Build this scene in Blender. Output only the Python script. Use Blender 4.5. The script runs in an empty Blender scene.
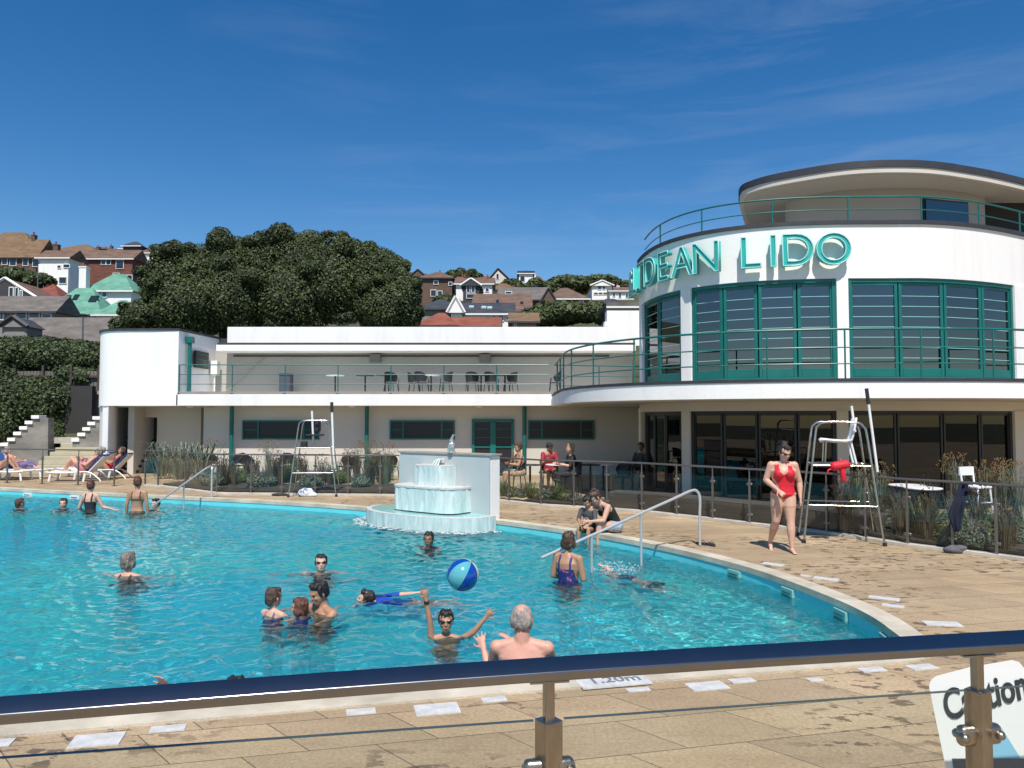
import bpy, bmesh, math, random
import numpy as np
from mathutils import Vector, Matrix, Euler, noise as mnoise
from mathutils.geometry import tessellate_polygon
R = math.radians
rnd = random.Random(7)
sc = bpy.context.scene
COL = sc.collection

# ---------------------------------------------------------------- camera
CAMH = 2.05; F = 770.0; PITCH = math.atan(34/770)
cam = bpy.data.cameras.new('camera'); camo = bpy.data.objects.new('camera', cam); COL.objects.link(camo)
cam.sensor_width = 36; cam.lens = F/1024*36; cam.clip_end = 3000; cam.clip_start = 0.05
camo.location = (0, 0, CAMH); camo.rotation_euler = (R(90)+PITCH, 0, 0)
sc.camera = camo
def ray(px, py):
    a, b, c = px-512, 384-py, F
    return Vector((a, c*math.cos(PITCH)-b*math.sin(PITCH), c*math.sin(PITCH)+b*math.cos(PITCH)))
def on(px, py, z=0.0):
    d = ray(px, py); t = (z-CAMH)/d.z
    return Vector((d.x*t, d.y*t, z))
def at(px, py, Y):
    d = ray(px, py); t = Y/d.y
    return Vector((d.x*t, Y, CAMH+d.z*t))

# ---------------------------------------------------------------- world and sun
SUN_AZ, SUN_EL = R(1), R(57)          # to the right of straight behind the camera
w = bpy.data.worlds.new('World'); sc.world = w; w.use_nodes = True
nt = w.node_tree; nt.nodes.clear()
sky = nt.nodes.new('ShaderNodeTexSky'); sky.sky_type = 'NISHITA'; sky.sun_disc = False
sky.sun_elevation = SUN_EL; sky.sun_rotation = math.pi-SUN_AZ
sky.air_density = 1.0; sky.dust_density = 0.2; sky.ozone_density = 2.2; sky.altitude = 0
bg = nt.nodes.new('ShaderNodeBackground'); bg.inputs['Strength'].default_value = 0.068
out = nt.nodes.new('ShaderNodeOutputWorld')
hs = nt.nodes.new('ShaderNodeHueSaturation'); hs.inputs['Saturation'].default_value = 1.4; hs.inputs['Hue'].default_value = .504; hs.inputs['Value'].default_value = 1.40
nt.links.new(sky.outputs[0], hs.inputs['Color'])
# thin high cloud: streaky noise over the sky directions, only in a few places
tcw = nt.nodes.new('ShaderNodeTexCoord'); mpw = nt.nodes.new('ShaderNodeMapping'); mpw.inputs['Rotation'].default_value = (0, R(-14), 0); mpw.inputs['Scale'].default_value = (3.0, 3.0, 24)
nw = nt.nodes.new('ShaderNodeTexNoise'); nw.inputs['Scale'].default_value = 1.0; nw.inputs['Detail'].default_value = 7; nw.inputs['Roughness'].default_value = .62; nw.inputs['Distortion'].default_value = .5
n3 = nt.nodes.new('ShaderNodeTexNoise'); n3.inputs['Scale'].default_value = 1.9; n3.inputs['Detail'].default_value = 2
r1 = nt.nodes.new('ShaderNodeMapRange'); r1.inputs[1].default_value = .46; r1.inputs[2].default_value = .80
r2 = nt.nodes.new('ShaderNodeMapRange'); r2.inputs[1].default_value = .50; r2.inputs[2].default_value = .66
mm = nt.nodes.new('ShaderNodeMath'); mm.operation = 'MULTIPLY'; m3 = nt.nodes.new('ShaderNodeMath'); m3.operation = 'MULTIPLY'; m3.inputs[1].default_value = .18
mxw = nt.nodes.new('ShaderNodeMix'); mxw.data_type = 'RGBA'; mxw.inputs[7].default_value = (6.6, 7.6, 9.0, 1)
lk = nt.links.new
lk(tcw.outputs['Generated'], mpw.inputs[0]); lk(mpw.outputs[0], nw.inputs[0]); mp3 = nt.nodes.new('ShaderNodeMapping'); mp3.inputs['Location'].default_value = (3.7, 1.1, .6); lk(tcw.outputs['Generated'], mp3.inputs[0]); lk(mp3.outputs[0], n3.inputs[0]); lk(nw.outputs[0], r1.inputs[0]); lk(n3.outputs[0], r2.inputs[0])
lk(r1.outputs[0], mm.inputs[0]); lk(r2.outputs[0], mm.inputs[1]); lk(mm.outputs[0], m3.inputs[0]); lk(m3.outputs[0], mxw.inputs[0]); lk(hs.outputs[0], mxw.inputs[6]); lk(mxw.outputs[2], bg.inputs[0]); nt.links.new(bg.outputs[0], out.inputs[0])
sl = bpy.data.lights.new('sun', 'SUN'); sl.energy = 4.4; sl.angle = R(0.53); sl.color = (1, .94, .86)
so = bpy.data.objects.new('sun', sl); COL.objects.link(so)
sdir = Vector((math.sin(SUN_AZ)*math.cos(SUN_EL), -math.cos(SUN_AZ)*math.cos(SUN_EL), math.sin(SUN_EL)))
so.rotation_euler = sdir.to_track_quat('Z', 'Y').to_euler(); so.location = (0, -5, 30)
sc.view_settings.view_transform = 'Standard'; sc.view_settings.look = 'None'
sc.view_settings.gamma = 1; sc.view_settings.exposure = 0.30
sc.render.resolution_x = 1024; sc.render.resolution_y = 768
sc.cycles.max_bounces = 9; sc.cycles.diffuse_bounces = 3; sc.cycles.glossy_bounces = 4
sc.cycles.transmission_bounces = 6; sc.cycles.transparent_max_bounces = 24
sc.cycles.sample_clamp_indirect = 6; sc.cycles.use_denoising = True
sc.cycles.blur_glossy = 0.3
# ---------------------------------------------------------------- helpers
class G:
    """collects geometry, then links it as ONE mesh object"""
    def __init__(s): s.v = []; s.f = []; s.m = []
    def add(s, vs, fs, mi=0):
        o = len(s.v); s.v += [tuple(v) for v in vs]; s.f += [tuple(i+o for i in f) for f in fs]; s.m += [mi]*len(fs); return s
    def box(s, c, d, rz=0, mi=0, M=None):
        x, y, z = d[0]/2, d[1]/2, d[2]/2
        vs = [Vector((a*x, b*y, e*z)) for a in (-1,1) for b in (-1,1) for e in (-1,1)]
        if M is not None: vs = [M @ v for v in vs]
        cr, sr = math.cos(rz), math.sin(rz)
        vs = [(c[0]+v.x*cr-v.y*sr, c[1]+v.x*sr+v.y*cr, c[2]+v.z) for v in vs]
        return s.add(vs, [(0,1,3,2),(4,6,7,5),(0,4,5,1),(2,3,7,6),(0,2,6,4),(1,5,7,3)], mi)
    def prism(s, poly, z0, z1, mi=0):
        n = len(poly); vs = [(p[0],p[1],z0) for p in poly]+[(p[0],p[1],z1) for p in poly]
        fs = [(i,(i+1)%n,n+(i+1)%n,n+i) for i in range(n)]
        for t in tessellate_polygon([[Vector((p[0],p[1],0)) for p in poly]]):
            fs.append(tuple(t)); fs.append(tuple(n+i for i in reversed(t)))
        return s.add(vs, fs, mi)
    def ring(s, inner, outer, z0, z1, mi=0, closed=True):
        n = len(inner); vs = []
        for a, b in zip(inner, outer): vs += [(a[0],a[1],z0),(a[0],a[1],z1),(b[0],b[1],z1),(b[0],b[1],z0)]
        fs = []
        for i in range(n if closed else n-1):
            j = (i+1) % n
            for k in range(4): fs.append((4*i+k, 4*i+(k+1)%4, 4*j+(k+1)%4, 4*j+k))
        if not closed: fs += [(0,1,2,3), tuple(4*(n-1)+k for k in (3,2,1,0))]
        return s.add(vs, fs, mi)
    def wall(s, pts, z0, z1, mi=0):
        n = len(pts); vs = [(p[0],p[1],z0) for p in pts]+[(p[0],p[1],z1) for p in pts]
        return s.add(vs, [(i,i+1,n+i+1,n+i) for i in range(n-1)], mi)
    def tube(s, pts, r, n=8, mi=0, closed=False, flat=1.0):
        pts = [Vector(p) for p in pts]; N = len(pts); rr = r if isinstance(r,(list,tuple)) else [r]*N
        up = None; vs = []
        for i, p in enumerate(pts):
            if closed: t = (pts[(i+1)%N]-pts[i-1])
            else: t = pts[min(i+1,N-1)]-pts[max(i-1,0)]
            t.normalize()
            if up is None: up = Vector((0,0,1)) if abs(t.z) < .9 else Vector((1,0,0))
            a = t.cross(up); a.normalize(); b = a.cross(t); up = b
            for k in range(n):
                th = 2*math.pi*k/n; vs.append(p + a*(math.cos(th)*rr[i]) + b*(math.sin(th)*rr[i]*flat))
        fs = []
        for i in range(N if closed else N-1):
            j = (i+1) % N
            for k in range(n): fs.append((i*n+k, i*n+(k+1)%n, j*n+(k+1)%n, j*n+k))
        if not closed: fs += [tuple(reversed(range(n))), tuple((N-1)*n+k for k in range(n))]
        return s.add(vs, fs, mi)
    def ell(s, c, r, M=None, nu=16, nv=10, mi=0):
        vs = []; fs = []; c = Vector(c)
        for j in range(1, nv):
            ph = math.pi*j/nv
            for i in range(nu):
                th = 2*math.pi*i/nu; v = Vector((r[0]*math.sin(ph)*math.cos(th), r[1]*math.sin(ph)*math.sin(th), r[2]*math.cos(ph)))
                vs.append(c + (M @ v if M is not None else v))
        for e in (1,-1):
            v = Vector((0,0,e*r[2])); vs.append(c + (M @ v if M is not None else v))
        T = len(vs)-2
        for j in range(nv-2):
            for i in range(nu): fs.append((j*nu+i, (j+1)*nu+i, (j+1)*nu+(i+1)%nu, j*nu+(i+1)%nu))
        for i in range(nu):
            fs.append((T, i, (i+1)%nu)); fs.append((T+1, (nv-2)*nu+(i+1)%nu, (nv-2)*nu+i))
        return s.add(vs, fs, mi)
    def lathe(s, prof, c=(0,0,0), n=20, mi=0):
        vs = []; fs = []
        for r, z in prof:
            for k in range(n):
                th = 2*math.pi*k/n; vs.append((c[0]+r*math.cos(th), c[1]+r*math.sin(th), c[2]+z))
        for i in range(len(prof)-1):
            for k in range(n): fs.append((i*n+k, i*n+(k+1)%n, (i+1)*n+(k+1)%n, (i+1)*n+k))
        fs.append(tuple(reversed(range(n)))); fs.append(tuple((len(prof)-1)*n+k for k in range(n)))
        return s.add(vs, fs, mi)
    def loft(s, rings, mi=0, caps=True):
        n = len(rings[0]); vs = [v for r in rings for v in r]; fs = []
        for i in range(len(rings)-1):
            for k in range(n): fs.append((i*n+k, i*n+(k+1)%n, (i+1)*n+(k+1)%n, (i+1)*n+k))
        if caps: fs += [tuple(reversed(range(n))), tuple((len(rings)-1)*n+k for k in range(n))]
        return s.add(vs, fs, mi)
    def cap(s, p0, p1, r0, r1, n=12, flat=1.0, side=None):
        """tapered capsule with round ends"""
        p0 = Vector(p0); p1 = Vector(p1); t = p1-p0; L = t.length or 1e-4; t.normalize()
        a = Vector(side) if side is not None else (Vector((0,0,1)) if abs(t.z) < .9 else Vector((1,0,0))).cross(t)
        a = a - t*a.dot(t); a.normalize(); b = t.cross(a); rings = []
        for d, q in [(-1,.02),(-.9,.436),(-.6,.8),(-.25,.97),(0,1)]: rings.append((p0+t*(d*r0), r0*q))
        for d, q in [(.0,1),(.25,.97),(.6,.8),(.9,.436),(1,.02)]: rings.append((p1+t*(d*r1), r1*q))
        return s.loft([[c+a*(math.cos(2*math.pi*k/n)*r)+b*(math.sin(2*math.pi*k/n)*r*flat) for k in range(n)] for c, r in rings])
    def obj(s, name, m, parent=None, smooth=None, bev=0, off=None, seg=2):
        me = bpy.data.meshes.new(name); me.from_pydata(s.v, [], s.f)
        for q in (m if isinstance(m,(list,tuple)) else [m]): me.materials.append(q)
        me.polygons.foreach_set('material_index', s.m)
        bm = bmesh.new(); bm.from_mesh(me); bmesh.ops.recalc_face_normals(bm, faces=bm.faces); bm.to_mesh(me); bm.free()
        if smooth:
            me.polygons.foreach_set('use_smooth', [True]*len(me.polygons)); me.set_sharp_from_angle(angle=R(smooth))
        o = bpy.data.objects.new(name, me); COL.objects.link(o)
        if parent is not None:
            o.parent = parent
            if off is not False and parent.get('_w'): o.location = -Vector(parent['_w'])
        if bev:
            b = o.modifiers.new('bevel','BEVEL'); b.width = bev; b.segments = seg; b.limit_method = 'ANGLE'; b.angle_limit = R(40)
        return o
def tag(o, label, cat, group=None, kind=None):
    o['label'] = label; o['category'] = cat
    if group: o['group'] = group
    if kind: o['kind'] = kind
    return o
def thing(name, label, cat, loc=(0,0,0), rz=0, group=None, world=False):
    """an Empty at the thing's base; world=True: its parts are given in world coordinates"""
    o = bpy.data.objects.new(name, None); COL.objects.link(o); o.location = loc; o.rotation_euler = (0,0,rz); o.empty_display_size = .2
    if world:
        o['_w'] = tuple(loc); WROOTS.append(o)
    return tag(o, label, cat, group)
WROOTS = []
def struct(o): o['kind'] = 'structure'; return o
def dup(root, loc, rz=0, label=None, group=None, scale=None):
    r = root.copy(); COL.objects.link(r); r.location = loc; r.rotation_euler = (0,0,rz)
    if label: r['label'] = label
    if group: r['group'] = group
    if scale: r.scale = (scale,)*3
    def rec(a, b):
        for ch in a.children:
            c = ch.copy(); COL.objects.link(c); c.parent = b; rec(ch, c)
    rec(root, r)
    return r
def smoothline(pts, k=8, closed=False):
    pts = [Vector(p) for p in pts]; out = []; n = len(pts)
    for i in range(n if closed else n-1):
        if closed: p0,p1,p2,p3 = pts[i-1],pts[i],pts[(i+1)%n],pts[(i+2)%n]
        else: p0,p1,p2,p3 = pts[max(i-1,0)],pts[i],pts[i+1],pts[min(i+2,n-1)]
        for j in range(k):
            t = j/k; out.append(.5*((2*p1)+(p2-p0)*t+(2*p0-5*p1+4*p2-p3)*t*t+(3*p1-p0-3*p2+p3)*t**3))
    if not closed: out.append(pts[-1])
    return out
def offset(pts, d, closed=False):
    out = []; n = len(pts)
    for i in range(n):
        a = pts[i-1] if (closed or i) else pts[0]; b = pts[(i+1)%n] if (closed or i<n-1) else pts[-1]
        t = Vector((b[0]-a[0], b[1]-a[1], 0)); t.normalize(); out.append(Vector((pts[i][0]+t.y*d, pts[i][1]-t.x*d, 0)))
    return out
def resample(pts, step):
    out = [Vector(pts[0])]; acc = 0
    for a, b in zip(pts[:-1], pts[1:]):
        a = Vector(a); b = Vector(b); L = (b-a).length; p = 0
        while acc + (L-p) >= step: p += step-acc; acc = 0; out.append(a+(b-a)*(p/L))
        acc += L-p
    return out
# ---------------------------------------------------------------- materials
def mat(name, col, rough=.6, metal=0, var=.1, sc_=(3,3,3), bump=0, bs=40, spec=.5, col2=None, detail=4, coat=0, thr=None):
    m = bpy.data.materials.new(name); m.use_nodes = True; n = m.node_tree; b = n.nodes['Principled BSDF']
    b.inputs['Roughness'].default_value = rough; b.inputs['Metallic'].default_value = metal
    b.inputs['Specular IOR Level'].default_value = spec; b.inputs['Coat Weight'].default_value = coat
    tc = n.nodes.new('ShaderNodeTexCoord'); mp = n.nodes.new('ShaderNodeMapping'); mp.inputs['Scale'].default_value = sc_
    nz = n.nodes.new('ShaderNodeTexNoise'); nz.inputs['Scale'].default_value = 1; nz.inputs['Detail'].default_value = detail; nz.inputs['Roughness'].default_value = .65
    rp = n.nodes.new('ShaderNodeValToRGB')
    a = [max(0, c*(1-var)) for c in col]; d = list(col2) if col2 else [min(1, c*(1+var)) for c in col]
    t0, t1 = thr or (.3, .7)
    rp.color_ramp.elements[0].position = t0; rp.color_ramp.elements[0].color = (*a,1)
    rp.color_ramp.elements[1].position = t1; rp.color_ramp.elements[1].color = (*d,1)
    L = n.links.new
    L(tc.outputs['Object'], mp.inputs[0]); L(mp.outputs[0], nz.inputs[0]); L(nz.outputs[0], rp.inputs[0]); L(rp.outputs[0], b.inputs['Base Color'])
    if bump:
        n2 = n.nodes.new('ShaderNodeTexNoise'); n2.inputs['Scale'].default_value = bs; n2.inputs['Detail'].default_value = 3
        bp = n.nodes.new('ShaderNodeBump'); bp.inputs['Strength'].default_value = bump; bp.inputs['Distance'].default_value = .02
        L(tc.outputs['Object'], n2.inputs[0]); L(n2.outputs[0], bp.inputs['Height']); L(bp.outputs[0], b.inputs['Normal'])
    return m
def glassmat(name, tint, refl=1.0, rough=0.0, f0=.05):
    """architectural glass: clear or tinted transmission plus a Fresnel reflection"""
    m = bpy.data.materials.new(name); m.use_nodes = True; n = m.node_tree; n.nodes.clear(); L = n.links.new
    t = n.nodes.new('ShaderNodeBsdfTransparent'); t.inputs[0].default_value = (*tint,1)
    g = n.nodes.new('ShaderNodeBsdfGlossy'); g.inputs['Roughness'].default_value = rough; g.inputs[0].default_value = (refl,)*3+(1,)
    lw = n.nodes.new('ShaderNodeLayerWeight'); lw.inputs[0].default_value = .5
    pw_ = n.nodes.new('ShaderNodeMath'); pw_.operation = 'POWER'; pw_.inputs[1].default_value = 5; L(lw.outputs['Facing'], pw_.inputs[0])
    ma = n.nodes.new('ShaderNodeMath'); ma.operation = 'MULTIPLY_ADD'; ma.inputs[1].default_value = .9; ma.inputs[2].default_value = f0; L(pw_.outputs[0], ma.inputs[0])
    mx = n.nodes.new('ShaderNodeMixShader'); o = n.nodes.new('ShaderNodeOutputMaterial')
    L(ma.outputs[0], mx.inputs[0]); L(t.outputs[0], mx.inputs[1]); L(g.outputs[0], mx.inputs[2]); L(mx.outputs[0], o.inputs[0])
    return m
M = {}
M['white'] = mat('white_render', (.80,.785,.75), .75, var=.04, sc_=(2.2,2.2,.28), bump=.2, bs=18, col2=(.85,.84,.81), detail=9, thr=(.28,.52))
M['shaded_soffit'] = mat('soffit_shade', (.50,.47,.41), .8, var=.05, sc_=(.6,.6,.6))  # white darkened: the shade on undersides is put into the colour
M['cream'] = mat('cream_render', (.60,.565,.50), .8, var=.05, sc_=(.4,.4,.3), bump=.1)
M['cream_shaded'] = mat('shaded_cream_render', (.40,.385,.345), .8, var=.06, sc_=(.4,.4,.3), bump=.1)  # darker copy of the cream, with shade under eaves and canopy painted in
M['teal'] = mat('teal_paint', (.006,.135,.12), .38, var=.12, sc_=(2,2,2))
M['teal_light'] = mat('teal_enamel', (.03,.42,.38), .3, var=.1)
M['teal_rim'] = mat('pale_tube', (.35,.70,.66), .3, var=.05)
M['dark_edge'] = mat('lead_flashing', (.035,.037,.045), .6, var=.2)
M['frame_dark'] = mat('dark_frame', (.018,.018,.018), .4)
M['steel'] = mat('brushed_steel', (.52,.50,.47), .22, metal=1, var=.08, sc_=(8,8,8))
M['steel_old'] = mat('brown_steel', (.36,.31,.25), .34, metal=1, var=.2, sc_=(14,14,6), bump=.05, bs=90)
M['steel_pale'] = mat('pale_steel', (.66,.65,.63), .45, metal=.6, var=.06)
M['steel_grey'] = mat('grey_steel', (.22,.205,.19), .4, metal=.8, var=.1)
M['steel_rail'] = mat('rail_steel', (.25,.245,.25), .24, metal=1, var=.06, sc_=(10,10,10))
M['glass'] = glassmat('fence_glass', (.95,.97,.96), f0=.02)
M['glass_dark'] = glassmat('window_glass', (.30,.34,.36), f0=.14)
M['glass_shop'] = glassmat('shop_glass', (.24,.26,.26), f0=.045)
M['plastic_white'] = mat('white_plastic', (.78,.78,.76), .4, var=.04)
M['plastic_dark'] = mat('dark_rattan', (.025,.025,.03), .5)
M['red'] = mat('red_fabric', (.62,.012,.03), .6, var=.12, sc_=(9,9,9))
M['black'] = mat('black_fabric', (.018,.018,.022), .75, var=.3)
M['navy'] = mat('navy_cloth', (.008,.012,.035), .85, var=.3, bump=.3, bs=120)
M['soil'] = mat('soil', (.05,.038,.026), .95, var=.4, sc_=(8,8,8), bump=.6)
M['timber_dark'] = mat('dark_timber', (.060,.050,.040), .8, var=.3, sc_=(1,1,20))
M['stone_white'] = mat('pale_stone', (.50,.46,.38), .75, var=.15, sc_=(2.2,2.2,2.2), bump=.2, bs=60, col2=(.60,.56,.48))
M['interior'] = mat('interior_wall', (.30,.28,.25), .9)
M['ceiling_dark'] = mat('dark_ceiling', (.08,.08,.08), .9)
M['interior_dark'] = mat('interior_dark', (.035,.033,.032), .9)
# ---------------------------------------------------------------- pool outline
far = [(-60,484.5),(0,488.5),(75,492.5),(170,497),(256,501),(350,507),(440,515),(500,521.5),(560,529.5),(605,536),(660,546.5),(700,555.5),(760,572),(830,598),(870,617),(893,633),(905,642)]
fp = smoothline([on(x,y) for x,y in far], 5)
corner = smoothline([on(905,642), on(908,647), on(893,653.5), on(860,656.5)], 5)[1:]
near = [on(x,y) for x,y in [(700,668),(550,680),(400,692),(200,708.5),(0,725),(-200,742)]]
near += [Vector((-12,3.1,0)), Vector((-24,1.0,0)), Vector((-30,6,0)), Vector((-30,20,0))]
OUT = [Vector((p.x,p.y,0)) for p in fp+corner+near]
if (sum(a.x*b.y-b.x*a.y for a,b in zip(OUT, OUT[1:]+OUT[:1]))) > 0: OUT.reverse()   # clockwise
OUTER = offset(OUT, -.24, True)
WATER_Z = -.17; FLOOR_Z = -1.25
# paving with slab joints, stains and wet footprints
def paving():
    m = bpy.data.materials.new('paving'); m.use_nodes = True; n = m.node_tree; b = n.nodes['Principled BSDF']; L = n.links.new; N = n.nodes.new
    tc = N('ShaderNodeTexCoord'); mp = N('ShaderNodeMapping'); mp.inputs['Rotation'].default_value = (0,0,-R(13.3)); L(tc.outputs['Object'], mp.inputs[0])
    sx_ = N('ShaderNodeSeparateXYZ'); cx_ = N('ShaderNodeCombineXYZ'); sh_ = N('ShaderNodeMath'); sh_.operation = 'MULTIPLY_ADD'; sh_.inputs[1].default_value = .58
    L(mp.outputs[0], sx_.inputs[0]); L(sx_.outputs[1], sh_.inputs[0]); L(sx_.outputs[0], sh_.inputs[2]); L(sh_.outputs[0], cx_.inputs[0]); L(sx_.outputs[1], cx_.inputs[1])
    br = N('ShaderNodeTexBrick'); L(cx_.outputs[0], br.inputs[0]); br.offset = .5
    for k, v in (('Scale',1.0),('Mortar Size',.005),('Mortar Smooth',.3),('Bias',0),('Brick Width',.80),('Row Height',.50)): br.inputs[k].default_value = v
    br.inputs['Color1'].default_value = (.49,.375,.235,1); br.inputs['Color2'].default_value = (.37,.285,.18,1); br.inputs['Mortar'].default_value = (.13,.10,.07,1)
    def noise(scale, det=4, rough=.6, src=None, s3=None):
        z = N('ShaderNodeTexNoise'); z.inputs['Scale'].default_value = scale; z.inputs['Detail'].default_value = det; z.inputs['Roughness'].default_value = rough
        if s3:
            q = N('ShaderNodeMapping'); q.inputs['Scale'].default_value = s3; L(tc.outputs['Object'], q.inputs[0]); L(q.outputs[0], z.inputs[0])
        else: L(tc.outputs['Object'], z.inputs[0])
        return z
    def ramp(z, a, c, ca, cc):
        r = N('ShaderNodeValToRGB'); r.color_ramp.elements[0].position = a; r.color_ramp.elements[1].position = c
        r.color_ramp.elements[0].color = (*ca,1); r.color_ramp.elements[1].color = (*cc,1); L(z.outputs[0], r.inputs[0]); return r
    def mul(a, c, f=1):
        x = N('ShaderNodeMix'); x.data_type = 'RGBA'; x.blend_type = 'MULTIPLY'; x.inputs[0].default_value = f; L(a, x.inputs[6]); L(c, x.inputs[7]); return x.outputs[2]
    grain = ramp(noise(38, 6, .85), .32, .68, (.62,.60,.58), (1.25,1.25,1.24))
    patch = ramp(noise(.55, 5, .65), .32, .68, (.80,.76,.70), (1.12,1.12,1.12))
    streak = ramp(noise(1, 5, .7, s3=(.35,2.6,1)), .38, .62, (.74,.70,.66), (1.08,1.08,1.08))
    c = mul(mul(mul(br.outputs['Color'], grain.outputs[0]), patch.outputs[0]), streak.outputs[0], .4)
    # wet splashes: sharp edged small dark patches gathered in a few areas
    wa = noise(9, 4, .55, s3=(1.0,1.6,1)); wb = noise(.42, 3, .5)
    wa.inputs['Scale'].default_value = 5.5
    ra = ramp(wa, .56, .59, (0,0,0), (1,1,1)); rb = ramp(wb, .47, .54, (0,0,0), (1,1,1))
    wet = mul(ra.outputs[0], rb.outputs[0])
    mx = N('ShaderNodeMix'); mx.data_type = 'RGBA'; mx.blend_type = 'MULTIPLY'; L(wet, mx.inputs[0]); L(c, mx.inputs[6]); mx.inputs[7].default_value = (.42,.38,.36,1)
    L(mx.outputs[2], b.inputs['Base Color'])
    rr = N('ShaderNodeMapRange'); L(wet, rr.inputs[0]); rr.inputs[3].default_value = .82; rr.inputs[4].default_value = .35; L(rr.outputs[0], b.inputs['Roughness'])
    bp = N('ShaderNodeBump'); bp.inputs['Strength'].default_value = .5; bp.inputs['Distance'].default_value = .006
    hs = N('ShaderNodeMath'); hs.operation = 'MULTIPLY_ADD'; z2 = noise(80, 4, .8); L(z2.outputs[0], hs.inputs[0]); hs.inputs[1].default_value = .35
    inv = N('ShaderNodeMath'); inv.operation = 'SUBTRACT'; inv.inputs[0].default_value = 1; L(br.outputs['Fac'], inv.inputs[1]); L(inv.outputs[0], hs.inputs[2])
    L(hs.outputs[0], bp.inputs['Height']); L(bp.outputs[0], b.inputs['Normal'])
    return m
M['paving'] = paving()
def ccw(poly): return poly
# deck sheet with the pool cut out
def sheet_with_hole(name, outer, hole, z, m):
    bm = bmesh.new(); es = []
    for loop in (outer, hole):
        vs = [bm.verts.new((p[0],p[1],z)) for p in loop]
        es += [bm.edges.new((vs[i], vs[(i+1)%len(vs)])) for i in range(len(vs))]
    bmesh.ops.triangle_fill(bm, use_beauty=True, use_dissolve=False, edges=es)
    for f in bm.faces:
        if f.normal.z < 0: f.normal_flip()
    me = bpy.data.meshes.new(name); bm.to_mesh(me); bm.free(); me.materials.append(m)
    o = bpy.data.objects.new(name, me); COL.objects.link(o); return o
HOLE = offset(OUT, -.2, True)
struct(sheet_with_hole('paved_deck', [(-60,-25,0),(60,-25,0),(60,33,0),(-60,33,0)], HOLE, 0.0, M['paving']))
M['coping'] = mat('coping_stone', (.46,.41,.31), .8, var=.2, sc_=(1.6,1.6,1.6), bump=.35, bs=60, col2=(.66,.60,.47), detail=8)
cop = G(); cop.ring(OUT, OUTER, -.06, .016); struct(cop.obj('pool_coping', M['coping']))
def tiles(name, c1, c2, mo, size):
    m = bpy.data.materials.new(name); m.use_nodes = True; n = m.node_tree; b = n.nodes['Principled BSDF']
    tc = n.nodes.new('ShaderNodeTexCoord'); br = n.nodes.new('ShaderNodeTexBrick'); br.offset = 0
    for k, v in (('Scale',1.0),('Mortar Size',.004),('Brick Width',size),('Row Height',size)): br.inputs[k].default_value = v
    br.inputs['Color1'].default_value = (*c1,1); br.inputs['Color2'].default_value = (*c2,1); br.inputs['Mortar'].default_value = (*mo,1)
    nz = n.nodes.new('ShaderNodeTexNoise'); nz.inputs['Scale'].default_value = .28; nz.inputs['Detail'].default_value = 3; rp = n.nodes.new('ShaderNodeValToRGB'); rp.color_ramp.elements[0].position = .38; rp.color_ramp.elements[1].position = .62
    rp.color_ramp.elements[0].color = (.70,.90,1,1); rp.color_ramp.elements[1].color = (1,1,.84,1); mxx = n.nodes.new('ShaderNodeMix'); mxx.data_type = 'RGBA'; mxx.blend_type = 'MULTIPLY'; mxx.inputs[0].default_value = 1
    n.links.new(tc.outputs['Object'], nz.inputs[0]); n.links.new(nz.outputs[0], rp.inputs[0]); n.links.new(br.outputs[0], mxx.inputs[6]); n.links.new(rp.outputs[0], mxx.inputs[7])
    n.links.new(tc.outputs['Object'], br.inputs[0]); n.links.new(mxx.outputs[2], b.inputs['Base Color']); b.inputs['Roughness'].default_value = .4
    return m
M['pool_floor'] = tiles('pool_floor', (.17,.90,.86), (.10,.82,.82), (.10,.68,.68), .25)
M['pool_wall'] = mat('pool_wall', (.14,.62,.66), .5, var=.08, sc_=(1,1,1))
pf = G(); pf.prism(offset(OUT, -.1, True), FLOOR_Z-.1, FLOOR_Z); floor_o = struct(pf.obj('pool_floor', M['pool_floor']))
pw = G(); pw.ring(offset(OUT, -.012, True), offset(OUT, -.19, True), FLOOR_Z-.08, -.062); wall_o = struct(pw.obj('pool_wall', M['pool_wall']))
RECEIVE = [floor_o, wall_o]
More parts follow.
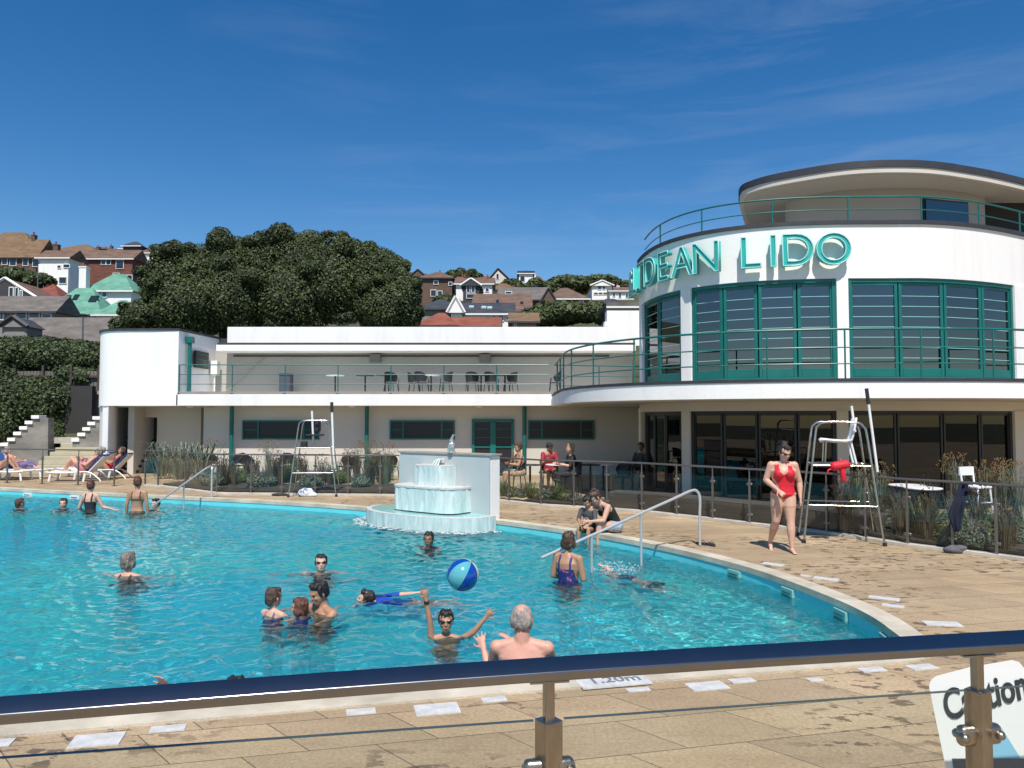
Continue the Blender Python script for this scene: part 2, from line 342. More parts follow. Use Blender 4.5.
# water: a finely rippled sheet
def water():
    m = bpy.data.materials.new('pool_water'); m.use_nodes = True; n = m.node_tree; n.nodes.clear()
    g = n.nodes.new('ShaderNodeBsdfGlass'); g.inputs['IOR'].default_value = 1.33; g.inputs['Roughness'].default_value = 0; g.inputs[0].default_value = (.97,1,1,1)
    tw_ = n.nodes.new('ShaderNodeTexCoord'); nw_ = n.nodes.new('ShaderNodeTexNoise'); nw_.inputs['Scale'].default_value = 24; nw_.inputs['Detail'].default_value = 3; nw_.inputs['Distortion'].default_value = .6; bw_ = n.nodes.new('ShaderNodeBump'); bw_.inputs['Strength'].default_value = .07; bw_.inputs['Distance'].default_value = .012
    n.links.new(tw_.outputs['Object'], nw_.inputs[0]); n.links.new(nw_.outputs[0], bw_.inputs['Height'])
    o = n.nodes.new('ShaderNodeOutputMaterial'); tr = n.nodes.new('ShaderNodeBsdfTransparent'); tr.inputs[0].default_value = (.9,1,1,1); mx = n.nodes.new('ShaderNodeMixShader'); mx.inputs[0].default_value = .18
    n.links.new(g.outputs[0], mx.inputs[1]); n.links.new(tr.outputs[0], mx.inputs[2]); n.links.new(mx.outputs[0], o.inputs[0])
    rg = np.random.default_rng(3); S = .025
    xs = np.arange(-22, 4.4, S); ys = np.arange(2.6, 27, S); X, Y = np.meshgrid(xs, ys); Z = np.zeros_like(X)
    for i in range(90):
        lam = .085*(10**(rg.random()*.78)); th = rg.random()*2*np.pi; k = 2*np.pi/lam
        Z += (WAMP/k)*(1.0 if lam < .4 else .85)*np.sin(k*(X*np.cos(th)+Y*np.sin(th))+rg.random()*6.28)
    # calmer and livelier areas
    Z *= .8 + .3*np.sin(X*.5+1.3*np.sin(Y*.37)+.4) * np.cos(Y*.33+.7*np.sin(X*.41))
    poly = offset(OUT, -.05, True); px = np.array([p.x for p in poly]); py = np.array([p.y for p in poly])
    ins = np.zeros(X.shape, bool); j = len(px)-1
    for i in range(len(px)):
        with np.errstate(divide='ignore', invalid='ignore'):
            c = ((py[i] > Y) != (py[j] > Y)) & (X < (px[j]-px[i])*(Y-py[i])/(py[j]-py[i]+1e-12)+px[i])
        ins ^= c; j = i
    ny, nx = X.shape; idx = np.arange(nx*ny).reshape(ny, nx)
    keep = ins[:-1,:-1] & ins[1:,:-1] & ins[:-1,1:] & ins[1:,1:]
    Fc = np.stack([idx[:-1,:-1][keep], idx[:-1,1:][keep], idx[1:,1:][keep], idx[1:,:-1][keep]], 1)
    used, inv = np.unique(Fc, return_inverse=True); Fc = inv.reshape(-1,4)
    V = np.stack([X.ravel(), Y.ravel(), Z.ravel()+WATER_Z], 1)[used].astype(np.float32)
    me = bpy.data.meshes.new('water'); me.vertices.add(len(V)); me.vertices.foreach_set('co', V.ravel())
    me.loops.add(Fc.size); me.loops.foreach_set('vertex_index', Fc.ravel().astype(np.int32)); me.polygons.add(len(Fc))
    me.polygons.foreach_set('loop_start', np.arange(0, Fc.size, 4, dtype=np.int32)); me.update(calc_edges=True)
    me.polygons.foreach_set('use_smooth', np.ones(len(Fc), bool)); me.materials.append(m)
    o = bpy.data.objects.new('water', me); COL.objects.link(o); o.cycles.is_caustics_caster = True; struct(o); return o
WAMP = .031
water_o = water()
sl.cycles.is_caustics_light = True
# white marker tiles let into the deck along the pool edge
E = Vector((math.cos(R(13.3)), math.sin(R(13.3)), 0))
M['tile_white'] = mat('marker_white', (.52,.52,.50), .6, var=.2, sc_=(9,9,9), col2=(.66,.66,.64), detail=8)
M['ink'] = mat('grey_ink', (.16,.18,.22), .6)
def plate(px, py, wd, dp, label, z=.0, rz=R(13.3), mkey='tile_white'):
    c = on(px, py); g = G(); g.box((0,0,z-.002),(wd,dp,.01)); o = g.obj('marker_tile', M[mkey]); o.location = (c.x, c.y, .004); o.rotation_euler = (0,0,rz)
    return tag(o, label, 'marker tile', 'white marker tiles along the pool edge')
near_marks = [(97,740.5,.30,.20,'large white tile set in paving at the lower left, left of the others'),
 (168,729,.22,.10,'small white tile right of the large lower left tile'),
 (361,712,.20,.10,'small white tile nearest the swimmer clinging to the pool edge'),
 (437,709.5,.31,.20,'square white tile just left of the foreground fence post'),
 (494,700,.18,.09,'tiny white tile behind the foreground fence post'),
 (-5,744,.2,.12,'white tile cut off by the left edge of the picture'),
 (638,690,.18,.07,'thin white tile touching the lettered depth plate'),
 (707,686.5,.30,.17,'square white tile right of the lettered depth plate'),
 (742,681,.2,.09,'small pale tile close behind the square one right of the depth plate'),
 (815,680,.12,.07,'smallest white tile in front of the stain on the paving'),
 (872,670,.22,.10,'white tile at the near coping, right of the smallest tile'),
 (922,667.5,.24,.12,'white tile just left of the caution board')]
for px, py, wd, dp, lb in near_marks: plate(px, py, wd, dp, lb)
for px, py, wd, dp, rz, lb in [(942,624,.34,.17,R(-8),'white tile on the right paving nearest the handrail of the front fence'),
 (893,606,.22,.12,R(-30),'small white tile second from the corner of the pool on the right'),
 (884,598.5,.32,.14,R(-30),'long white tile beside the right curve of the coping'),
 (826,579,.30,.15,R(-35),'white tile by the curving coping in front of the walking woman'),
 (773,564.5,.30,.16,R(-40),'white tile at the feet of the woman in red'),
 (806,576,.14,.08,R(-35),'speck of white tile on the coping left of the long tiles')]: plate(px, py, wd, dp, lb, rz=rz)
# lettered depth plate on the coping
c = on(612, 682.3); dpl = thing('depth_plate', 'white plate lettered 1.20m lying on the near coping of the pool', 'depth sign', (c.x, c.y, .010), R(13.3))
g = G(); g.box((0,0,.004),(.56,.27,.01)); g.obj('plate', M['tile_white'], dpl)
def textobj(s, size, ext, m, parent, name='lettering', align='CENTER', bold=0):
    cu = bpy.data.curves.new('t', 'FONT'); cu.body = s; cu.size = size; cu.extrude = ext; cu.align_x = align; cu.align_y = 'CENTER'; cu.offset = bold; cu.resolution_u = 4
    t = bpy.data.objects.new('t', cu); COL.objects.link(t); dg = bpy.context.evaluated_depsgraph_get()
    me = bpy.data.meshes.new_from_object(t.evaluated_get(dg)); bpy.data.objects.remove(t); me.materials.clear(); me.materials.append(m)
    o = bpy.data.objects.new(name, me); COL.objects.link(o); o.parent = parent; return o
t = textobj('1.20m', .17, .001, M['ink'], dpl, bold=.002); t.location = (.02,0,.0115)
# inlets in the pool wall
def curve_at(px, py):
    p = on(px, py, -.03); return min(range(len(OUT)), key=lambda i: (OUT[i]-Vector((p.x,p.y,0))).length)
M['inlet'] = mat('inlet_plastic', (.20,.44,.42), .5); M['inlet_w'] = mat('inlet_white', (.7,.75,.74), .5)
for px, py, lb, mk in [(737,567,'square pale inlet in the pool wall nearest the handrail end','inlet'),(787,585,'square pale inlet in the curved pool wall, second from the handrail','inlet'),(836,606,'square pale inlet in the curved pool wall, third from the handrail','inlet'),(881,630,'square pale inlet in the pool wall by the near corner','inlet'),
                   (23,491.5,'white skimmer flap in the far pool wall at the left','inlet_w'),(78,494,'white skimmer flap in the far pool wall behind the woman in a black swimsuit','inlet_w')]:
    i = curve_at(px, py); p = OUT[i]; q = OUT[(i+1)%len(OUT)]; a = math.atan2(q.y-p.y, q.x-p.x)
    r = thing('wall_inlet', lb, 'pool inlet', (p.x, p.y, -.18), a, 'inlets in the pool wall')
    s_ = .26 if mk == 'inlet' else .34
    nrm = -1
    g = G(); g.box((0,0,0),(s_,.05,.2)); g.obj('face_plate', M[mk], r, bev=.006); g = G()
    for k in range(3): g.box((0,nrm*.03,-.05+.05*k),(s_*.7,.012,.012))
    g.obj('grille', M['frame_dark'] if mk=='inlet_w' else M['teal'], r)
# raised terrace the camera stands on
tg = G(); tg.prism([(-14,-20),(14,-20),(14,5.7),(-14,.1)], 0.004, .45); struct(tg.obj('terrace', M['paving']))
# terrain rising behind
def tz(x, y):
    s = max(0, y-36); z = -2.2 + (2.2+5.0)*min(1, max(0,(y-33)/12))
    z += .215*max(0, min(y,215)-50)
    lf = min(1, max(0, (-x-5)/40)) ; z += lf*max(0, min(y,170)-55)*.035
    z -= .10*max(0, y-230)
    return z + 1.2*mnoise.noise(Vector((x*.03, y*.03, 0)))*min(1, max(0, (y-45)/30))
M['hill'] = mat('hill_grass', (.045,.060,.022), .95, var=.4, sc_=(.15,.15,.15), col2=(.10,.095,.045), bump=.4, bs=2)
bm = bmesh.new(); gx = [-600,-400,-260]+list(range(-200,201,8))+[260,400,600]; gy = [-300,-100,-20,10,30,33]+list(range(36,72,4))+list(range(76,260,8))+[300,400,700,1500]
vs = [[bm.verts.new((x, y, tz(x,y))) for x in gx] for y in gy]
for j in range(len(gy)-1):
    for i in range(len(gx)-1): bm.faces.new((vs[j][i], vs[j][i+1], vs[j+1][i+1], vs[j+1][i]))
me = bpy.data.meshes.new('hillside'); bm.to_mesh(me); bm.free(); me.materials.append(M['hill']); ho = bpy.data.objects.new('hillside', me); COL.objects.link(ho); struct(ho)
# ================================================================ the lido building
B0 = (8.75, 22.6, 0)
bld = thing('lido_building', 'white curved modernist lido building with teal windows and a long balcony wing', 'building', B0, world=True)
def sup(cx, cy, a, b, n, ph):
    c, s = math.cos(ph), math.sin(ph)
    return Vector((cx+a*math.copysign(abs(c)**(2/n), c), cy+b*math.copysign(abs(s)**(2/n), s), 0))
def drum(d=0, db=None, cx=8.75, cy=22.6, a=5.0, b=4.6, n=2.8, p0=math.pi-0.0, p1=2*math.pi, k=200):
    db = d if db is None else db
    L_ = [sup(cx, cy, a+d, b+db, n, math.pi+(math.pi/2)*i/(k//2)) for i in range(k//2+1)]
    R_ = smoothline([(8.75,18.0,0),(9.7,17.99,0),(10.6,18.17,0),(11.5,18.5,0),(12.4,18.95,0),(13.4,19.55,0),(14.6,20.4,0),(16.5,21.8,0),(18.5,23.6,0)], max(4,k//16))
    return L_+R_[1:]
DR = drum(0)
def pxof(p): return 512+F*p.x/p.y
def cut(path, x0, x1):
    """part of a path whose picture column lies between two values (used once to read window bays off the curve)"""
    return [p for p in path if x0 <= pxof(p) <= x1]
def outw(path, d): return offset(path, d)     # to the right of travel = outwards for left-to-right front curves
def band(name, path, z0, z1, m, par, th=.25, d=0, **k):
    g = G(); a = outw(path, d); b = outw(path, d-th); g.ring(a, b, z0, z1, closed=False); return g.obj(name, m, par, smooth=35, **k)
# --- direction test so that offsets go outwards
_t = outw(DR, 1.0); SGN = 1 if _t[100].y < DR[100].y else -1
if SGN < 0:
    _o = offset
    def outw(path, d): return _o(path, -d)
SID = [Vector((5.35, 30, 0)), Vector((4.15,24.2,0)), Vector((3.86,23.2,0))]
full = SID+DR+[Vector((19,30,0))]
FLZ, WB, WT, PT = 2.86, 2.96, 5.34, 6.62
# parapet band above the windows, with coping
band('parapet', full, WT, PT, M['white'], bld, th=.3)
band('parapet_coping', full, PT, PT+.09, M['dark_edge'], bld, th=.4, d=.05)
band('window_sill_band', full, FLZ, WB, M['white'], bld, th=.3)
g = G(); g.prism([(p.x,p.y) for p in outw(full, -.25)], PT-.5, PT-.3); g.obj('roof_deck', M['interior'], bld)
g = G(); g.prism([(p.x,p.y) for p in outw(full, -.31)], 5.30, 5.36); g.obj('ceiling', M['ceiling_dark'], bld)
# bays between piers: (px0, px1) left to right
bays = [(644, 682), (692, 838), (852, 1017), (1031, 1180)]
piers = [(682, 692), (838, 852), (1017, 1031)]
def sl_(path, x0, x1):
    r = [p for p in path if x0-.01 <= pxof(p) <= x1+.01]; return r
dense = drum(0, k=1600); f0 = min(range(len(dense)), key=lambda i: pxof(dense[i])); dense_f = dense[f0:]
dense_f = [p for i, p in enumerate(dense_f) if i == 0 or True]
for a, b in piers:
    pth = sl_(dense_f, a, b)[::4]
    if len(pth) > 1: band('pier', pth, WB, WT, M['white'], bld, th=.3, d=.02)
pth = dense[:f0+20:8]; 
if len(pth) > 2: band('side_wall', SID+pth, WB, WT, M['white'], bld, th=.3)
def seglen(p): return sum((b-a).length for a, b in zip(p[:-1], p[1:]))
def bar_along(g, p, q, z0, z1, w_, d_, t=0):
    """upright between z0 and z1 at the point p facing along p->q"""
    a = math.atan2(q.y-p.y, q.x-p.x); g.box((p.x,p.y,(z0+z1)/2), (w_, d_, z1-z0), a)
def window_bay(path, n, z0, z1, bars, fm, gm, par, fw=.075, head=.09, foot=.2, wl=None):
    if len(path) < 4: return
    path = resample(path, .05); L = seglen(path); fr = G()
    fr.ring(outw(path, -.04), outw(path, -.16), z1-head, z1, closed=False)
    fr.ring(outw(path, -.04), outw(path, -.16), z0, z0+.06, closed=False)
    cuts = [round(i*(len(path)-1)/n) for i in range(n+1)]
    pin = outw(path, -.10)
    for i in (cuts[0], cuts[-1]):
        j = min(i+1, len(path)-1); h = j-1; bar_along(fr, pin[i] if 0 < i < len(pin)-1 else pin[i], pin[i]+(pin[j]-pin[h]), z0, z1, .1, .14)
    fo = fr.obj('window_frame', fm, par)
    for a, b in zip(cuts[:-1], cuts[1:]):
        p, q = pin[a], pin[b]; u = (q-p); l = u.length; u.normalize(); ang = math.atan2(u.y, u.x); mid = (p+q)/2
        lf = G(); zz0, zz1 = z0+.06, z1-head
        for e in (p+u*(fw/2+.012), q-u*(fw/2+.012)): lf.box((e.x,e.y,(zz0+zz1)/2), (fw,.07,zz1-zz0), ang)
        lf.box((mid.x,mid.y,zz1-fw/2), (l-.03-2*fw,.066,fw), ang); lf.box((mid.x,mid.y,zz0+foot/2), (l-.03-2*fw,.066,foot), ang)
        lo = lf.obj('window_leaf', fm, fo, off=False, bev=.006, seg=1)
        if bars:
            gb = G()
            for k in range(1, bars+1):
                z = zz0+foot+(zz1-fw-zz0-foot)*k/(bars+1); gb.box((mid.x,mid.y,z), (l-.03-2*fw,.03,.010), ang)
            gb.obj('glazing_bars', M['teal_rim'] if fm is M['teal'] else fm, fo, off=False)
        gg = G(); gg.box((mid.x,mid.y,(zz0+foot+zz1-fw)/2), (l-.03-2*fw+.01,.008,zz1-fw-zz0-foot+.01), ang); gg.obj('pane', gm, fo, off=False)
ns = [2, 4, 4, 4]
for (a, b), n in zip(bays, ns):
    window_bay(sl_(dense_f, a, b), n, WB, WT, 7, M['teal'], M['glass_dark'], bld)
# inside the upper room: floor, back wall, white panels standing in for window light and furniture seen through the glass
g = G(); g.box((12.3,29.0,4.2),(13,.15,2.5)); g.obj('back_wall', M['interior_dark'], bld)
for x, wd in ((5.2,.55),(6.4,.5),(7.6,.4),(10.3,.7)):
    g = G(); g.box((x,28.6,4.0),(wd,.1,1.1)); g.obj('lit_panel', M['white'], bld)
# ground floor: shop front set back on the same curve
GZ1 = 2.22; M['partition'] = mat('partition', (.16,.15,.14), .9)
band('lintel_band', full, GZ1, 2.47, M['cream'], bld, th=.3)
g = G()
for a, b in [(682,691),(836,850),(1013,1027)]:
    pth = sl_(dense_f, a, b)[::4]
    if len(pth) > 1: band('ground_pier', pth, 0, GZ1, M['cream'], bld, th=.35, d=.03)
band('side_wall', SID+dense[:f0+10:8], 0, GZ1, M['cream'], bld, th=.3)
for (a, b), n in zip([(644,682),(691,836),(850,1013),(1027,1180)], [3,4,4,4]):
    window_bay(sl_(dense_f, a, b), n, 0.02, GZ1, 0, M['frame_dark'], M['glass_shop'], bld, fw=.05, head=.06, foot=.06)
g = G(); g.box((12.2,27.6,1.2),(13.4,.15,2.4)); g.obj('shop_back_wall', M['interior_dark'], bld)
for x, z, wd, h, y in ((6.2,1.2,.7,1.6,25),(9.3,1.35,1.2,1.9,26),(10.9,1.2,1.3,2.2,24.5),(12.3,1.2,.9,2.2,23.4)):
    g = G(); g.box((x,y,z),(wd,.12,h)); g.obj('partition', M['partition'], bld)
for x, z, wd, h, y in ((9.9,1.55,.8,.7,22.2),(11.4,1.6,.55,.9,21.8),(7.2,.5,1.5,1.0,23.0)):
    g = G(); g.box((x,y,z),(wd,.1,h)); g.obj('menu_board', M['frame_dark'], bld)
g = G(); g.box((5.6,22.5,1.35),(.02,.1,2.2)); g.box((8.9,24.0,.55),(4.0,.7,1.1)); g.obj('counter', M['interior'], bld)
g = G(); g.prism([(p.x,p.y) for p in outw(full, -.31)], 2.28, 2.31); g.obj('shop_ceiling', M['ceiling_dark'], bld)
# balcony slab of the drum
BAL = [sup(8.3, 22.3, 6.9, 6.5, 2.3, math.pi+(math.pi/2)*i/90) for i in range(91)]+smoothline([(8.3,15.8,0),(9.6,15.82,0),(11.0,16.1,0),(12.6,16.8,0),(15,18.3,0),(18,20.6,0),(20,22.5,0)],10)[1:]
BALF = [Vector((1.4,26.9,0))]+BAL+[Vector((20,30,0))]
slab_in = [Vector((4.2,26.9,0))]
g = G(); g.prism([(p.x,p.y) for p in BALF+[Vector((4.0,30,0))]], 2.46, 2.80); so_ = g.obj('balcony_slab', [M['white']], bld, smooth=30)
g = G(); g.prism([(p.x,p.y) for p in outw(BALF, -.28)+[Vector((4.2,29.9,0))]], 2.44, 2.465); g.obj('soffit', M['shaded_soffit'], bld)
band('slab_edging', BALF, 2.80, 2.87, M['dark_edge'], bld, th=.12, d=.02)
g = G(); g.prism([(p.x,p.y) for p in outw(BALF, -.1)+[Vector((4.1,29.9,0))]], 2.80, 2.85); g.obj('balcony_floor', M['interior'], bld)
def railing(name, path, z0, heights, step, par, r=.022, pr=.02, m=None, first=0, label=None):
    m = m or M['teal']
    rt = par
    g = G()
    for h, rr in heights: g.tube([(p.x,p.y,z0+h) for p in path], rr, 6)
    g.obj('rail', m, rt, smooth=50)
    for p in resample(path, step)[first:]:
        g = G(); g.tube([(p.x,p.y,z0),(p.x,p.y,z0+heights[0][0])], pr, 8); g.box((p.x,p.y,z0+.015),(.1,.1,.03)); g.obj('baluster', m, rt, smooth=50)
rp = outw([Vector((1.3,26.7,0))]+BAL, -.1)
railing('r', [Vector((4.6,27.6,0)),Vector((1.5,26.9,0))]+rp[1:], 2.80, [(1.10,.026),(.72,.016),(.38,.016)], 1.55, bld)
for k, dxy in enumerate([.0]):
    pass
# light coloured kerb lines on the balcony under the windows
# roof: railing, set back storey and canopy
rr = outw(DR, -.18)
railing('r', rr, PT+.09, [(.62,.022),(.31,.014)], 1.75, bld, first=1)
ROOM = smoothline([(8.4,23.2,0),(8.08,22.4,0),(8.5,21.7,0),(9.6,21.15,0),(11.2,21.05,0),(12.6,21.4,0),(13.6,21.9,0)], 10)
MR = [p for p in ROOM if not (930 < pxof(p) < 970)]
lf = [p for p in ROOM if pxof(p) <= 931]; md = [p for p in ROOM if 930 <= pxof(p) <= 971]; rt_ = [p for p in ROOM if pxof(p) >= 969]
RB, RT = PT-.3, 8.42
band('roof_room_wall', [Vector((9.9,27,0))]+lf, RB, RT, M['cream_shaded'], bld, th=.2)
band('roof_room_wall', rt_, RB, RT, M['cream_shaded'], bld, th=.2)
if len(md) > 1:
    band('roof_room_wall', [lf[-1]]+md+[rt_[0]], RB, 7.0, M['cream_shaded'], bld, th=.2); band('roof_room_wall', [lf[-1]]+md+[rt_[0]], 8.12, RT, M['cream_shaded'], bld, th=.2)
    p, q = lf[-1], rt_[0]; m_ = (p+q)/2; a = math.atan2(q.y-p.y, q.x-p.x); l = (q-p).length
    g = G(); g.box((m_.x,m_.y,7.56),(l,.1,1.12),a); o_ = g.obj('roof_window', M['frame_dark'], bld)
    g = G(); g.box((m_.x+.02,m_.y-.07,7.56),(l-.1,.02,1.02),a); g.obj('pane', M['glass_dark'], o_, off=False)
g = G(); g.box((14.6,22.6,7.4),(2.0,.2,2.0)); g.obj('dark_doorway', M['interior_dark'], bld)
CAN = smoothline([(8.6,27.5,0),(7.25,24.0,0),(6.66,22.2,0),(6.8,21.4,0),(7.5,20.65,0),(8.9,19.85,0),(10.6,19.75,0),(12.2,20.25,0),(14.0,21.1,0),(16.6,22.6,0),(19,24.6,0),(19.5,27,0)], 8)
g = G(); g.prism([(p.x,p.y) for p in CAN], 8.42, 8.56); g.obj('canopy', M['cream'], bld, smooth=30)
g = G(); g.prism([(p.x,p.y) for p in outw(CAN,.03)], 8.56, 8.74); g.obj('canopy_edge', M['dark_edge'], bld, smooth=30)
g = G(); g.prism([(p.x,p.y) for p in outw(CAN,-.5)], 8.74, 8.82); g.obj('canopy_roof', M['dark_edge'], bld)
g = G(); g.prism([(p.x,p.y) for p in outw(CAN,-.12)], 8.40, 8.425); g.obj('canopy_soffit', M['shaded_soffit'], bld)
# --- the sign
sign = thing('building_sign', 'teal letters reading SALTDEAN LIDO round the white curved wall', 'sign', (8.75, 18.0, 5.6), world=True)
LH, ZL = .74, 5.62
arc = drum(.0, k=3000)
def letter_at(ch, px=None, s=None, sx=1.0):
    if px is not None: i = min(range(f0*15//8 if False else 0, len(arc)-1), key=lambda i: (abs(pxof(arc[i])-px) + (1000 if arc[i].y > 21.9 else 0)))
    else: i = s
    p = arc[i]; q = arc[i+1]; a = math.atan2(q.y-p.y, q.x-p.x); nrm = Vector((math.sin(a), -math.cos(a), 0))
    cu = bpy.data.curves.new('t','FONT'); cu.body = ch; cu.size = 1.0; cu.extrude = .07; cu.align_x = 'CENTER'; cu.bevel_depth = 0; cu.resolution_u = 5
    cu.offset = .002
    t = bpy.data.objects.new('t', cu); COL.objects.link(t); dg = bpy.context.evaluated_depsgraph_get(); me = bpy.data.meshes.new_from_object(t.evaluated_get(dg)); bpy.data.objects.remove(t)
    ys = [v.co.y for v in me.vertices]; k = LH/(max(ys)-min(ys)); y0 = min(ys)
    cx_ = (min(v.co.x for v in me.vertices)+max(v.co.x for v in me.vertices))/2
    for v in me.vertices: v.co = Vector(((v.co.x-cx_)*k*sx, (v.co.y-y0)*k, v.co.z))
    me.materials.clear(); me.materials.append(M['teal_light']); o = bpy.data.objects.new('letter', me); COL.objects.link(o); o.parent = sign
    base = p+nrm*.17; o.location = Vector((base.x, base.y, ZL))-Vector(sign['_w']); o.rotation_euler = (R(90),0,a)
    # pale tube outline standing in front of the letter
    cu = bpy.data.curves.new('t','FONT'); cu.body = ch; cu.size = 1.0; cu.align_x='CENTER'; cu.fill_mode='NONE'; cu.bevel_depth = .014; cu.bevel_resolution = 1; cu.resolution_u = 5; cu.offset=.002
    t = bpy.data.objects.new('t', cu); COL.objects.link(t); dg = bpy.context.evaluated_depsgraph_get(); me = bpy.data.meshes.new_from_object(t.evaluated_get(dg)); bpy.data.objects.remove(t)
    for v in me.vertices: v.co = Vector(((v.co.x-cx_)*k*sx, (v.co.y-y0)*k, v.co.z+.085))
    me.materials.clear(); me.materials.append(M['teal_rim']); r_ = bpy.data.objects.new('neon_tube', me); COL.objects.link(r_); r_.parent = o
for ch, px in [('D',659),('E',672),('A',689.5),('N',711.5),('L',754),('I',775),('D',798.5),('O',833)]: letter_at(ch, px)
i0 = min(range(len(arc)-1), key=lambda i: (abs(pxof(arc[i])-659)+(1000 if arc[i].y > 21.9 else 0)))
i = i0
for ch in 'TLAS':
    d = 0
    while d < .66 and i > 1: d += (arc[i]-arc[i-1]).length; i -= 1
    letter_at(ch, s=i)
# ================================================================ the wing
YF, YG, YU = 27.0, 28.0, 29.65
XL, XR = -11.75, 4.6
wing = thing('lido_wing', 'long low white wing with upper balcony and shaded ground floor', 'building', (-4, YG, 0), world=True)
g = G(); g.box(((-11.2+XR)/2, YG+.15, 1.25),(XR+11.2,.3,2.5)); g.obj('ground_wall', M['cream'], wing)
g = G(); g.box(((XL+XR)/2-.02, (YF+YU)/2, 2.68),(XR-XL+.03, YU-YF, .4)); g.obj('balcony_slab', M['white'], wing, bev=.01)
g = G(); g.box(((XL+XR)/2, YF+.06, 2.93),(XR-XL-.1,.1,.1)); g.obj('balcony_kerb', M['interior'], wing)
g = G(); g.box(((XL+XR)/2, YU+.15, 3.9),(XR-XL,.3,2.0)); g.obj('upper_wall', M['cream_shaded'], wing)
g = G(); g.box(((-11.0+XR)/2, (28.55+YU)/2, 4.66),(XR+11.0, YU-28.55, .22)); g.obj('eaves', M['white'], wing)
g = G(); g.box(((-11.0+XR)/2, 29.15, 4.815),(XR+11.0,1.0,.09)); g.obj('gutter', M['dark_edge'], wing)
g = G(); g.box(((-10.95+3.7)/2, YU+.1, 5.2),(14.65,.5,.7)); g.obj('parapet', M['white'], wing, bev=.01)
g = G(); g.box((4.45, YU+.1, 5.5),(1.6,.6,1.35)); g.box((3.62,YU+.1,5.66),(.12,.5,.2)); g.obj('raised_parapet', M['white'], wing)
g = G(); g.box((4.45, YU+.2, 6.21),(1.7,.7,.07)); g.obj('raised_coping', M['dark_edge'], wing)
g = G(); g.box((-4,33.5,5.0),(15,7,.3)); g.obj('flat_roof', M['dark_edge'], wing)
for x in ((260-512)/770*YG,):
    pass
def wx(px, Y): return (px-512)/770*Y
# strip windows
for a, b in ((243,320),(390,455),(528,594)):
    x0, x1 = wx(a,YG), wx(b,YG); g = G(); z0, z1 = 1.27, 1.97
    m_ = (x0+x1)/2
    g.box((m_,YG-.02,z1-.03),(x1-x0,.1,.06)); g.box((m_,YG-.02,z0+.03),(x1-x0,.1,.06))
    for x in (x0+.03, x0+(x1-x0)*.21, x0+(x1-x0)*.8, x1-.03): g.box((x,YG-.02,(z0+z1)/2),(.055,.096,z1-z0))
    for f_ in (.1,.9): g.box((x0+(x1-x0)*f_,YG-.02,(z0+z1)/2),((x1-x0)*.19,.04,.025))
    fo = g.obj('strip_window', M['teal'], wing); g = G(); g.box((m_,YG-.01,(z0+z1)/2),(x1-x0-.02,.02,z1-z0-.02)); g.obj('pane', M['glass_blk'] if 'glass_blk' in M else M['frame_dark'], fo, off=False)
# double door
x0, x1 = wx(472,YG), wx(514,YG); g = G()
g.box(((x0+x1)/2,YG-.03,1.97),(x1-x0,.12,.1))
for x in (x0+.05, (x0+x1)/2, x1-.05): g.box((x,YG-.03,.98),(.1 if x!=(x0+x1)/2 else .2,.12,1.9))
for s_ in (0,1):
    xa = x0+.1+s_*((x1-x0)/2); wd = (x1-x0)/2-.2
    for z in (.15,1.0): g.box((xa+wd/2,YG-.03,z),(wd,.08,.12 if z<.5 else .05))
    for z in (1.35,1.65,.6): g.box((xa+wd/2,YG-.03,z),(wd,.05,.025))
fo = g.obj('double_door', M['teal'], wing)
for s_ in (0,1):
    xa = x0+.1+s_*((x1-x0)/2); wd = (x1-x0)/2-.2; g = G(); g.box((xa+wd/2,YG-.02,1.0),(wd,.02,1.8)); g.obj('pane', M['frame_dark'], fo, off=False)
# teal columns under the balcony
for px in (232, 367, 524.5):
    x = wx(px, 27.75); g = G(); g.lathe([(.075,0),(.075,2.48)], (x,27.75,0), 12); g.obj('column', M['teal'], wing, smooth=40)
# bulkhead lamps on the soffit and speakers on the upper wall
for px in (190,352,480): g = G(); g.ell((wx(px,27.6),27.6,2.47),(.14,.14,.05)); g.obj('soffit_lamp', M['plastic_white'], wing, smooth=60)
for px in (375,485): g = G(); g.box((wx(px,YU-.12),YU-.12,4.35),(.42,.22,.3)); g.obj('wall_speaker', M['steel_grey'], wing, bev=.01)
g = G(); g.box((-3.5,YU-.02,4.44),(14.5,.05,.05)); g.obj('conduit', M['dark_edge'], wing)
# railing of the wing
railing('r', [Vector((-11.7,YF+.05,0)), Vector((1.3,YF+.05,0))], 2.9, [(1.02,.02),(.68,.014),(.34,.014)], 1.86, wing)
# stair drum at the left end
ZD = 5.12
DRM = smoothline([(-15.35,30.9,0),(-15.3,29.4,0),(-15.1,28.2,0),(-14.55,27.35,0),(-13.7,27.03,0),(-12.8,27.0,0)], 6)+[Vector((-11.73,27.0,0)), Vector((-11.45,29.7,0)), Vector((-11.4,31,0))]
g = G(); g.prism([(p.x,p.y) for p in DRM], 2.48, ZD); g.obj('stair_tower', M['white'], wing, smooth=25)
g = G(); g.prism([(p.x,p.y) for p in outw(DRM,.04)], ZD, ZD+.08); g.obj('tower_coping', M['dark_edge'], wing)
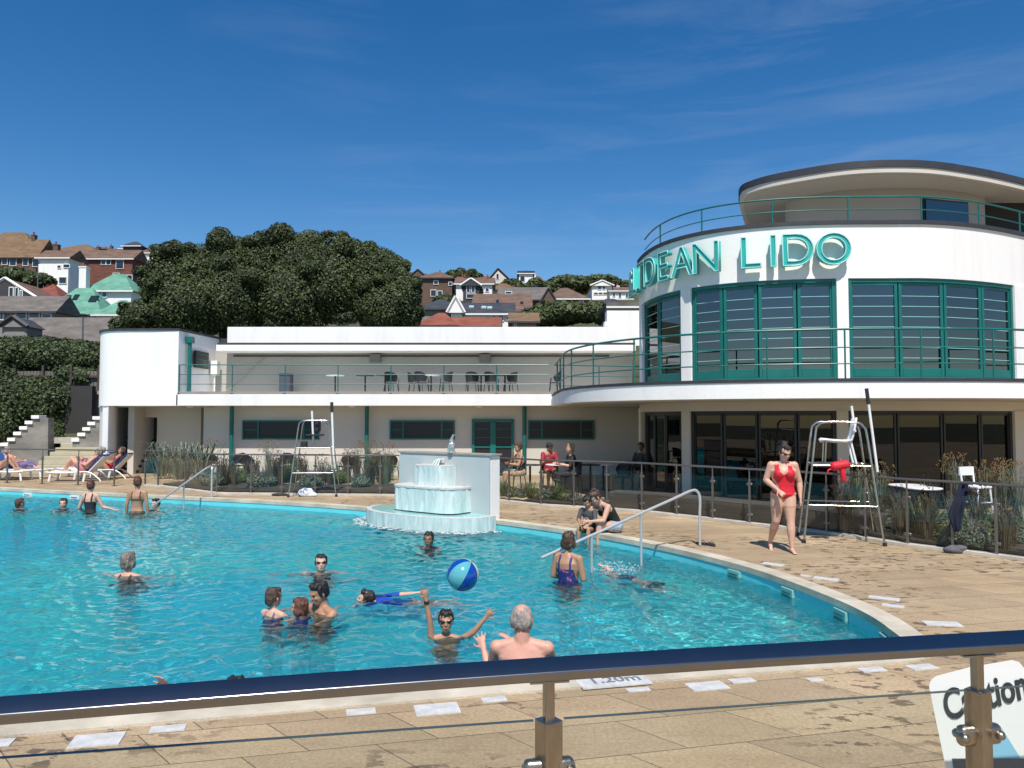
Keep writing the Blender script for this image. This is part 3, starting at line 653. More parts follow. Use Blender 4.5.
# ground level of the tower: pier, dark stairwell, inner pier, doorway
g = G(); g.prism([(-15.33,30.9),(-15.28,29.4),(-15.08,28.2),(-14.53,27.37),(-14.25,27.2),(-14.22,27.5),(-14.6,28.6),(-14.9,30.9)], 0, 2.48); g.obj('outer_pier', M['white'], wing, smooth=25)
xi = wx(133,28.2); g = G(); g.box((xi,29.2,1.24),(.22,2.2,2.48)); g.obj('inner_pier', M['cream'], wing)
g = G(); g.box(((-15+xi)/2,31.0,1.24),(xi+15.0,.2,2.48)); g.box((-13.2,30.4,1.2),(1.2,.1,2.4)); g.obj('stairwell_back', M['interior_dark'], wing)
g = G()
for k in range(13): g.box((-14.3,28.4+k*.2,.09+.18*k),(1.1,.24,.1))
g.obj('inner_stair', M['timber_dark'], wing)
x0, x1 = xi+.11, wx(205,29.3)
g = G(); g.box(((wx(157,28.9)+x1)/2,29.1,1.24),(x1-wx(157,28.9),.3,2.48)); g.box(((wx(136,28.9)+wx(157,28.9))/2,29.1,2.28),(wx(157,28.9)-wx(136,28.9),.3,.42)); g.obj('recess_wall', M['cream'], wing)
g = G(); g.box((-11.1,28.75,1.24),(.25,.98,2.48)); g.obj('recess_return', M['cream'], wing)
g = G(); g.box((wx(146,29.5),29.7,1.05),(1.0,.1,2.1)); g.box((wx(136.5,28.98),29.0,1.05),(.07,.1,2.1)); g.obj('dark_doorway', M['interior_dark'], wing)
g = G(); g.box((-12.85,29.9,2.46),(4.0,4.5,.04)); g.obj('soffit', M['shaded_soffit'], wing)
# tower side: down pipe, window, meter boxes
def side(y): return -11.73+(y-27.0)*(.28/2.7)+.03
g = G(); y = 27.55; g.tube([(side(y)+.08,y,2.95),(side(y)+.08,y,4.95)],.075,8); g.box((side(y)+.1,y,4.85),(.2,.25,.22)); g.obj('down_pipe', M['teal'], wing, smooth=40)
g = G(); g.box((side(28.5)+.02,28.5,4.2),(.08,1.2,.62)); fo = g.obj('tower_window', M['frame_dark'], wing)
g = G()
for z in (4.0,4.2,4.4): g.box((side(28.5)+.07,28.5,z),(.02,1.1,.03))
g.obj('glazing_bars', M['teal'], fo, off=False)
g = G(); g.box((side(29.3)+.15,29.3,3.95),(.25,.3,.55)); g.obj('meter_box', M['plastic_white'], wing, bev=.01)
g = G(); g.tube([(side(29.3)+.15,29.25,2.9),(side(29.3)+.15,29.25,3.7)],.03,6); g.obj('conduit', M['plastic_white'], wing)
# cable hanging across the upper wall
g = G(); g.tube(smoothline([(wx(264,29.5),29.55,4.4),(wx(252,29.5),29.5,3.95),(wx(240,29.5),29.45,3.45),(wx(226,29.5),29.4,3.05)],5),.022,6); tag(g.obj('hanging_cable', M['interior']), 'pale cable drooping down the shaded upper wall near the stair tower', 'cable')
M_done = True
# ================================================================ fences
def fence(name, label, base_px=None, pts=None, group='glass and steel fences round the pool', z0=0, H=1.07, closed_glass=True, posts=None, mt='steel_grey', glassy=True):
    P = pts or [on(x, y) for x, y in base_px]; P = [Vector((p[0],p[1],z0)) for p in P]
    r = thing(name, label, 'fence', tuple(P[len(P)//2]), group=group, world=True)
    sm = smoothline(P, 4)
    g = G(); g.tube([(p.x,p.y,z0+H) for p in sm], .021, 10); g.obj('handrail', M['steel'] if mt=='steel' else M['steel_grey'], r, smooth=50)
    for i, p in enumerate(P):
        q = P[min(i+1,len(P)-1)]-P[max(i-1,0)]; a = math.atan2(q.y, q.x)
        g = G(); g.box((p.x,p.y,z0+H-.12),(.022,.022,.22),a); g.box((p.x,p.y,z0+(H-.2)/2),(.040,.040,H-.2),a); g.box((p.x,p.y,z0+.01),(.11,.11,.02),a)
        po = g.obj('post', M[mt], r, bev=.004, seg=1)
        for z in (.78,.2):
            g = G(); g.box((p.x,p.y,z0+z),(.12,.03,.045),a); g.obj('clamp', M[mt], po, off=False, bev=.01, seg=1)
    if glassy:
        for a_, b_ in zip(P[:-1], P[1:]):
            u = b_-a_; L = u.length; u.normalize(); m_ = (a_+b_)/2; a = math.atan2(u.y,u.x)
            g = G(); g.box((m_.x,m_.y,z0+.49),(L-.09,.01,.8),a); g.obj('glass_panel', M['glass'], r)
    return r
FA = [(-70,480),(-30,481.5),(7,483),(42,484),(78,485),(114,486)]
fence('pool_fence', 'short run of grey post fence in front of the sun loungers', FA, glassy=False)
FB = [(145,486),(158,486.8),(185,490),(217,494),(251,494.6),(282,495),(315,495.4),(348,495.7),(380,496),(415,496.6)]
fence('pool_fence', 'glass fence in front of the planted bed left of the fountain', FB)
FC = [(475,499),(509,502.5),(541,506),(574,508),(607,510),(642,512.5),(677,516.5),(713,520.5),(750,525),(788,529.3),(827,534.3),(866,540),(908,546.6),(953,552),(997,557.5),(1046,564),(1100,572)]
fence('pool_fence', 'long curving glass fence between the café terrace and the paved pool deck', FC)
# pale kerb under the long fence
kb = smoothline([on(x, y) for x, y in FC], 4); kb = [Vector((p.x,p.y,0)) for p in kb]
g = G(); g.ring(offset(kb, .06), offset(kb, -.10), 0.003, .05, closed=False); struct(g.obj('kerb', M['stone_white']))
kb2 = smoothline([on(x, y) for x, y in FB], 4); kb2 = [Vector((p.x,p.y,0)) for p in kb2]
g = G(); g.ring(offset(kb2, .06), offset(kb2, -.10), 0.003, .05, closed=False); struct(g.obj('kerb', M['stone_white']))
# ------------- foreground fence, steel with a flattened rail
T = Vector((.461, .0905, 0)).normalized(); A = Vector((.082, 1.752, 0)); ZT = .45
RZ = 2.05-.56+.0
ff = thing('front_fence', 'steel rail fence with clear glass crossing the whole foreground', 'fence', (A.x, A.y, ZT), world=True)
U = (Vector((1.155,1.942,0))-A); SP = U.length; U.normalize(); ang = math.atan2(U.y, U.x)
# rail follows the picture: slight sag free straight tube
M['glass_edge'] = mat('glass_edge', (.05,.07,.06), .2)
# rail profile: a broad sloping top face, a narrower lower face, all corners rounded
def rprof():
    # corners of the section in (towards the camera, up)
    C4 = [(-.018,.023),(.0235,.0),(.0205,-.021),(-.020,-.019)]; out = []
    for i in range(4):
        p0 = Vector(C4[i-1]); p1 = Vector(C4[i]); p2 = Vector(C4[(i+1)%4]); a_ = (p0-p1).normalized()*.0035; b_ = (p2-p1).normalized()*.0035
        for k in range(5):
            t = k/4; out.append((p1+a_)*(1-t)**2+p1*2*t*(1-t)+(p1+b_)*t*t)
    return out
RP = rprof(); TO = Vector((U.y,-U.x,0))
U2 = Vector((1,.2366,0)).normalized()
CL_ = smoothline([A-U2*4, A-U2*2, A-U2*1.0, A-U2*.35, A+U*.35, A+U*1.1, A+U*2.5, A+U*5], 4)
g = G(); g.loft([[c_+TO*q.x+Vector((0,0,RZ+q.y)) for q in RP] for c_ in CL_]); g.obj('handrail', M['steel_rail'], ff, smooth=55)
for k in (-4,-3,-2,-1,0,1,2,3,4):
    p = A+U*(SP*(k if k >= 0 else k-.4))
    g = G(); g.box((p.x,p.y,RZ-.075),(.022,.022,.13),ang+R(8)); g.box((p.x,p.y,RZ-.027),(.09,.03,.006),ang)
    st = g.obj('rail_stub', M['steel_old'], ff, bev=.002)
    g = G(); g.box((p.x,p.y,ZT+(RZ-.112-ZT)/2),(.046,.046,RZ-.112-ZT),ang+R(24)); po = g.obj('post', M['steel_old'], ff, bev=.003)
    g = G(); g.box((p.x,p.y,ZT+.006),(.13,.13,.012),ang); g.obj('foot_plate', M['steel_old'], po, off=False, bev=.003)
    for z in (RZ-.222, ZT+.22):
        g = G(); g.box((p.x,p.y,z),(.115,.03,.05),ang)
        for s_ in (-1,1): 
            q = p+U*(.05*s_); g.cap((q.x,q.y-.016,z),(q.x,q.y+.016,z),.012,.012,10)
        g.obj('glass_clamp', M['steel_old'], po, off=False, bev=.012, seg=3, smooth=40)
    g = G(); a_ = p+U*.035; b_ = p+U*(SP*(1.4 if k == -1 else 1)-.035); m_ = (a_+b_)/2; g.box((m_.x,m_.y,(ZT+.06+RZ-.114)/2),((b_-a_).length,.010,RZ-.114-ZT-.06),ang)
    gp = g.obj('glass_panel', M['glass'], ff); g = G(); g.box((m_.x,m_.y,RZ-.1125),((b_-a_).length,.0104,.0012),ang); g.obj('glass_edge', M['glass_edge'], gp, off=False)
# ------------- pool handrails
def handrail(name, label, paths, r=.022, posts=(), grp=None):
    t = thing(name, label, 'handrail', tuple(paths[0][0])[:2]+(0,), group=grp, world=True)
    for p in paths: g = G(); g.tube(smoothline(p, 5), r, 10); g.obj('rail', M['steel_pale'], t, smooth=50)
    for a, b in posts: g = G(); g.tube([a,b], r*.9, 10); g.lathe([(.05,0),(.05,.015),(.02,.02)], b, 12); g.obj('post', M['steel_pale'], t, smooth=50)
    return t
# right rail: from the deck at (700,545) over and down into the water at (540,558)
pe = on(700,546); Yt = pe.y
top = at(692,490.5,Yt-.05)
lo = at(541,558,10.6)
mid = top+(lo-top)*.40
handrail('pool_handrail', 'long steel handrail sloping down into the water behind the woman in navy',
  [[Vector((pe.x,pe.y,.01)), Vector((pe.x,pe.y,.45)), at(700,500,Yt), at(698,492.5,Yt), top, top+(lo-top)*.15, mid, lo]],
  posts=[(top+(lo-top)*.375, Vector(((top+(lo-top)*.375).x,(top+(lo-top)*.375).y,-1.0))), (top+(lo-top)*.70, Vector(((top+(lo-top)*.70).x,(top+(lo-top)*.70).y,-1.2)))])
# left rail near the bathing women
pe = on(184,501.5); pb = Vector((pe.x, pe.y, 0)); tp = at(212,466,pe.y+.9)
handrail('pool_handrail', 'grey steel handrail sloping down into the far left corner of the pool',
  [[Vector((tp.x,tp.y,.01)), Vector((tp.x,tp.y,.6)), at(212,470,pe.y+.9), at(209,466.8,pe.y+.85), at(184,484,pe.y-.1), at(152,506.5,pe.y-1.6)]],
  posts=[(at(184,484,pe.y-.1), Vector((at(184,484,pe.y-.1).x, pe.y-.1, -1.0)))])
# ================================================================ cascade fountain
FD = Vector((-.8,.6,0)); FN = Vector((-.6,-.8,0)); F0 = Vector((-.44,15.5,0))
M['pale_blue'] = mat('pale_blue_render', (.44,.48,.475), .7, var=.06, sc_=(1.5,1.5,.5), bump=.08)
def foam_mat():
    m = bpy.data.materials.new('falling_water'); m.use_nodes = True; n = m.node_tree; b = n.nodes['Principled BSDF']; L = n.links.new
    tc = n.nodes.new('ShaderNodeTexCoord'); mp = n.nodes.new('ShaderNodeMapping'); mp.inputs['Scale'].default_value = (13,13,2.2); L(tc.outputs['Object'], mp.inputs[0])
    z = n.nodes.new('ShaderNodeTexNoise'); z.inputs['Scale'].default_value = 1; z.inputs['Detail'].default_value = 6; z.inputs['Roughness'].default_value = .7; L(mp.outputs[0], z.inputs[0])
    r = n.nodes.new('ShaderNodeValToRGB'); r.color_ramp.elements[0].position = .36; r.color_ramp.elements[1].position = .66
    r.color_ramp.elements[0].color = (.46,.60,.58,1); r.color_ramp.elements[1].color = (.72,.79,.76,1); L(z.outputs[0], r.inputs[0]); L(r.outputs[0], b.inputs['Base Color'])
    bp = n.nodes.new('ShaderNodeBump'); bp.inputs['Strength'].default_value = .5; bp.inputs['Distance'].default_value = .05; L(z.outputs[0], bp.inputs['Height']); L(bp.outputs[0], b.inputs['Normal'])
    b.inputs['Roughness'].default_value = .12; return m
M['foam'] = foam_mat()
ft = thing('fountain', 'white stepped cascade fountain standing at the pool edge', 'fountain', tuple(F0), world=True)
fa = math.atan2(FD.y, FD.x)
g = G(); c = F0+FD*1.275-FN*.17; g.box((c.x,c.y,.645),(2.55,.30,1.29),fa); g.obj('back_wall', M['white'], ft, bev=.008)
c = F0+FD*1.275-FN*.0; g = G(); g.box((c.x,c.y,.63),(2.545,.03,1.24),fa); g.obj('front_panel', M['pale_blue'], ft)
g = G(); c = F0+FD*1.275-FN*.16; g.box((c.x,c.y,1.305),(2.62,.38,.035),fa); g.obj('wall_coping', M['interior'], ft, bev=.005)
def half(cs, a, b, k=28, n_=None):
    n_ = n_ or (2.3 if a > 1.1 else 4.5); C = F0+FD*cs; out = []
    for i in range(k+1):
        ph = math.pi*i/k; c_, s_ = math.cos(ph), math.sin(ph)
        out.append(C+FD*(a*math.copysign(abs(c_)**(2/n_), c_))+FN*(b*abs(s_)**(2/n_)+.016))
    return out
def tier(name, cs, a, b, z0, z1, lip):
    g = G(); P = half(cs,a,b); g.prism([(p.x,p.y) for p in P], z0, z1-.03); o = g.obj(name, M['foam'], ft, smooth=40)
    # rippled curtain of water over the lip
    rg_ = random.Random(int(cs*100+a*10)); Pf = half(cs, a+.05, b+.05, 90); gg = G(); rows = 7; vs = []; fs = []
    for r_ in range(rows):
        z = z1-(z1-z0)*r_/(rows-1)
        for p in Pf:
            q = p+Vector((mnoise.noise(Vector((p.x*9,p.y*9,z*2))),mnoise.noise(Vector((p.y*9,p.x*9,z*2+5))),0))*.022; vs.append((q.x,q.y,z))
    w_ = len(Pf)
    for r_ in range(rows-1):
        for i in range(w_-1):
            fs.append((r_*w_+i, r_*w_+i+1, (r_+1)*w_+i+1, (r_+1)*w_+i))
    gg.add(vs, fs); gg.obj('water_curtain', M['foam'], o, off=False, smooth=80)
    g = G(); g.prism([(p.x,p.y) for p in half(cs,a+lip,b+lip)], z1-.03, z1+.012); g.obj('basin_rim', M['tile_white'], o, off=False, smooth=40, bev=.006)
tier('upper_tier', 1.36, .42, .34, .62, 1.06, .05)
tier('middle_tier', 1.38, .84, .56, .14, .64, .06)
tier('lower_tier', 1.50, 1.62, .98, -.22, .10, .04)
M['aqua'] = mat('basin_water', (.30,.60,.58), .06, var=.12, sc_=(6,6,6), bump=.3, bs=14)
g = G(); g.prism([(p.x,p.y) for p in half(1.50,1.55,.92)], .085, .116); g.obj('basin_water', M['aqua'], ft)
# outlet in the wall and the small silver figure on top
g = G(); c = F0+FD*1.28+FN*.04; g.box((c.x,c.y,1.15),(.16,.05,.10),fa); g.obj('spout', M['tile_white'], ft, bev=.01)
g = G()
for k in (-1,0,1):
    a_ = c+FD*(.03*k)+FN*.03; g.tube(smoothline([tuple(a_)[:2]+(1.18,), tuple(a_+FN*.08+FD*.02*k)[:2]+(1.17,), tuple(a_+FN*.15+FD*.05*k)[:2]+(1.07,)],4), .014, 6)
g.obj('water_jet', M['foam'], ft, smooth=60)
fg = thing('fountain_figure', 'small silver bird figure perched on the fountain wall', 'statue', tuple(F0+FD*1.02)[:2]+(1.322,), fa)
M['silver'] = mat('silver', (.62,.62,.60), .25, metal=.7, var=.15, sc_=(12,12,12))
g = G(); g.ell((0,0,.12),(.07,.065,.13)); g.ell((.01,0,.24),(.05,.045,.07)); g.cap((.0,0,.28),(-.03,0,.36),.035,.022); g.cap((-.03,0,.37),(-.085,0,.37),.018,.006); g.cap((.03,0,.1),(.09,0,.02),.035,.015)
bo = g.obj('body', M['silver'], fg, smooth=60); g = G(); g.cap((0,.055,.18),(.04,.07,.05),.03,.02); g.cap((0,-.055,.18),(.04,-.07,.05),.03,.02); g.obj('wing', M['silver'], fg, smooth=60)
g = G(); g.lathe([(.09,0),(.09,.025),(.06,.035)],(0,0,0),16); g.obj('base', M['silver'], fg, smooth=40)
# splash foam where the cascade meets the pool
g = G(); 
for i in range(420):
    P = half(1.50,1.68+rnd.random()*.28,1.04+rnd.random()*.3); p = P[rnd.randrange(1,28)]; r_ = .006+.014*rnd.random()**2
    g.ell((p.x+rnd.uniform(-.05,.05),p.y+rnd.uniform(-.05,.05),WATER_Z+.01),(r_*1.6,r_*1.6,r_*.7),nu=6,nv=4)
o = g.obj('foam', M['tile_white'], smooth=80); o['kind'] = 'stuff'; tag(o, 'white foam floating round the foot of the fountain', 'foam', kind='stuff')
# ================================================================ vegetation
def leafmat(name, c1, c2, sc_=.7):
    m = bpy.data.materials.new(name); m.use_nodes = True; n = m.node_tree; b = n.nodes['Principled BSDF']; L = n.links.new
    oi = n.nodes.new('ShaderNodeTexCoord'); z = n.nodes.new('ShaderNodeTexNoise'); z.inputs['Scale'].default_value = sc_*3; z.inputs['Detail'].default_value = 5; z.inputs['Roughness'].default_value = .7
    r = n.nodes.new('ShaderNodeValToRGB'); r.color_ramp.elements[0].position = .3; r.color_ramp.elements[1].position = .7
    r.color_ramp.elements[0].color = (*c1,1); r.color_ramp.elements[1].color = (*c2,1); L(oi.outputs['Object'], z.inputs[0]); L(z.outputs[0], r.inputs[0]); L(r.outputs[0], b.inputs['Base Color'])
    b.inputs['Roughness'].default_value = .55; b.inputs['Specular IOR Level'].default_value = .35; return m
M['leaf_oak'] = leafmat('oak_leaf', (.022,.036,.010), (.085,.108,.034), .14)
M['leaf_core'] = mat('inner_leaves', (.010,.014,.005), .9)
M['leaf_hedge'] = leafmat('hedge_leaf', (.020,.035,.010), (.070,.095,.030))
M['leaf_bright'] = leafmat('shrub_leaf', (.05,.075,.02), (.14,.155,.055))
M['leaf_purple'] = leafmat('purple_leaf', (.05,.035,.045), (.13,.10,.12))
M['leaf_gold'] = leafmat('dry_seed_heads', (.15,.09,.035), (.30,.20,.08))
M['leaf_brown'] = leafmat('brown_stems', (.07,.055,.035), (.19,.15,.09))
M['leaf_grey'] = leafmat('grey_green_leaf', (.10,.13,.09), (.20,.24,.17))
M['bark'] = mat('bark', (.09,.07,.05), .9, var=.3, sc_=(6,6,2), bump=.5)
def quads(pos, nrm, size, rg, asp=.6):
    """one mesh of many separate leaf faces; numpy"""
    N = len(pos); rv = rg.normal(size=(N,3)); n_ = nrm + rv*.55; n_ /= np.linalg.norm(n_,axis=1)[:,None]
    a = np.cross(n_, rg.normal(size=(N,3))); a /= np.linalg.norm(a,axis=1)[:,None]; b = np.cross(n_, a)
    s = (size*(.6+.8*rg.random(N)))[:,None]
    V = np.stack([pos-a*s*.5, pos-b*s*asp*.5+a*s*.1, pos+a*s*.6, pos+b*s*asp*.5+a*s*.1],1).reshape(-1,3)
    return V
def leafobj(name, V, m, parent=None, w=None):
    me = bpy.data.meshes.new(name); n = len(V)//4; V = V.astype(np.float32); me.vertices.add(len(V)); me.vertices.foreach_set('co', V.ravel())
    me.loops.add(len(V)); me.loops.foreach_set('vertex_index', np.arange(len(V),dtype=np.int32)); me.polygons.add(n); me.polygons.foreach_set('loop_start', np.arange(0,len(V),4,dtype=np.int32)); me.update(calc_edges=True)
    me.materials.append(m); o = bpy.data.objects.new(name, me); COL.objects.link(o)
    if parent is not None: o.parent = parent
    return o
def blobs_leaves(blobs, n, size, seed, shell=.28):
    rg = np.random.default_rng(seed); bl = np.array([b[:3] for b in blobs]); rr = np.array([b[3:6] for b in blobs]); wgt = (rr[:,0]*rr[:,2]); wgt = wgt/wgt.sum()
    k = rg.choice(len(bl), n, p=wgt); d = rg.normal(size=(n,3)); d /= np.linalg.norm(d,axis=1)[:,None]
    # leaf sprays clump: modulate the radius with a few random lobes
    lob = rg.normal(size=(40,3)); lob /= np.linalg.norm(lob,axis=1)[:,None]; dd = d@lob.T; m_ = np.clip((dd.max(axis=1)-.80)/.2,0,1)
    rad = 1-shell*(1-m_)*rg.random(n)**.6 - .12*rg.random(n) + .07*rg.random(n)
    pos = bl[k]+d*rr[k]*rad[:,None]
    # drop leaves buried deep inside another blob
    keep = np.ones(n,bool)
    for j in range(len(bl)):
        q = np.linalg.norm((pos-bl[j])/rr[j],axis=1); keep &= ~((q<.62)&(k!=j))
    pos = pos[keep]; d = d[keep]
    return quads(pos, d*1.0+np.array([0,0,.3]), np.full(len(pos), size), rg)
def tree(name, label, cat, base, blobs, n, size, seed, m='leaf_oak', trunk=.3, group=None, core=.72):
    r = thing(name, label, cat, base, group=group)
    bl = [(b[0]-base[0],b[1]-base[1],b[2]-base[2])+tuple(b[3:]) for b in blobs]
    cr = leafobj('crown', blobs_leaves(bl, n, size, seed), M[m], r)
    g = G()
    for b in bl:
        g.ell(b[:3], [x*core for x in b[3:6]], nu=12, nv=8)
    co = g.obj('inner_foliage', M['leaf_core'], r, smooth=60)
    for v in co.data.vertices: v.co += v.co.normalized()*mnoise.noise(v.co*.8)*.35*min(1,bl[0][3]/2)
    if trunk:
        g = G(); top = Vector(bl[0][:3]); g.tube(smoothline([(0,0,-1.5),(.1*trunk,.05,0),(top.x*.3,top.y*.3,top.z*.35),(top.x*.8,top.y*.8,top.z*.8)],4), [trunk*(1-.045*i) for i in range(13)], 9)
        for b in bl[1:7]: g.tube([(top.x*.3,top.y*.3,top.z*.35),tuple(Vector(b[:3])*.85)], [trunk*.45,trunk*.15], 7)
        g.obj('trunk', M['bark'], r, smooth=60)
    return r
def blob_px(px, py, Y, rx, rz=None, ry=None):
    p = at(px, py, Y); k = Y/F; return (p.x, p.y, p.z, rx*k, (ry or rx)*k, (rz or rx)*k)
# the big dark evergreen oaks behind the wing
Y0 = 44
oaks = [
 ('leftmost of the big dark oaks, low and spreading beside the green roofed house', [(178,285,44,36,34),(146,316,43,24,18),(182,268,45,28,22),(190,305,43,38,36),(158,284,45,16,16),(124,326,43,14,10)], 24000),
 ('tall dark evergreen oak second from the left behind the white wing', [(225,276,46,38,34),(205,264,46,26,20),(243,254,47,24,15),(228,300,44,42,36),(258,262,46,22,20)], 26000),
 ('highest dark evergreen oak with a flat broken top behind the white wing', [(300,268,47,44,32),(275,252,47,26,18),(312,246,47,26,13),(340,250,47,26,14),(290,300,45,46,38),(340,285,45,40,40)], 30000),
 ('rightmost of the big dark oaks, stepping down towards the roofs', [(372,278,45,34,32),(391,270,46,18,16),(402,296,44,20,22),(385,308,44,32,28),(364,258,46,20,14),(410,316,44,12,16)], 24000)]
for i, (lb, bl, n) in enumerate(oaks):
    B = [blob_px(x,y,Y,rx,rz) for x,y,Y,rx,rz in bl]; base = (B[0][0], B[0][1], tz(B[0][0],B[0][1]))
    rb = random.Random(90+i); ex = []
    for b_ in B:
        for q_ in range(7):
            a_ = rb.uniform(-.4,3.5); s_ = rb.uniform(.14,.36); c_ = rb.uniform(-1,.3)
            ex.append((b_[0]+math.cos(a_)*b_[3]*.92, b_[1]+c_*b_[4]*.7, b_[2]+abs(math.sin(a_))*b_[5]*.92, b_[3]*s_, b_[4]*s_, b_[5]*s_*rb.uniform(.7,1.3)))
    B = B+ex
    tree('oak_tree', lb, 'tree', base, B, int(n*2.0), .13, 11+i, trunk=.45, group='dark evergreen oaks behind the wing')
# hedges and shrubs on the left bank
def shrub(name, label, cat, bl, n, size, seed, m='leaf_hedge', group=None, trunk=.08):
    B = [blob_px(*b) for b in bl]; zmin = min(b[2]-b[5] for b in B); base = (B[0][0], B[0][1], zmin+.05)
    return tree(name, label, cat, base, B, n, size, seed, m=m, trunk=trunk, group=group, core=.8)
shrub('hedge', 'dark upper hedge on the bank above the timber fence at the left', 'hedge', [(20,356,37,34,20),(60,358,37,34,20),(95,360,36.5,26,18),(-20,356,37,34,20),(45,350,37.5,26,14),(80,354,37,24,14)], 22000, .13, 31)
shrub('bush', 'big rounded dark bush between the hedge and the left stairs', 'bush', [(20,404,33,38,28),(50,400,32.6,26,24),(-10,400,33,36,40),(36,394,33,26,18),(8,428,32,16,16)], 20000, .12, 32)
shrub('bush', 'low dark bush behind the top of the right hand stair', 'bush', [(88,378,35,16,10),(70,374,35,16,9)], 2500, .16, 33)
shrub('bush', 'trailing dark creeper hanging beside the dark gap between the stairs', 'bush', [(62,448,31.5,7,12),(58,430,31.6,6,10)], 1500, .12, 37)
# trees among the far houses
for lb, bl, n, s_, sd in [
 ('wide dark evergreen tree right of the small white house on the ridge', [(570,285,150,26,9),(600,284,150,22,9),(545,290,148,20,8),(625,288,152,18,7)], 5200, .75, 41),
 ('rounded green tree just above the wing parapet by the raised wall', [(560,313,75,32,11),(590,312,75,24,10),(540,318,74,22,8),(604,316,74,14,8)], 8500, .42, 42),
 ('small dark tree between the brown house and the gabled house', [(462,297,110,8,6),(455,300,109,7,5)], 1200, .5, 43),
 ('dark green bush below the brown brick house with two windows', [(446,302,92,14,7),(456,306,92,10,6)], 1800, .4, 44),
 ('dark conifer on the ridge left of the gabled house', [(453,276,170,8,6),(461,274,170,6,6)], 800, .7, 45),
 ('green shrubs in front of the brick bungalow at the far left', [(15,277,84,22,9),(38,281,84,16,8),(-5,280,84,18,9)], 3200, .42, 46),
 ('dark tree poking over the ridge beside the rendered house', [(472,275,168,6,6),(478,278,168,6,5)], 600, .7, 47),
 ('small bush beside the double door white gable on the ridge', [(512,286,140,12,7),(502,290,138,10,6)], 1200, .6, 48),
 ('dark clipped tree standing right of the far gabled cottage', [(528,289,135,9,6),(535,284,136,8,6)], 900, .6, 49),
 ('dark trees on the ridge in front of the tile hung house', [(100,263,150,12,5),(118,262,150,10,5)], 900, .7, 50)]:
    B = [blob_px(*b) for b in bl]; base = (B[0][0], B[0][1], tz(B[0][0],B[0][1])); tree('tree', lb, 'tree', base, B, n, s_, sd, trunk=.25)
# ---------------------------------------------------------------- planting beds inside the fence
def bedpoly(name, base_px, d0, d1, h, m, label):
    P = smoothline([on(x, y) for x, y in base_px], 4); P = [Vector((p.x,p.y,0)) for p in P]; s_ = 1 if offset(P, 1)[len(P)//2].y > P[len(P)//2].y else -1
    g = G(); g.ring(offset(P, s_*d0), offset(P, s_*d1), .003, h, closed=False); return tag(g.obj(name, M[m]), label, 'planting bed')
bedpoly('planting_bed', FB[1:], .15, 2.3, .10, 'soil', 'brown soil bed behind the glass fence left of the fountain')
bedpoly('planting_bed', [(520,504),(541,506),(574,508),(600,510)], .15, 1.2, .10, 'soil', 'narrow soil bed behind the fence right of the fountain')
pl = bedpoly('planter', [(600,509.5),(642,512.5),(677,516.5),(713,520.5),(750,525),(788,529.3),(827,534.3),(866,540)], .25, 1.0, .36, 'timber_dark', 'low dark planter wall behind the glass fence below the café windows')
bedpoly('planting_bed', [(840,536),(866,540),(908,546.6),(953,552),(997,557.5),(1046,564),(1100,572)], .15, 3.0, .10, 'soil', 'brown soil bed with flowering shrubs behind the right hand fence')
def tuft(seed, n, h, spread, wd, droop=.3):
    """grass-like clump: curved tapering blades"""
    rg = random.Random(seed); g = G()
    for i in range(n):
        a = rg.random()*6.283; r0 = rg.random()*spread*.3; hh = h*(.6+.5*rg.random()); ln = spread*(.3+.7*rg.random())
        b = Vector((math.cos(a)*r0, math.sin(a)*r0, 0)); dx = Vector((math.cos(a), math.sin(a), 0)); s_ = Vector((-dx.y,dx.x,0))*wd
        p = [b, b+dx*ln*.3+Vector((0,0,hh*.6)), b+dx*ln*.7+Vector((0,0,hh)), b+dx*ln+Vector((0,0,hh*(1-droop*rg.random())))]
        g.add([p[0]-s_,p[0]+s_,p[1]+s_,p[1]-s_,p[2]+s_*.7,p[2]-s_*.7,p[3]],[(0,1,2,3),(3,2,4,5),(5,4,6)])
    return g
def heads(seed, n, h, spread, size):
    rg = random.Random(seed); g = G()
    for i in range(n):
        a = rg.random()*6.283; r_ = spread*math.sqrt(rg.random()); p = Vector((math.cos(a)*r_, math.sin(a)*r_, h*(.75+.4*rg.random())))
        for k in range(5):
            q = p+Vector((rg.uniform(-1,1),rg.uniform(-1,1),rg.uniform(-1.6,1.6)))*size*1.4; g.ell(q,(size*.5,size*.5,size*.7),nu=5,nv=4)
    return g
def leafball(seed, n, rx, rz, size):
    return blobs_leaves([(0,0,rz*.9,rx,rx,rz),(rx*.5,rx*.2,rz*.7,rx*.6,rx*.6,rz*.7),(-rx*.5,-rx*.1,rz*.6,rx*.6,rx*.6,rz*.6)], n, size, seed, shell=.5)
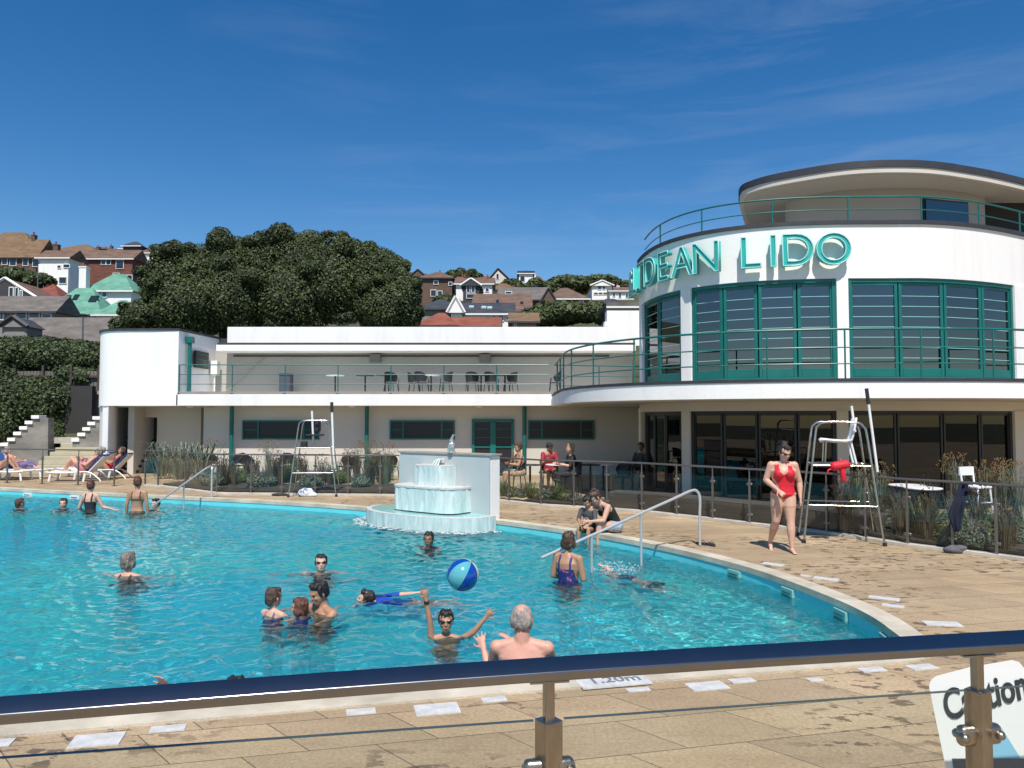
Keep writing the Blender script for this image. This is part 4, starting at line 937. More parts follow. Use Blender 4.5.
def proto_plant(kind, seed, label):
    r = thing({'lav':'lavender_bush','gold':'dry_seed_plant','grass':'ornamental_grass','shrub':'green_shrub','spiky':'spiky_plant','tall':'tall_thistle'}[kind], label, 'plant')
    if kind == 'lav': leafobj('foliage', leafball(seed, 1500, .34, .24, .05), M['leaf_grey'], r); tuft(seed, 70, .62, .45, .004).obj('flower_stems', M['leaf_purple'], r)
    if kind == 'gold': tuft(seed, 90, 1.1, .30, .005, .1).obj('stems', M['leaf_grey'], r); heads(seed, 60, 1.15, .36, .017).obj('seed_heads', M['leaf_gold'], r)['kind'] = 'stuff'
    if kind == 'grass': tuft(seed, 170, .7, .55, .006, .5).obj('blades', M['leaf_bright'], r)
    if kind == 'shrub': leafobj('foliage', leafball(seed, 2200, .38, .26, .05), M['leaf_bright'], r)
    if kind == 'spiky': tuft(seed, 60, 1.0, .8, .022, .15).obj('blades', M['leaf_grey'], r)
    if kind == 'tall': tuft(seed, 90, .85, .34, .006, .1).obj('stems', M['leaf_brown'], r); heads(seed, 18, .9, .2, .018).obj('flower_heads', M['black'], r)['kind'] = 'stuff'
    return r
PR = {k: proto_plant(k, 60+i, 'plant') for i, k in enumerate(('lav','gold','grass','shrub','spiky','tall'))}
PL = {'lav':'grey green lavender with purple stems','gold':'tall plant with dry golden seed heads','grass':'bright green clump of arching grass','shrub':'leafy green shrub','spiky':'grey spiky leaved plant','tall':'dark stemmed thistle with black heads'}
used = set()
def place_plant(k, px, py, where, grp, z=.08, s=1, lab=None):
    p = on(px, py); lb = lab or PL[k]+' '+where
    if k not in used: used.add(k); o = PR[k]; o.location = (p.x,p.y,z); o.rotation_euler = (0,0,rnd.random()*6); o['label'] = lb; o['group'] = grp; o.scale = (s,)*3
    else: dup(PR[k], (p.x,p.y,z), rnd.random()*6, lb, grp, s)
g1 = 'plants in the bed left of the fountain'
for px, py, lb in [(163,479,'grey spiky plant nearest the doorway by the sloping handrail'),(181,482,'broad grey spiky plant second from the doorway'),(200,484,'grey spiky plant just left of the first golden plant')]: place_plant('spiky',px,py,'',g1,lab=lb,s=1.1)
for px, py, lb in [(208,478,'golden dry plant at the left end of the bed behind the sloping rail'),(268,480,'golden dry plant standing left of the empty lifeguard chair'),(357,483,'golden dry plant in front of the middle teal column'),(372,484,'second golden dry plant right of the middle teal column'),(386,488,'golden dry plant half hidden by the fountain wall')]: place_plant('gold',px,py,'',g1,lab=lb,s=.95)
side_ = {'lav':'in the bed left of the fountain','grass':'in the bed left of the fountain','shrub':'in the bed left of the fountain','tall':'in the bed left of the fountain'}
for i in range(46):
    k = ['tall','shrub','tall','lav','tall','grass','tall','lav'][i%8]; px = 196+ (i*37)%196+rnd.uniform(-4,4); py = 483.5+ (i%4)*2.2+rnd.uniform(-.5,.5)
    if px < 225: py -= 1.5
    place_plant(k, px, py, side_[k], g1, s=rnd.uniform(.65,1.0))
g2 = 'plants in the bed right of the fountain'
for i in range(9): place_plant(['grass','shrub','lav'][i%3], 503+i*9, 499.5+i*.75, 'in the narrow bed between fountain and seated pair', g2, s=.55)
g3 = 'plants in the bed behind the right hand fence'
for px, py, s, lb in [(858,520,.8,'golden dry plant right behind the occupied side of the white lifeguard chair'),(880,526,.85,'golden dry plant touching the right leg of the white lifeguard chair'),(958,520,.95,'tallest golden dry plant in front of the shop glass'),(985,522,.85,'golden dry plant behind the white bar stool'),(1003,526,.9,'small golden dry plant right of the white bar stool'),(1018,530,.9,'golden dry plant at the right edge by the last pier')]: place_plant('gold',px,py,'',g3,lab=lb,s=s)
sd_ = 'in the bed behind the right hand fence'
for i in range(48):
    k = ['tall','lav','tall','grass','tall','shrub','lav','tall'][i%8]; px = 845+(i*53)%185+rnd.uniform(-5,5); b_ = 541+(px-866)*.135; py = b_-4-(i%6)*4.2
    place_plant(k, px, py, sd_, g3, s=rnd.uniform(.5,.85))
# ================================================================ houses on the hillside
def tilemat(name, c1, c2):
    return mat(name, c1, .85, var=.25, sc_=(.9,.9,2.5), col2=c2, detail=8, bump=.3, bs=9)
RF = {'brown': tilemat('brown_tiles',(.11,.065,.045),(.20,.125,.085)), 'orange': tilemat('lichen_tiles',(.13,.08,.045),(.23,.145,.075)), 'red': tilemat('red_tiles',(.20,.055,.03),(.32,.10,.055)),
      'slate': tilemat('slate',(.028,.032,.042),(.060,.066,.08)), 'green': tilemat('green_tiles',(.085,.26,.185),(.16,.38,.28)), 'grey': tilemat('grey_tiles',(.10,.09,.08),(.19,.17,.15)), 'darkred': tilemat('dark_red_tiles',(.16,.04,.03),(.25,.07,.05))}
WL = {'white': M['white'], 'brown': mat('brown_brick',(.12,.075,.055),.85,var=.3,sc_=(3,3,9)), 'tile': tilemat('hung_tiles',(.14,.05,.035),(.22,.085,.06)), 'dark': mat('dark_boards',(.045,.045,.05),.8,sc_=(1,1,8)), 'stone': mat('tan_stone',(.32,.25,.17),.85,var=.25,sc_=(2,2,2)), 'grey': mat('grey_wall',(.22,.21,.20),.85), 'cream': M['cream']}
M['win_frame'] = M['plastic_white']; M['win_pane'] = mat('house_pane', (.02,.025,.03), .08, spec=.8, var=.3)
def house(label, x0, x1, yr, ye, yb, Y, kind, roof, wall, wins=(), chim=(), D=None, rz=0, over=.35, lights=(), door=None, skew=.5):
    """pixel extents at distance Y give the real size: ridge row yr, eaves row ye, base row yb"""
    A_, B_ = at(x0, yb, Y), at(x1, yb, Y); W = B_.x-A_.x; zb = A_.z; ze = at(x0, ye, Y).z; zr = at(x0, yr, Y+ (W*.3 if kind!='front' else 0)).z; D = (D or min(max(W*.75,5),9))*(.5 if x1 < 135 and Y < 125 else 1)
    cx = (A_.x+B_.x)/2; base = (cx, Y+D/2, zb)
    t = thing('house', label, 'house', base, rz, group='houses on the hillside')
    h = ze-zb; rh = zr-ze; X, Dd = W/2, D/2
    g = G(); g.box((0,0,(h-8)/2),(W,D,h+8)); wo = g.obj('wall', WL[wall], t)
    a, b = X+over, Dd+over; th = .15
    g = G()
    if kind == 'hip':
        rx = max(a-b*.9, a*.15); vs = [(-a,-b,h),(a,-b,h),(a,b,h),(-a,b,h),(-rx,0,h+rh),(rx,0,h+rh)]; fs = [(0,1,5,4),(1,2,5),(2,3,4,5),(3,0,4),(3,2,1,0)]
    elif kind == 'ridge':
        vs = [(-a,-b,h),(a,-b,h),(a,b,h),(-a,b,h),(-a,0,h+rh),(a,0,h+rh)]; fs = [(0,1,5,4),(1,2,5),(2,3,4,5),(3,0,4),(3,2,1,0)]
    elif kind == 'front':
        s_ = (skew-.5)*2*a; vs = [(-a,-b,h),(a,-b,h),(a,b,h),(-a,b,h),(s_,-b,h+rh),(s_,b,h+rh)]; fs = [(0,1,4),(1,2,5,4),(2,3,5),(3,0,4,5),(3,2,1,0)]
    elif kind == 'flat':
        vs = [(-a,-b,h),(a,-b,h),(a,b,h),(-a,b,h),(-a,-b,h+rh),(a,-b,h+rh),(a,b,h+rh),(-a,b,h+rh)]; fs = [(0,1,5,4),(1,2,6,5),(2,3,7,6),(3,0,4,7),(4,5,6,7),(3,2,1,0)]
    g.add(vs, fs); ro = g.obj('roof', RF[roof], t)
    g = G()
    if kind == 'front':
        g2 = G(); s_ = (skew-.5)*2*a; g2.add([(-a*.86,-b-.02,h-.02),(a*.86,-b-.02,h-.02),(s_,-b-.02,h+rh*.86),(-a*.86,-b+.1,h-.02),(a*.86,-b+.1,h-.02),(s_,-b+.1,h+rh*.86)],[(0,1,2),(3,5,4),(0,3,4,1),(1,4,5,2),(2,5,3,0)]); g2.obj('gable', WL[wall], t)
        for sx in (-a, a): g.tube([(sx,-b-.05,h),(s_,-b-.05,h+rh+.02)], .14, 4)
    else:
        g.box((0,-b,h-.06),(2*a,.08,.16))
    g.obj('barge_board' if kind=='front' else 'gutter', M['plastic_white'] if wall in('white','dark','tile') else M['dark_edge'], ro)
    k = Y/F
    for wn in wins:
        wx0, wx1, wy0, wy1 = wn[:4]; lx = ((wx0+wx1)/2-512)*k-cx; lz = CAMH+(-( (wy0+wy1)/2)+418)*k-zb; ww = (wx1-wx0)*k; wh = (wy1-wy0)*k
        yy = -Dd if lz < h else -b
        g = G(); g.box((lx,yy-.03,lz),(ww,.16,wh)); fo = g.obj('window', M['win_frame'], t)
        nn = max(1, round(ww/.9)); 
        for i in range(nn):
            g = G(); g.box((lx-ww/2+ww*(i+.5)/nn, yy-.10, lz),(ww/nn-.14,.05,wh-.16)); g.obj('pane', M['win_pane'], fo)
    for c in chim:
        px, yt, wd = c[:3]; cm = c[3] if len(c) > 3 else 'brown'; lx = (px-512)*k-cx; zt = CAMH+(418-yt)*k-zb; w_ = wd*k
        g = G(); z0 = h*.9; yy = 0 if len(c) < 5 else c[4]; g.box((lx,yy,(zt+z0)/2),(w_,max(w_,.6),zt-z0)); g.box((lx,yy,zt-.05),(w_*1.15,max(w_,.6)*1.15,.12)); co = g.obj('chimney', WL[cm], ro)
        g = G(); g.lathe([(.13,0),(.11,.45)],(lx-w_*.2,yy,zt),8); g.obj('chimney_pot', RF['red'], ro)
    for (px, py, wd, ht) in lights:      # rooflights on the front slope
        lx = (px-512)*k-cx; zz = CAMH+(418-py)*k-zb; f = min(max((zz-h)/max(rh,.1),0),1); yy = -b+b*f; sl_ = math.atan2(rh, b)
        g = G(); g.box((lx,yy-.02,zz+.04),(wd*k,ht*k/max(math.sin(sl_),.3),.12), M=Matrix.Rotation(sl_,3,'X')); g.obj('rooflight', M['win_pane'] if roof != 'slate' else M['pane_bright'], ro)
    return t
M['pane_bright'] = mat('skylight', (.45,.62,.58), .15, var=.2)
H = house
# --- left cluster
H('brown roofed house cut by the left edge, with a chimney and bay windows',-30,36,240,258,270,100,'ridge','orange','brown',[(-2,4,256,264),(6,13,256,265),(19,25,257,265),(29,36,258,266)],[(19,229.5,3.5),(42.5,239.5,5)],D=9)
H('upper brown roof peeping above the left edge house',-18,28,232,241,256,115,'hip','orange','brown',[(-1,4,240,249)],[],D=9)
H('white rendered house with black windows beside the brown roofed one',38,68,249,258,284,98,'ridge','brown','white',[(54,58,264,267.5),(60,67,263,267),(50,54,277,283),(56,64,276,283)],[],D=8)
H('house with a long lichen covered hipped roof and two chimneys on the skyline',47,93,242,251,262,150,'hip','orange','cream',[(52,56,251,254),(66,72,252,255),(76,80,253,256)],[(63,240.5,3.5),(81,240,3)],D=10)
H('white skyline house with a tall white chimney and brown roof',100,158,247,253,262,150,'ridge','brown','white',[(121,124,254,257),(128,131,254,257),(140,144,255,259),(150,153,256,259)],[(106,242,6,'white')],D=10)
H('small dark cupola roof standing on the skyline',123,140,241,246,252,152,'hip','slate','dark',[],[],D=3)
H('tile hung house with white framed windows above the green roof',68,132,251,259,283,112,'ridge','brown','tile',[(98,108,257,264),(113,121,259,268),(74,80,271,276),(110,117,272,280),(119,130,274,282)],[],D=9)
H('brick house on the skyline right of the white one, with a chimney',158,195,250,256,264,148,'hip','brown','brown',[(180,192,255,260)],[(163,249,4)],D=9)
H('house with pale green tiled upper roof and a white chimney',86,131,273,291,300,80,'hip','green','white',[(95,99,291,297),(100,105,291,297)],[(84,267,7,'white',-2.5)],D=8)
H('green roofed house wing with dark rooflights and a row of windows',42,100,287,315,324,74,'hip','green','grey',[(58,70,315,321),(71,81,315,322),(82,92,316,323)],[],D=9,lights=[(50,297,5,6),(58,296,5,6),(66,295,5,6),(85,297,8,7)])
H('smaller green hipped roof beside the oak trees',96,131,299,315,325,73,'hip','green','white',[(96,103,317,323),(104,110,317,323)],[],D=7)
H('red roofed building between the left gable and the green roof',24,58,283,298,306,82,'hip','darkred','brown',[],[],D=7)
H('dark timber gabled house with white arched windows at the left',-22,36,279,299,312,66,'front','brown','dark',[(9,14,287,297),(15,19,287,297),(20,23,290,297)],[],D=8)
H('low brown roofed house front below the dark gable',-30,54,297,312,322,60,'ridge','grey','grey',[(-2,2,312,320),(14,25,311,319),(27,38,312,319),(40,50,313,319)],[],D=6)
H('long plain grey roof behind the upper hedge',20,112,318,342,352,50,'ridge','grey','grey',[],[],D=6)
H('little white gabled porch above the upper hedge',2,27,317,327,338,46,'front','slate','grey',[],[],D=3,over=.15)
# --- central cluster
H('brown brick house with hipped roof and two white windows',419,452,268,278,300,110,'hip','brown','brown',[(433,438,279.5,284),(448,452,281,285),(430,436,289,296),(437,442,290,297)],[(437,266.5,3)],D=9)
H('small red brown gable at the edge of the oaks',412,424,270,277,296,120,'front','red','brown',[(416,419,276,280)],[],D=7)
H('gabled house with white barge boards and tall gable windows',463,479,279,286,299,100,'front','slate','dark',[(466,470,284,292),(471,475,284,292),(466,476,293,298)],[],D=7)
H('brown roofed house joined behind the white gabled front',456,492,274,284,300,106,'ridge','brown','white',[(480,484,287,291),(485,489,287,291)],[(463,270,3),(487,271,3)],D=9)
H('far house with a small hipped roof on the ridge',476,494,273,279,288,165,'hip','red','cream',[(480,483,280,283)],[(478,271,2.5)],D=9)
H('cottage with a cream gable and dark chimney on the skyline',487,512,269,284,294,140,'front','brown','cream',[(496,499,273,279)],[(496,267.5,3,'dark')],D=9,skew=.45)
H('tan roofed low house below the cream gable',490,516,280,290,298,112,'hip','orange','cream',[],[],D=8)
H('modern white house with a dark glazed balcony on the ridge',519,533,272,273.5,290,150,'flat','slate','white',[(520,525,275,281),(520,526,283,287)],[(535,269,3,'white')],D=9)
H('brown hipped roof against the modern white house',531,546,273,284,292,146,'hip','brown','brown',[],[],D=8)
H('long brown tiled roof with white rooflights across the middle',474,530,289,310,320,88,'ridge','brown','brown',[],[(529,291.5,4,'white')],D=11,lights=[(497,298,3,4),(522,300,3,3.5)])
H('brown roof behind the long roof with a dark dormer slot',500,548,284,300,312,100,'ridge','grey','brown',[(505,512,291,294)],[],D=9)
H('dark slate roofed house with a white gable end and bright skylights',455,512,299,314,328,72,'ridge','slate','white',[(492,496,315,321),(498,504,315,321),(506,510,316,320)],[],D=8,lights=[(470,303.5,5,2.5),(483,304.5,5,3),(489,305,5,3)])
H('narrow white gable end at the left of the slate roof',451,461,297,313,326,70,'front','grey','white',[],[],D=6)
H('dark slate roof against the edge of the oaks',420,456,295,309,322,78,'hip','slate','grey',[],[],D=8)
H('bright red tiled hipped roof just above the white parapet',418,455,307,326,336,56,'hip','red','brown',[],[],D=8)
H('rusty brown roof right of the bright red one',452,497,313,327,336,58,'ridge','red','brown',[],[(498,325,3,'white')],D=7)
H('tan stone outbuilding above the parapet',512,536,309,322,336,66,'ridge','orange','stone',[(514,517,323,327)],[],D=6)
H('small pale rendered house between the roofs, right of the tan one',504,520,303,312,322,84,'hip','brown','stone',[(507,510,313,316)],[],D=6)
H('large brown hipped roof over a brick bungalow',547,588,283,299,312,100,'hip','brown','tile',[(580,584,298,301)],[],D=11)
H('steep brown gable left of the brick bungalow',541,556,289,306,316,96,'front','brown','brown',[],[],D=8)
H('brown roofed ridge house behind the white curved gable',584,612,277,288,298,150,'ridge','orange','cream',[],[(597,276,3)],D=9)
H('white house with a curved gable and arched window on the ridge',592,612,281,286,301,125,'front','brown','white',[(598,602,284,289),(603,606,285,289),(594,608,291.5,294)],[(609,279,3,'white')],D=8)
H('white terrace house stepping down right of the arched window',610,634,284,291,302,124,'ridge','brown','white',[(613,616,292,296),(619,622,292,297),(626,629,293,297)],[(622,281,3,'white')],D=8)
H('dark gabled house at the right end of the skyline',616,628,281,286,296,160,'front','slate','dark',[(620,624,286,289)],[],D=8)
H('brown gabled house touching the white drum',628,648,284,292,302,150,'front','brown','brown',[(634,638,291,294)],[],D=8)
H('wide dark hipped roof over a low bungalow near the raised wall',592,640,294,307,318,84,'hip','slate','grey',[],[],D=10)
H('low dark flat roof just behind the raised white wall',610,648,304.5,307,318,64,'flat','grey','dark',[],[],D=6)
H('narrow terracotta roofed house on the ridge, second from the oaks',452,466,274,280,292,135,'hip','red','brown',[(456,460,281,284)],[(461,271,2)],D=7)
H('tiny red roofed cottage between the brown ridge houses',497,509,277,283,292,150,'ridge','red','cream',[(500,503,284,287)],[(505,274.5,2)],D=6)
H('house with twin chimneys in front of the modern white house',503,523,284,290,300,128,'hip','brown','tile',[(508,512,291,294)],[(507,281,2),(518,281.5,2)],D=7)
H('pale gabled end among the brown roofs left of the bungalow',528,540,286,294,304,118,'front','orange','cream',[(532,536,294,298)],[],D=6)
H('white fronted house behind the bungalow roof',566,584,277,283,292,150,'hip','brown','white',[(571,575,284,288)],[(579,274,2)],D=7)
H('low red brown roof over the right part of the clipped tree',598,622,299,305,314,92,'hip','brown','brown',[],[],D=7)
H('small slate roofed house below the cream gable cottage',486,503,291,298,308,96,'hip','slate','white',[(490,494,299,302)],[],D=6)
H('narrow brown house between the slate roof and the tan stone building',528,544,302,309,320,76,'ridge','brown','stone',[(533,537,310,314)],[],D=5)
H('small brick house behind the tile hung house on the left skyline',86,104,244,249,258,158,'hip','brown','brown',[(90,94,250,253)],[(99,241,2.5)],D=7)
H('little red roofed house high on the left between the skyline roofs',34,50,241,246,254,158,'hip','red','brown',[(38,42,247,250)],[],D=6)
# lamp posts and chimney pole on the left
for px, yt, yb, Y, lb in ((83,315,345,42,'slim grey lamp post in front of the long grey roof'),(38,263,300,70,'tall grey pole between the dark gable and the red roof')):
    b = at(px, yb, Y); t_ = at(px, yt, Y); t = thing('lamp_post', lb, 'lamp post', tuple(b), world=True); g = G(); g.tube([tuple(b-Vector((0,0,3))), tuple(t_)], [.06,.04], 6); g.obj('pole', M['steel_grey'], t); g = G(); g.ell(t_, (.22,.14,.08)); g.obj('lamp_head', M['frame_dark'], t)
# --- stairs and bank at the left of the wing
M['concrete'] = mat('concrete', (.42,.40,.34), .85, var=.15, sc_=(1.5,1.5,1.5), bump=.2)
M['concrete_dark'] = mat('weathered_wall', (.20,.19,.17), .9, var=.3, sc_=(.8,.8,1.6), bump=.3, col2=(.30,.285,.255))
t = thing('broad_steps', 'broad pale steps between the two stepped walls', 'steps', on(75,476), world=True)
Ys = 28.2; M['step_a'] = mat('sandstone_step', (.42,.38,.27), .85, var=.12, sc_=(2,2,2))
for k in range(7):
    x0, x1 = wx(28,Ys), wx(118,Ys); g = G(); g.box(((x0+x1)/2-.1*k*0, Ys+.35*k+1.6, .075+.15*k),(x1-x0,3.2,.15)); g.obj('step', M['step_a'], t, bev=.012, seg=1)
g = G(); g.box((wx(67,31),31.0,1.16),(wx(95,31)-wx(39,31),1.2,.22)); g.obj('top_landing', M['concrete'], t)
for lb, S, Yp in (('left stepped wall with white topped treads climbing to the hedge',[(5,444.5),(12,439.5),(18,433.5),(24,428),(29.5,422.5),(36,417)],30.0),('right stepped wall with white topped treads beside the stair tower',[(76,440),(82,434.5),(87,429),(92,423.5),(97,418)],30.2)):
    a_ = at(S[0][0], 470, Yp); t = thing('stepped_wall', lb, 'stair wall', (a_.x,Yp,0), world=True, group='stepped walls'); poly = []
    g = G()
    for i,(px,py) in enumerate(S):
        c = at(px,py,Yp); w_ = .27; x1 = at(S[-1][0]+ (12 if S is not None and lb.startswith('left') else 4),py,Yp).x
        g.box(((c.x-w_/2+x1)/2, Yp+.2+.003*i, c.z/2-.6), (x1-c.x+w_/2, .4, c.z+1.2-.06)); 
    g.obj('wall', M['concrete_dark'], t)
    for px, py in S:
        c = at(px,py,Yp); g = G(); g.box((c.x,Yp+.18,c.z),(.30,.5,.13)); g.obj('tread_cap', M['white'], t, bev=.008)
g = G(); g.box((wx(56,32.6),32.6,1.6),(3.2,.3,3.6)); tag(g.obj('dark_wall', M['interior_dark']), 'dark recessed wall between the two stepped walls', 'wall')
t = thing('retaining_wall', 'weathered grey wall on the bank beside the stair tower', 'wall', (wx(80,33),33,0), world=True)
g = G(); c0, c1 = at(60,430,33), at(104,395,33); g.box(((c0.x+c1.x)/2,33.2,2.0),(c1.x-c0.x,.3,2*(c1.z-2.0)+.1)); g.obj('wall', M['concrete_dark'], t)
g = G(); g.box(((c0.x+c1.x)/2,33.1,c1.z+.1),(c1.x-c0.x+.1,.5,.14)); g.obj('coping', M['interior'], t)
t = thing('timber_fence', 'grey weathered timber fence on the bank below the upper hedge', 'fence', (wx(80,34.5),34.5,3.4), world=True)
c0, c1 = at(-40,384,34.5), at(100,384,34.5)
g = G()
x = c0.x
while x < c1.x: g.box((x+.07,34.5,3.0),(.13,.03,2.3)); x += .15
g.obj('boards', mat('grey_boards',(.16,.145,.125),.9,var=.3,sc_=(8,8,1)), t)
for k in range(6): g = G(); g.box((c0.x+(c1.x-c0.x)*k/5,34.42,3.1),(.1,.1,2.6)); g.obj('post', M['timber_dark'], t)
g = G(); g.box(((c0.x+c1.x)/2,34.4,3.9),(c1.x-c0.x,.08,.1)); g.box(((c0.x+c1.x)/2,34.4,2.9),(c1.x-c0.x,.08,.1)); g.obj('rail', M['timber_dark'], t)
# grassy bank under the hedges
g = G(); xs_ = [-34,-26,-20,-15.6]; 
vs = []; 
for x in xs_: vs += [(x,31.4,-.2),(x,31.7,1.0),(x,33.2,1.8),(x,36,2.6),(x,46,5.0)]
fs = [(5*i+j,5*i+j+1,5*i+j+6,5*i+j+5) for i in range(3) for j in range(4)]
g.add(vs,fs); struct(g.obj('bank', M['hill']))
# ================================================================ people
def skinmat(name, c, var=.10):
    m = mat(name, c, .48, var=var, sc_=(7,7,7), spec=.4); b = m.node_tree.nodes['Principled BSDF']
    b.inputs['Subsurface Weight'].default_value = .12; b.inputs['Subsurface Radius'].default_value = (.02,.008,.004); return m
SK = {'fair': skinmat('fair_skin',(.60,.36,.26)), 'pink': skinmat('sunburnt_skin',(.60,.32,.24)), 'tan': skinmat('tanned_skin',(.42,.23,.14)), 'brown': skinmat('brown_skin',(.26,.14,.09))}
def hairm(name, c): return mat(name, c, .42, var=.45, sc_=(40,40,9), bump=.5, bs=120, spec=.6)
HR = {'dark': hairm('dark_hair',(.020,.012,.009)), 'brown': hairm('brown_hair',(.07,.035,.02)), 'grey': hairm('grey_hair',(.30,.27,.24)), 'auburn': hairm('auburn_hair',(.11,.035,.018)), 'blond': hairm('blond_hair',(.38,.27,.14)), 'streak': hairm('streaked_grey_hair',(.20,.16,.13)), 'black': hairm('black_hair',(.012,.010,.010))}
CL = {'red': M['red'], 'black': M['black'], 'navy': mat('navy_pattern',(.015,.03,.16),.7,var=.1,sc_=(16,16,16),col2=(.45,.10,.22),thr=(.56,.60)), 'olive': mat('olive_bikini',(.09,.07,.045),.7,var=.2),
      'blue': mat('royal_blue_top',(.01,.06,.42),.5,var=.2), 'maroon': mat('maroon_shirt',(.30,.02,.04),.8,var=.2), 'denim': mat('pale_denim',(.32,.40,.46),.85,var=.2,sc_=(20,20,20)), 'grey': mat('grey_shirt',(.07,.07,.075),.85,var=.3,sc_=(20,20,20)),
      'white': mat('white_cloth',(.75,.74,.72),.8,var=.05), 'print': mat('floral_dress',(.35,.18,.10),.8,var=.4,sc_=(18,18,18),col2=(.55,.42,.30)), 'pinkshort': mat('pink_trunks',(.45,.16,.18),.8,var=.2), 'blueprint': mat('purple_sarong',(.06,.06,.20),.8,var=.3,sc_=(14,14,14),col2=(.22,.18,.35))}
GOG = mat('goggle_lens', (.01,.01,.012), .12, spec=.8)
LIP = mat('lips', (.40,.14,.12), .45); EYE = mat('eye', (.03,.02,.018), .25)
def remesh(g, vox, smooth=2, it_f=.5):
    me = bpy.data.meshes.new('r'); me.from_pydata(g.v, [], g.f); o = bpy.data.objects.new('r', me); COL.objects.link(o)
    bm = bmesh.new(); bm.from_mesh(me); bmesh.ops.recalc_face_normals(bm, faces=bm.faces); bm.to_mesh(me); bm.free()
    r = o.modifiers.new('r','REMESH'); r.mode = 'VOXEL'; r.voxel_size = vox; r.use_smooth_shade = True
    s = o.modifiers.new('s','SMOOTH'); s.factor = it_f; s.iterations = smooth
    dg = bpy.context.evaluated_depsgraph_get(); dg.update(); out = bpy.data.meshes.new_from_object(o.evaluated_get(dg)); bpy.data.objects.remove(o); return out
def L3(a, b, t): return a+(b-a)*t
NAMES = 'pelvis waist chest neck head shL shR elL elR wrL wrR hipL hipR knL knR anL anR'.split()
def base_pose(H, male=False):
    sw = (.120 if male else .102)*H; hw = .052*H
    J = dict(pelvis=(0,0,.53), waist=(0,-.005,.61), chest=(0,0,.72), neck=(0,.005,.835), head=(0,-.012,.925))
    J = {k: Vector(v)*H for k, v in J.items()}
    for s, n in ((1,'L'),(-1,'R')):
        J['sh'+n] = Vector((s*sw,0,.797*H)); J['el'+n] = Vector((s*(sw+.035*H),.01*H,.635*H)); J['wr'+n] = Vector((s*(sw+.045*H),-.02*H,.485*H))
        J['hip'+n] = Vector((s*hw,0,.51*H)); J['kn'+n] = Vector((s*hw*1.05,-.008*H,.28*H)); J['an'+n] = Vector((s*hw*1.05,.01*H,.045*H))
    return J
def capn(g, a, b, ra, rb, **k): g.cap(a, b, ra, rb, **k)
def hand(g, wr, el, H, spread=.25, curl=.35, side=1, palm=None, s=1.0):
    """palm, four unequal bent fingers and a thumb leaving the side of the palm"""
    d = (wr-el).normalized(); up = Vector(palm) if palm else Vector((0,-1,0)); up = up-d*up.dot(d)
    if up.length < .05: up = Vector((0,0,1)); up = up-d*up.dot(d)
    up.normalize(); sd = d.cross(up)*side; k = H*s
    pc = wr+d*.028*k; g.cap(wr+d*.006*k, wr+d*.046*k, .017*k, .021*k, side=sd, flat=.50)
    for i, (off, ln) in enumerate(((.0165,.038),(.0055,.043),(-.0055,.040),(-.016,.031))):
        b = wr+d*.052*k+sd*off*k; dd = (d+sd*(off/.0165)*spread).normalized(); m_ = b+dd*ln*.5*k; dd2 = (dd*(1-curl)+up*curl).normalized(); e = m_+dd2*ln*.5*k
        g.cap(b-d*.014*k, m_, .0056*k, .0052*k, n=8); g.cap(m_, e, .0052*k, .0042*k, n=8)
    b = wr+d*.018*k+sd*.016*k; m_ = b+(d*.55+sd*.8+up*.2).normalized()*.026*k; e = m_+(d*.9+sd*.3+up*.3).normalized()*.020*k
    g.cap(b, m_, .0072*k, .006*k, n=8); g.cap(m_, e, .006*k, .0048*k, n=8)
def foot(g, an, kn, H, fw):
    f = Vector(fw); f.normalize(); k = H
    g.cap(an+Vector((0,0,-.018*k))-f*.012*k, an+f*.055*k+Vector((0,0,-.028*k)), .021*k, .017*k, flat=.85)
    side = Vector((-f.y,f.x,0));
    g.cap(an+f*.05*k+Vector((0,0,-.030*k)), an+f*.088*k+Vector((0,0,-.034*k)), .018*k, .015*k, side=side if side.length>.1 else None, flat=.62)
    for i in range(5):
        o = (i-2)*.0078; b = an+f*.09*k+side*o*k+Vector((0,0,-.036*k)); g.cap(b, b+f*(.018-.0016*abs(i-(1 if True else 3)))*k, .0052*k, .0044*k, n=6)
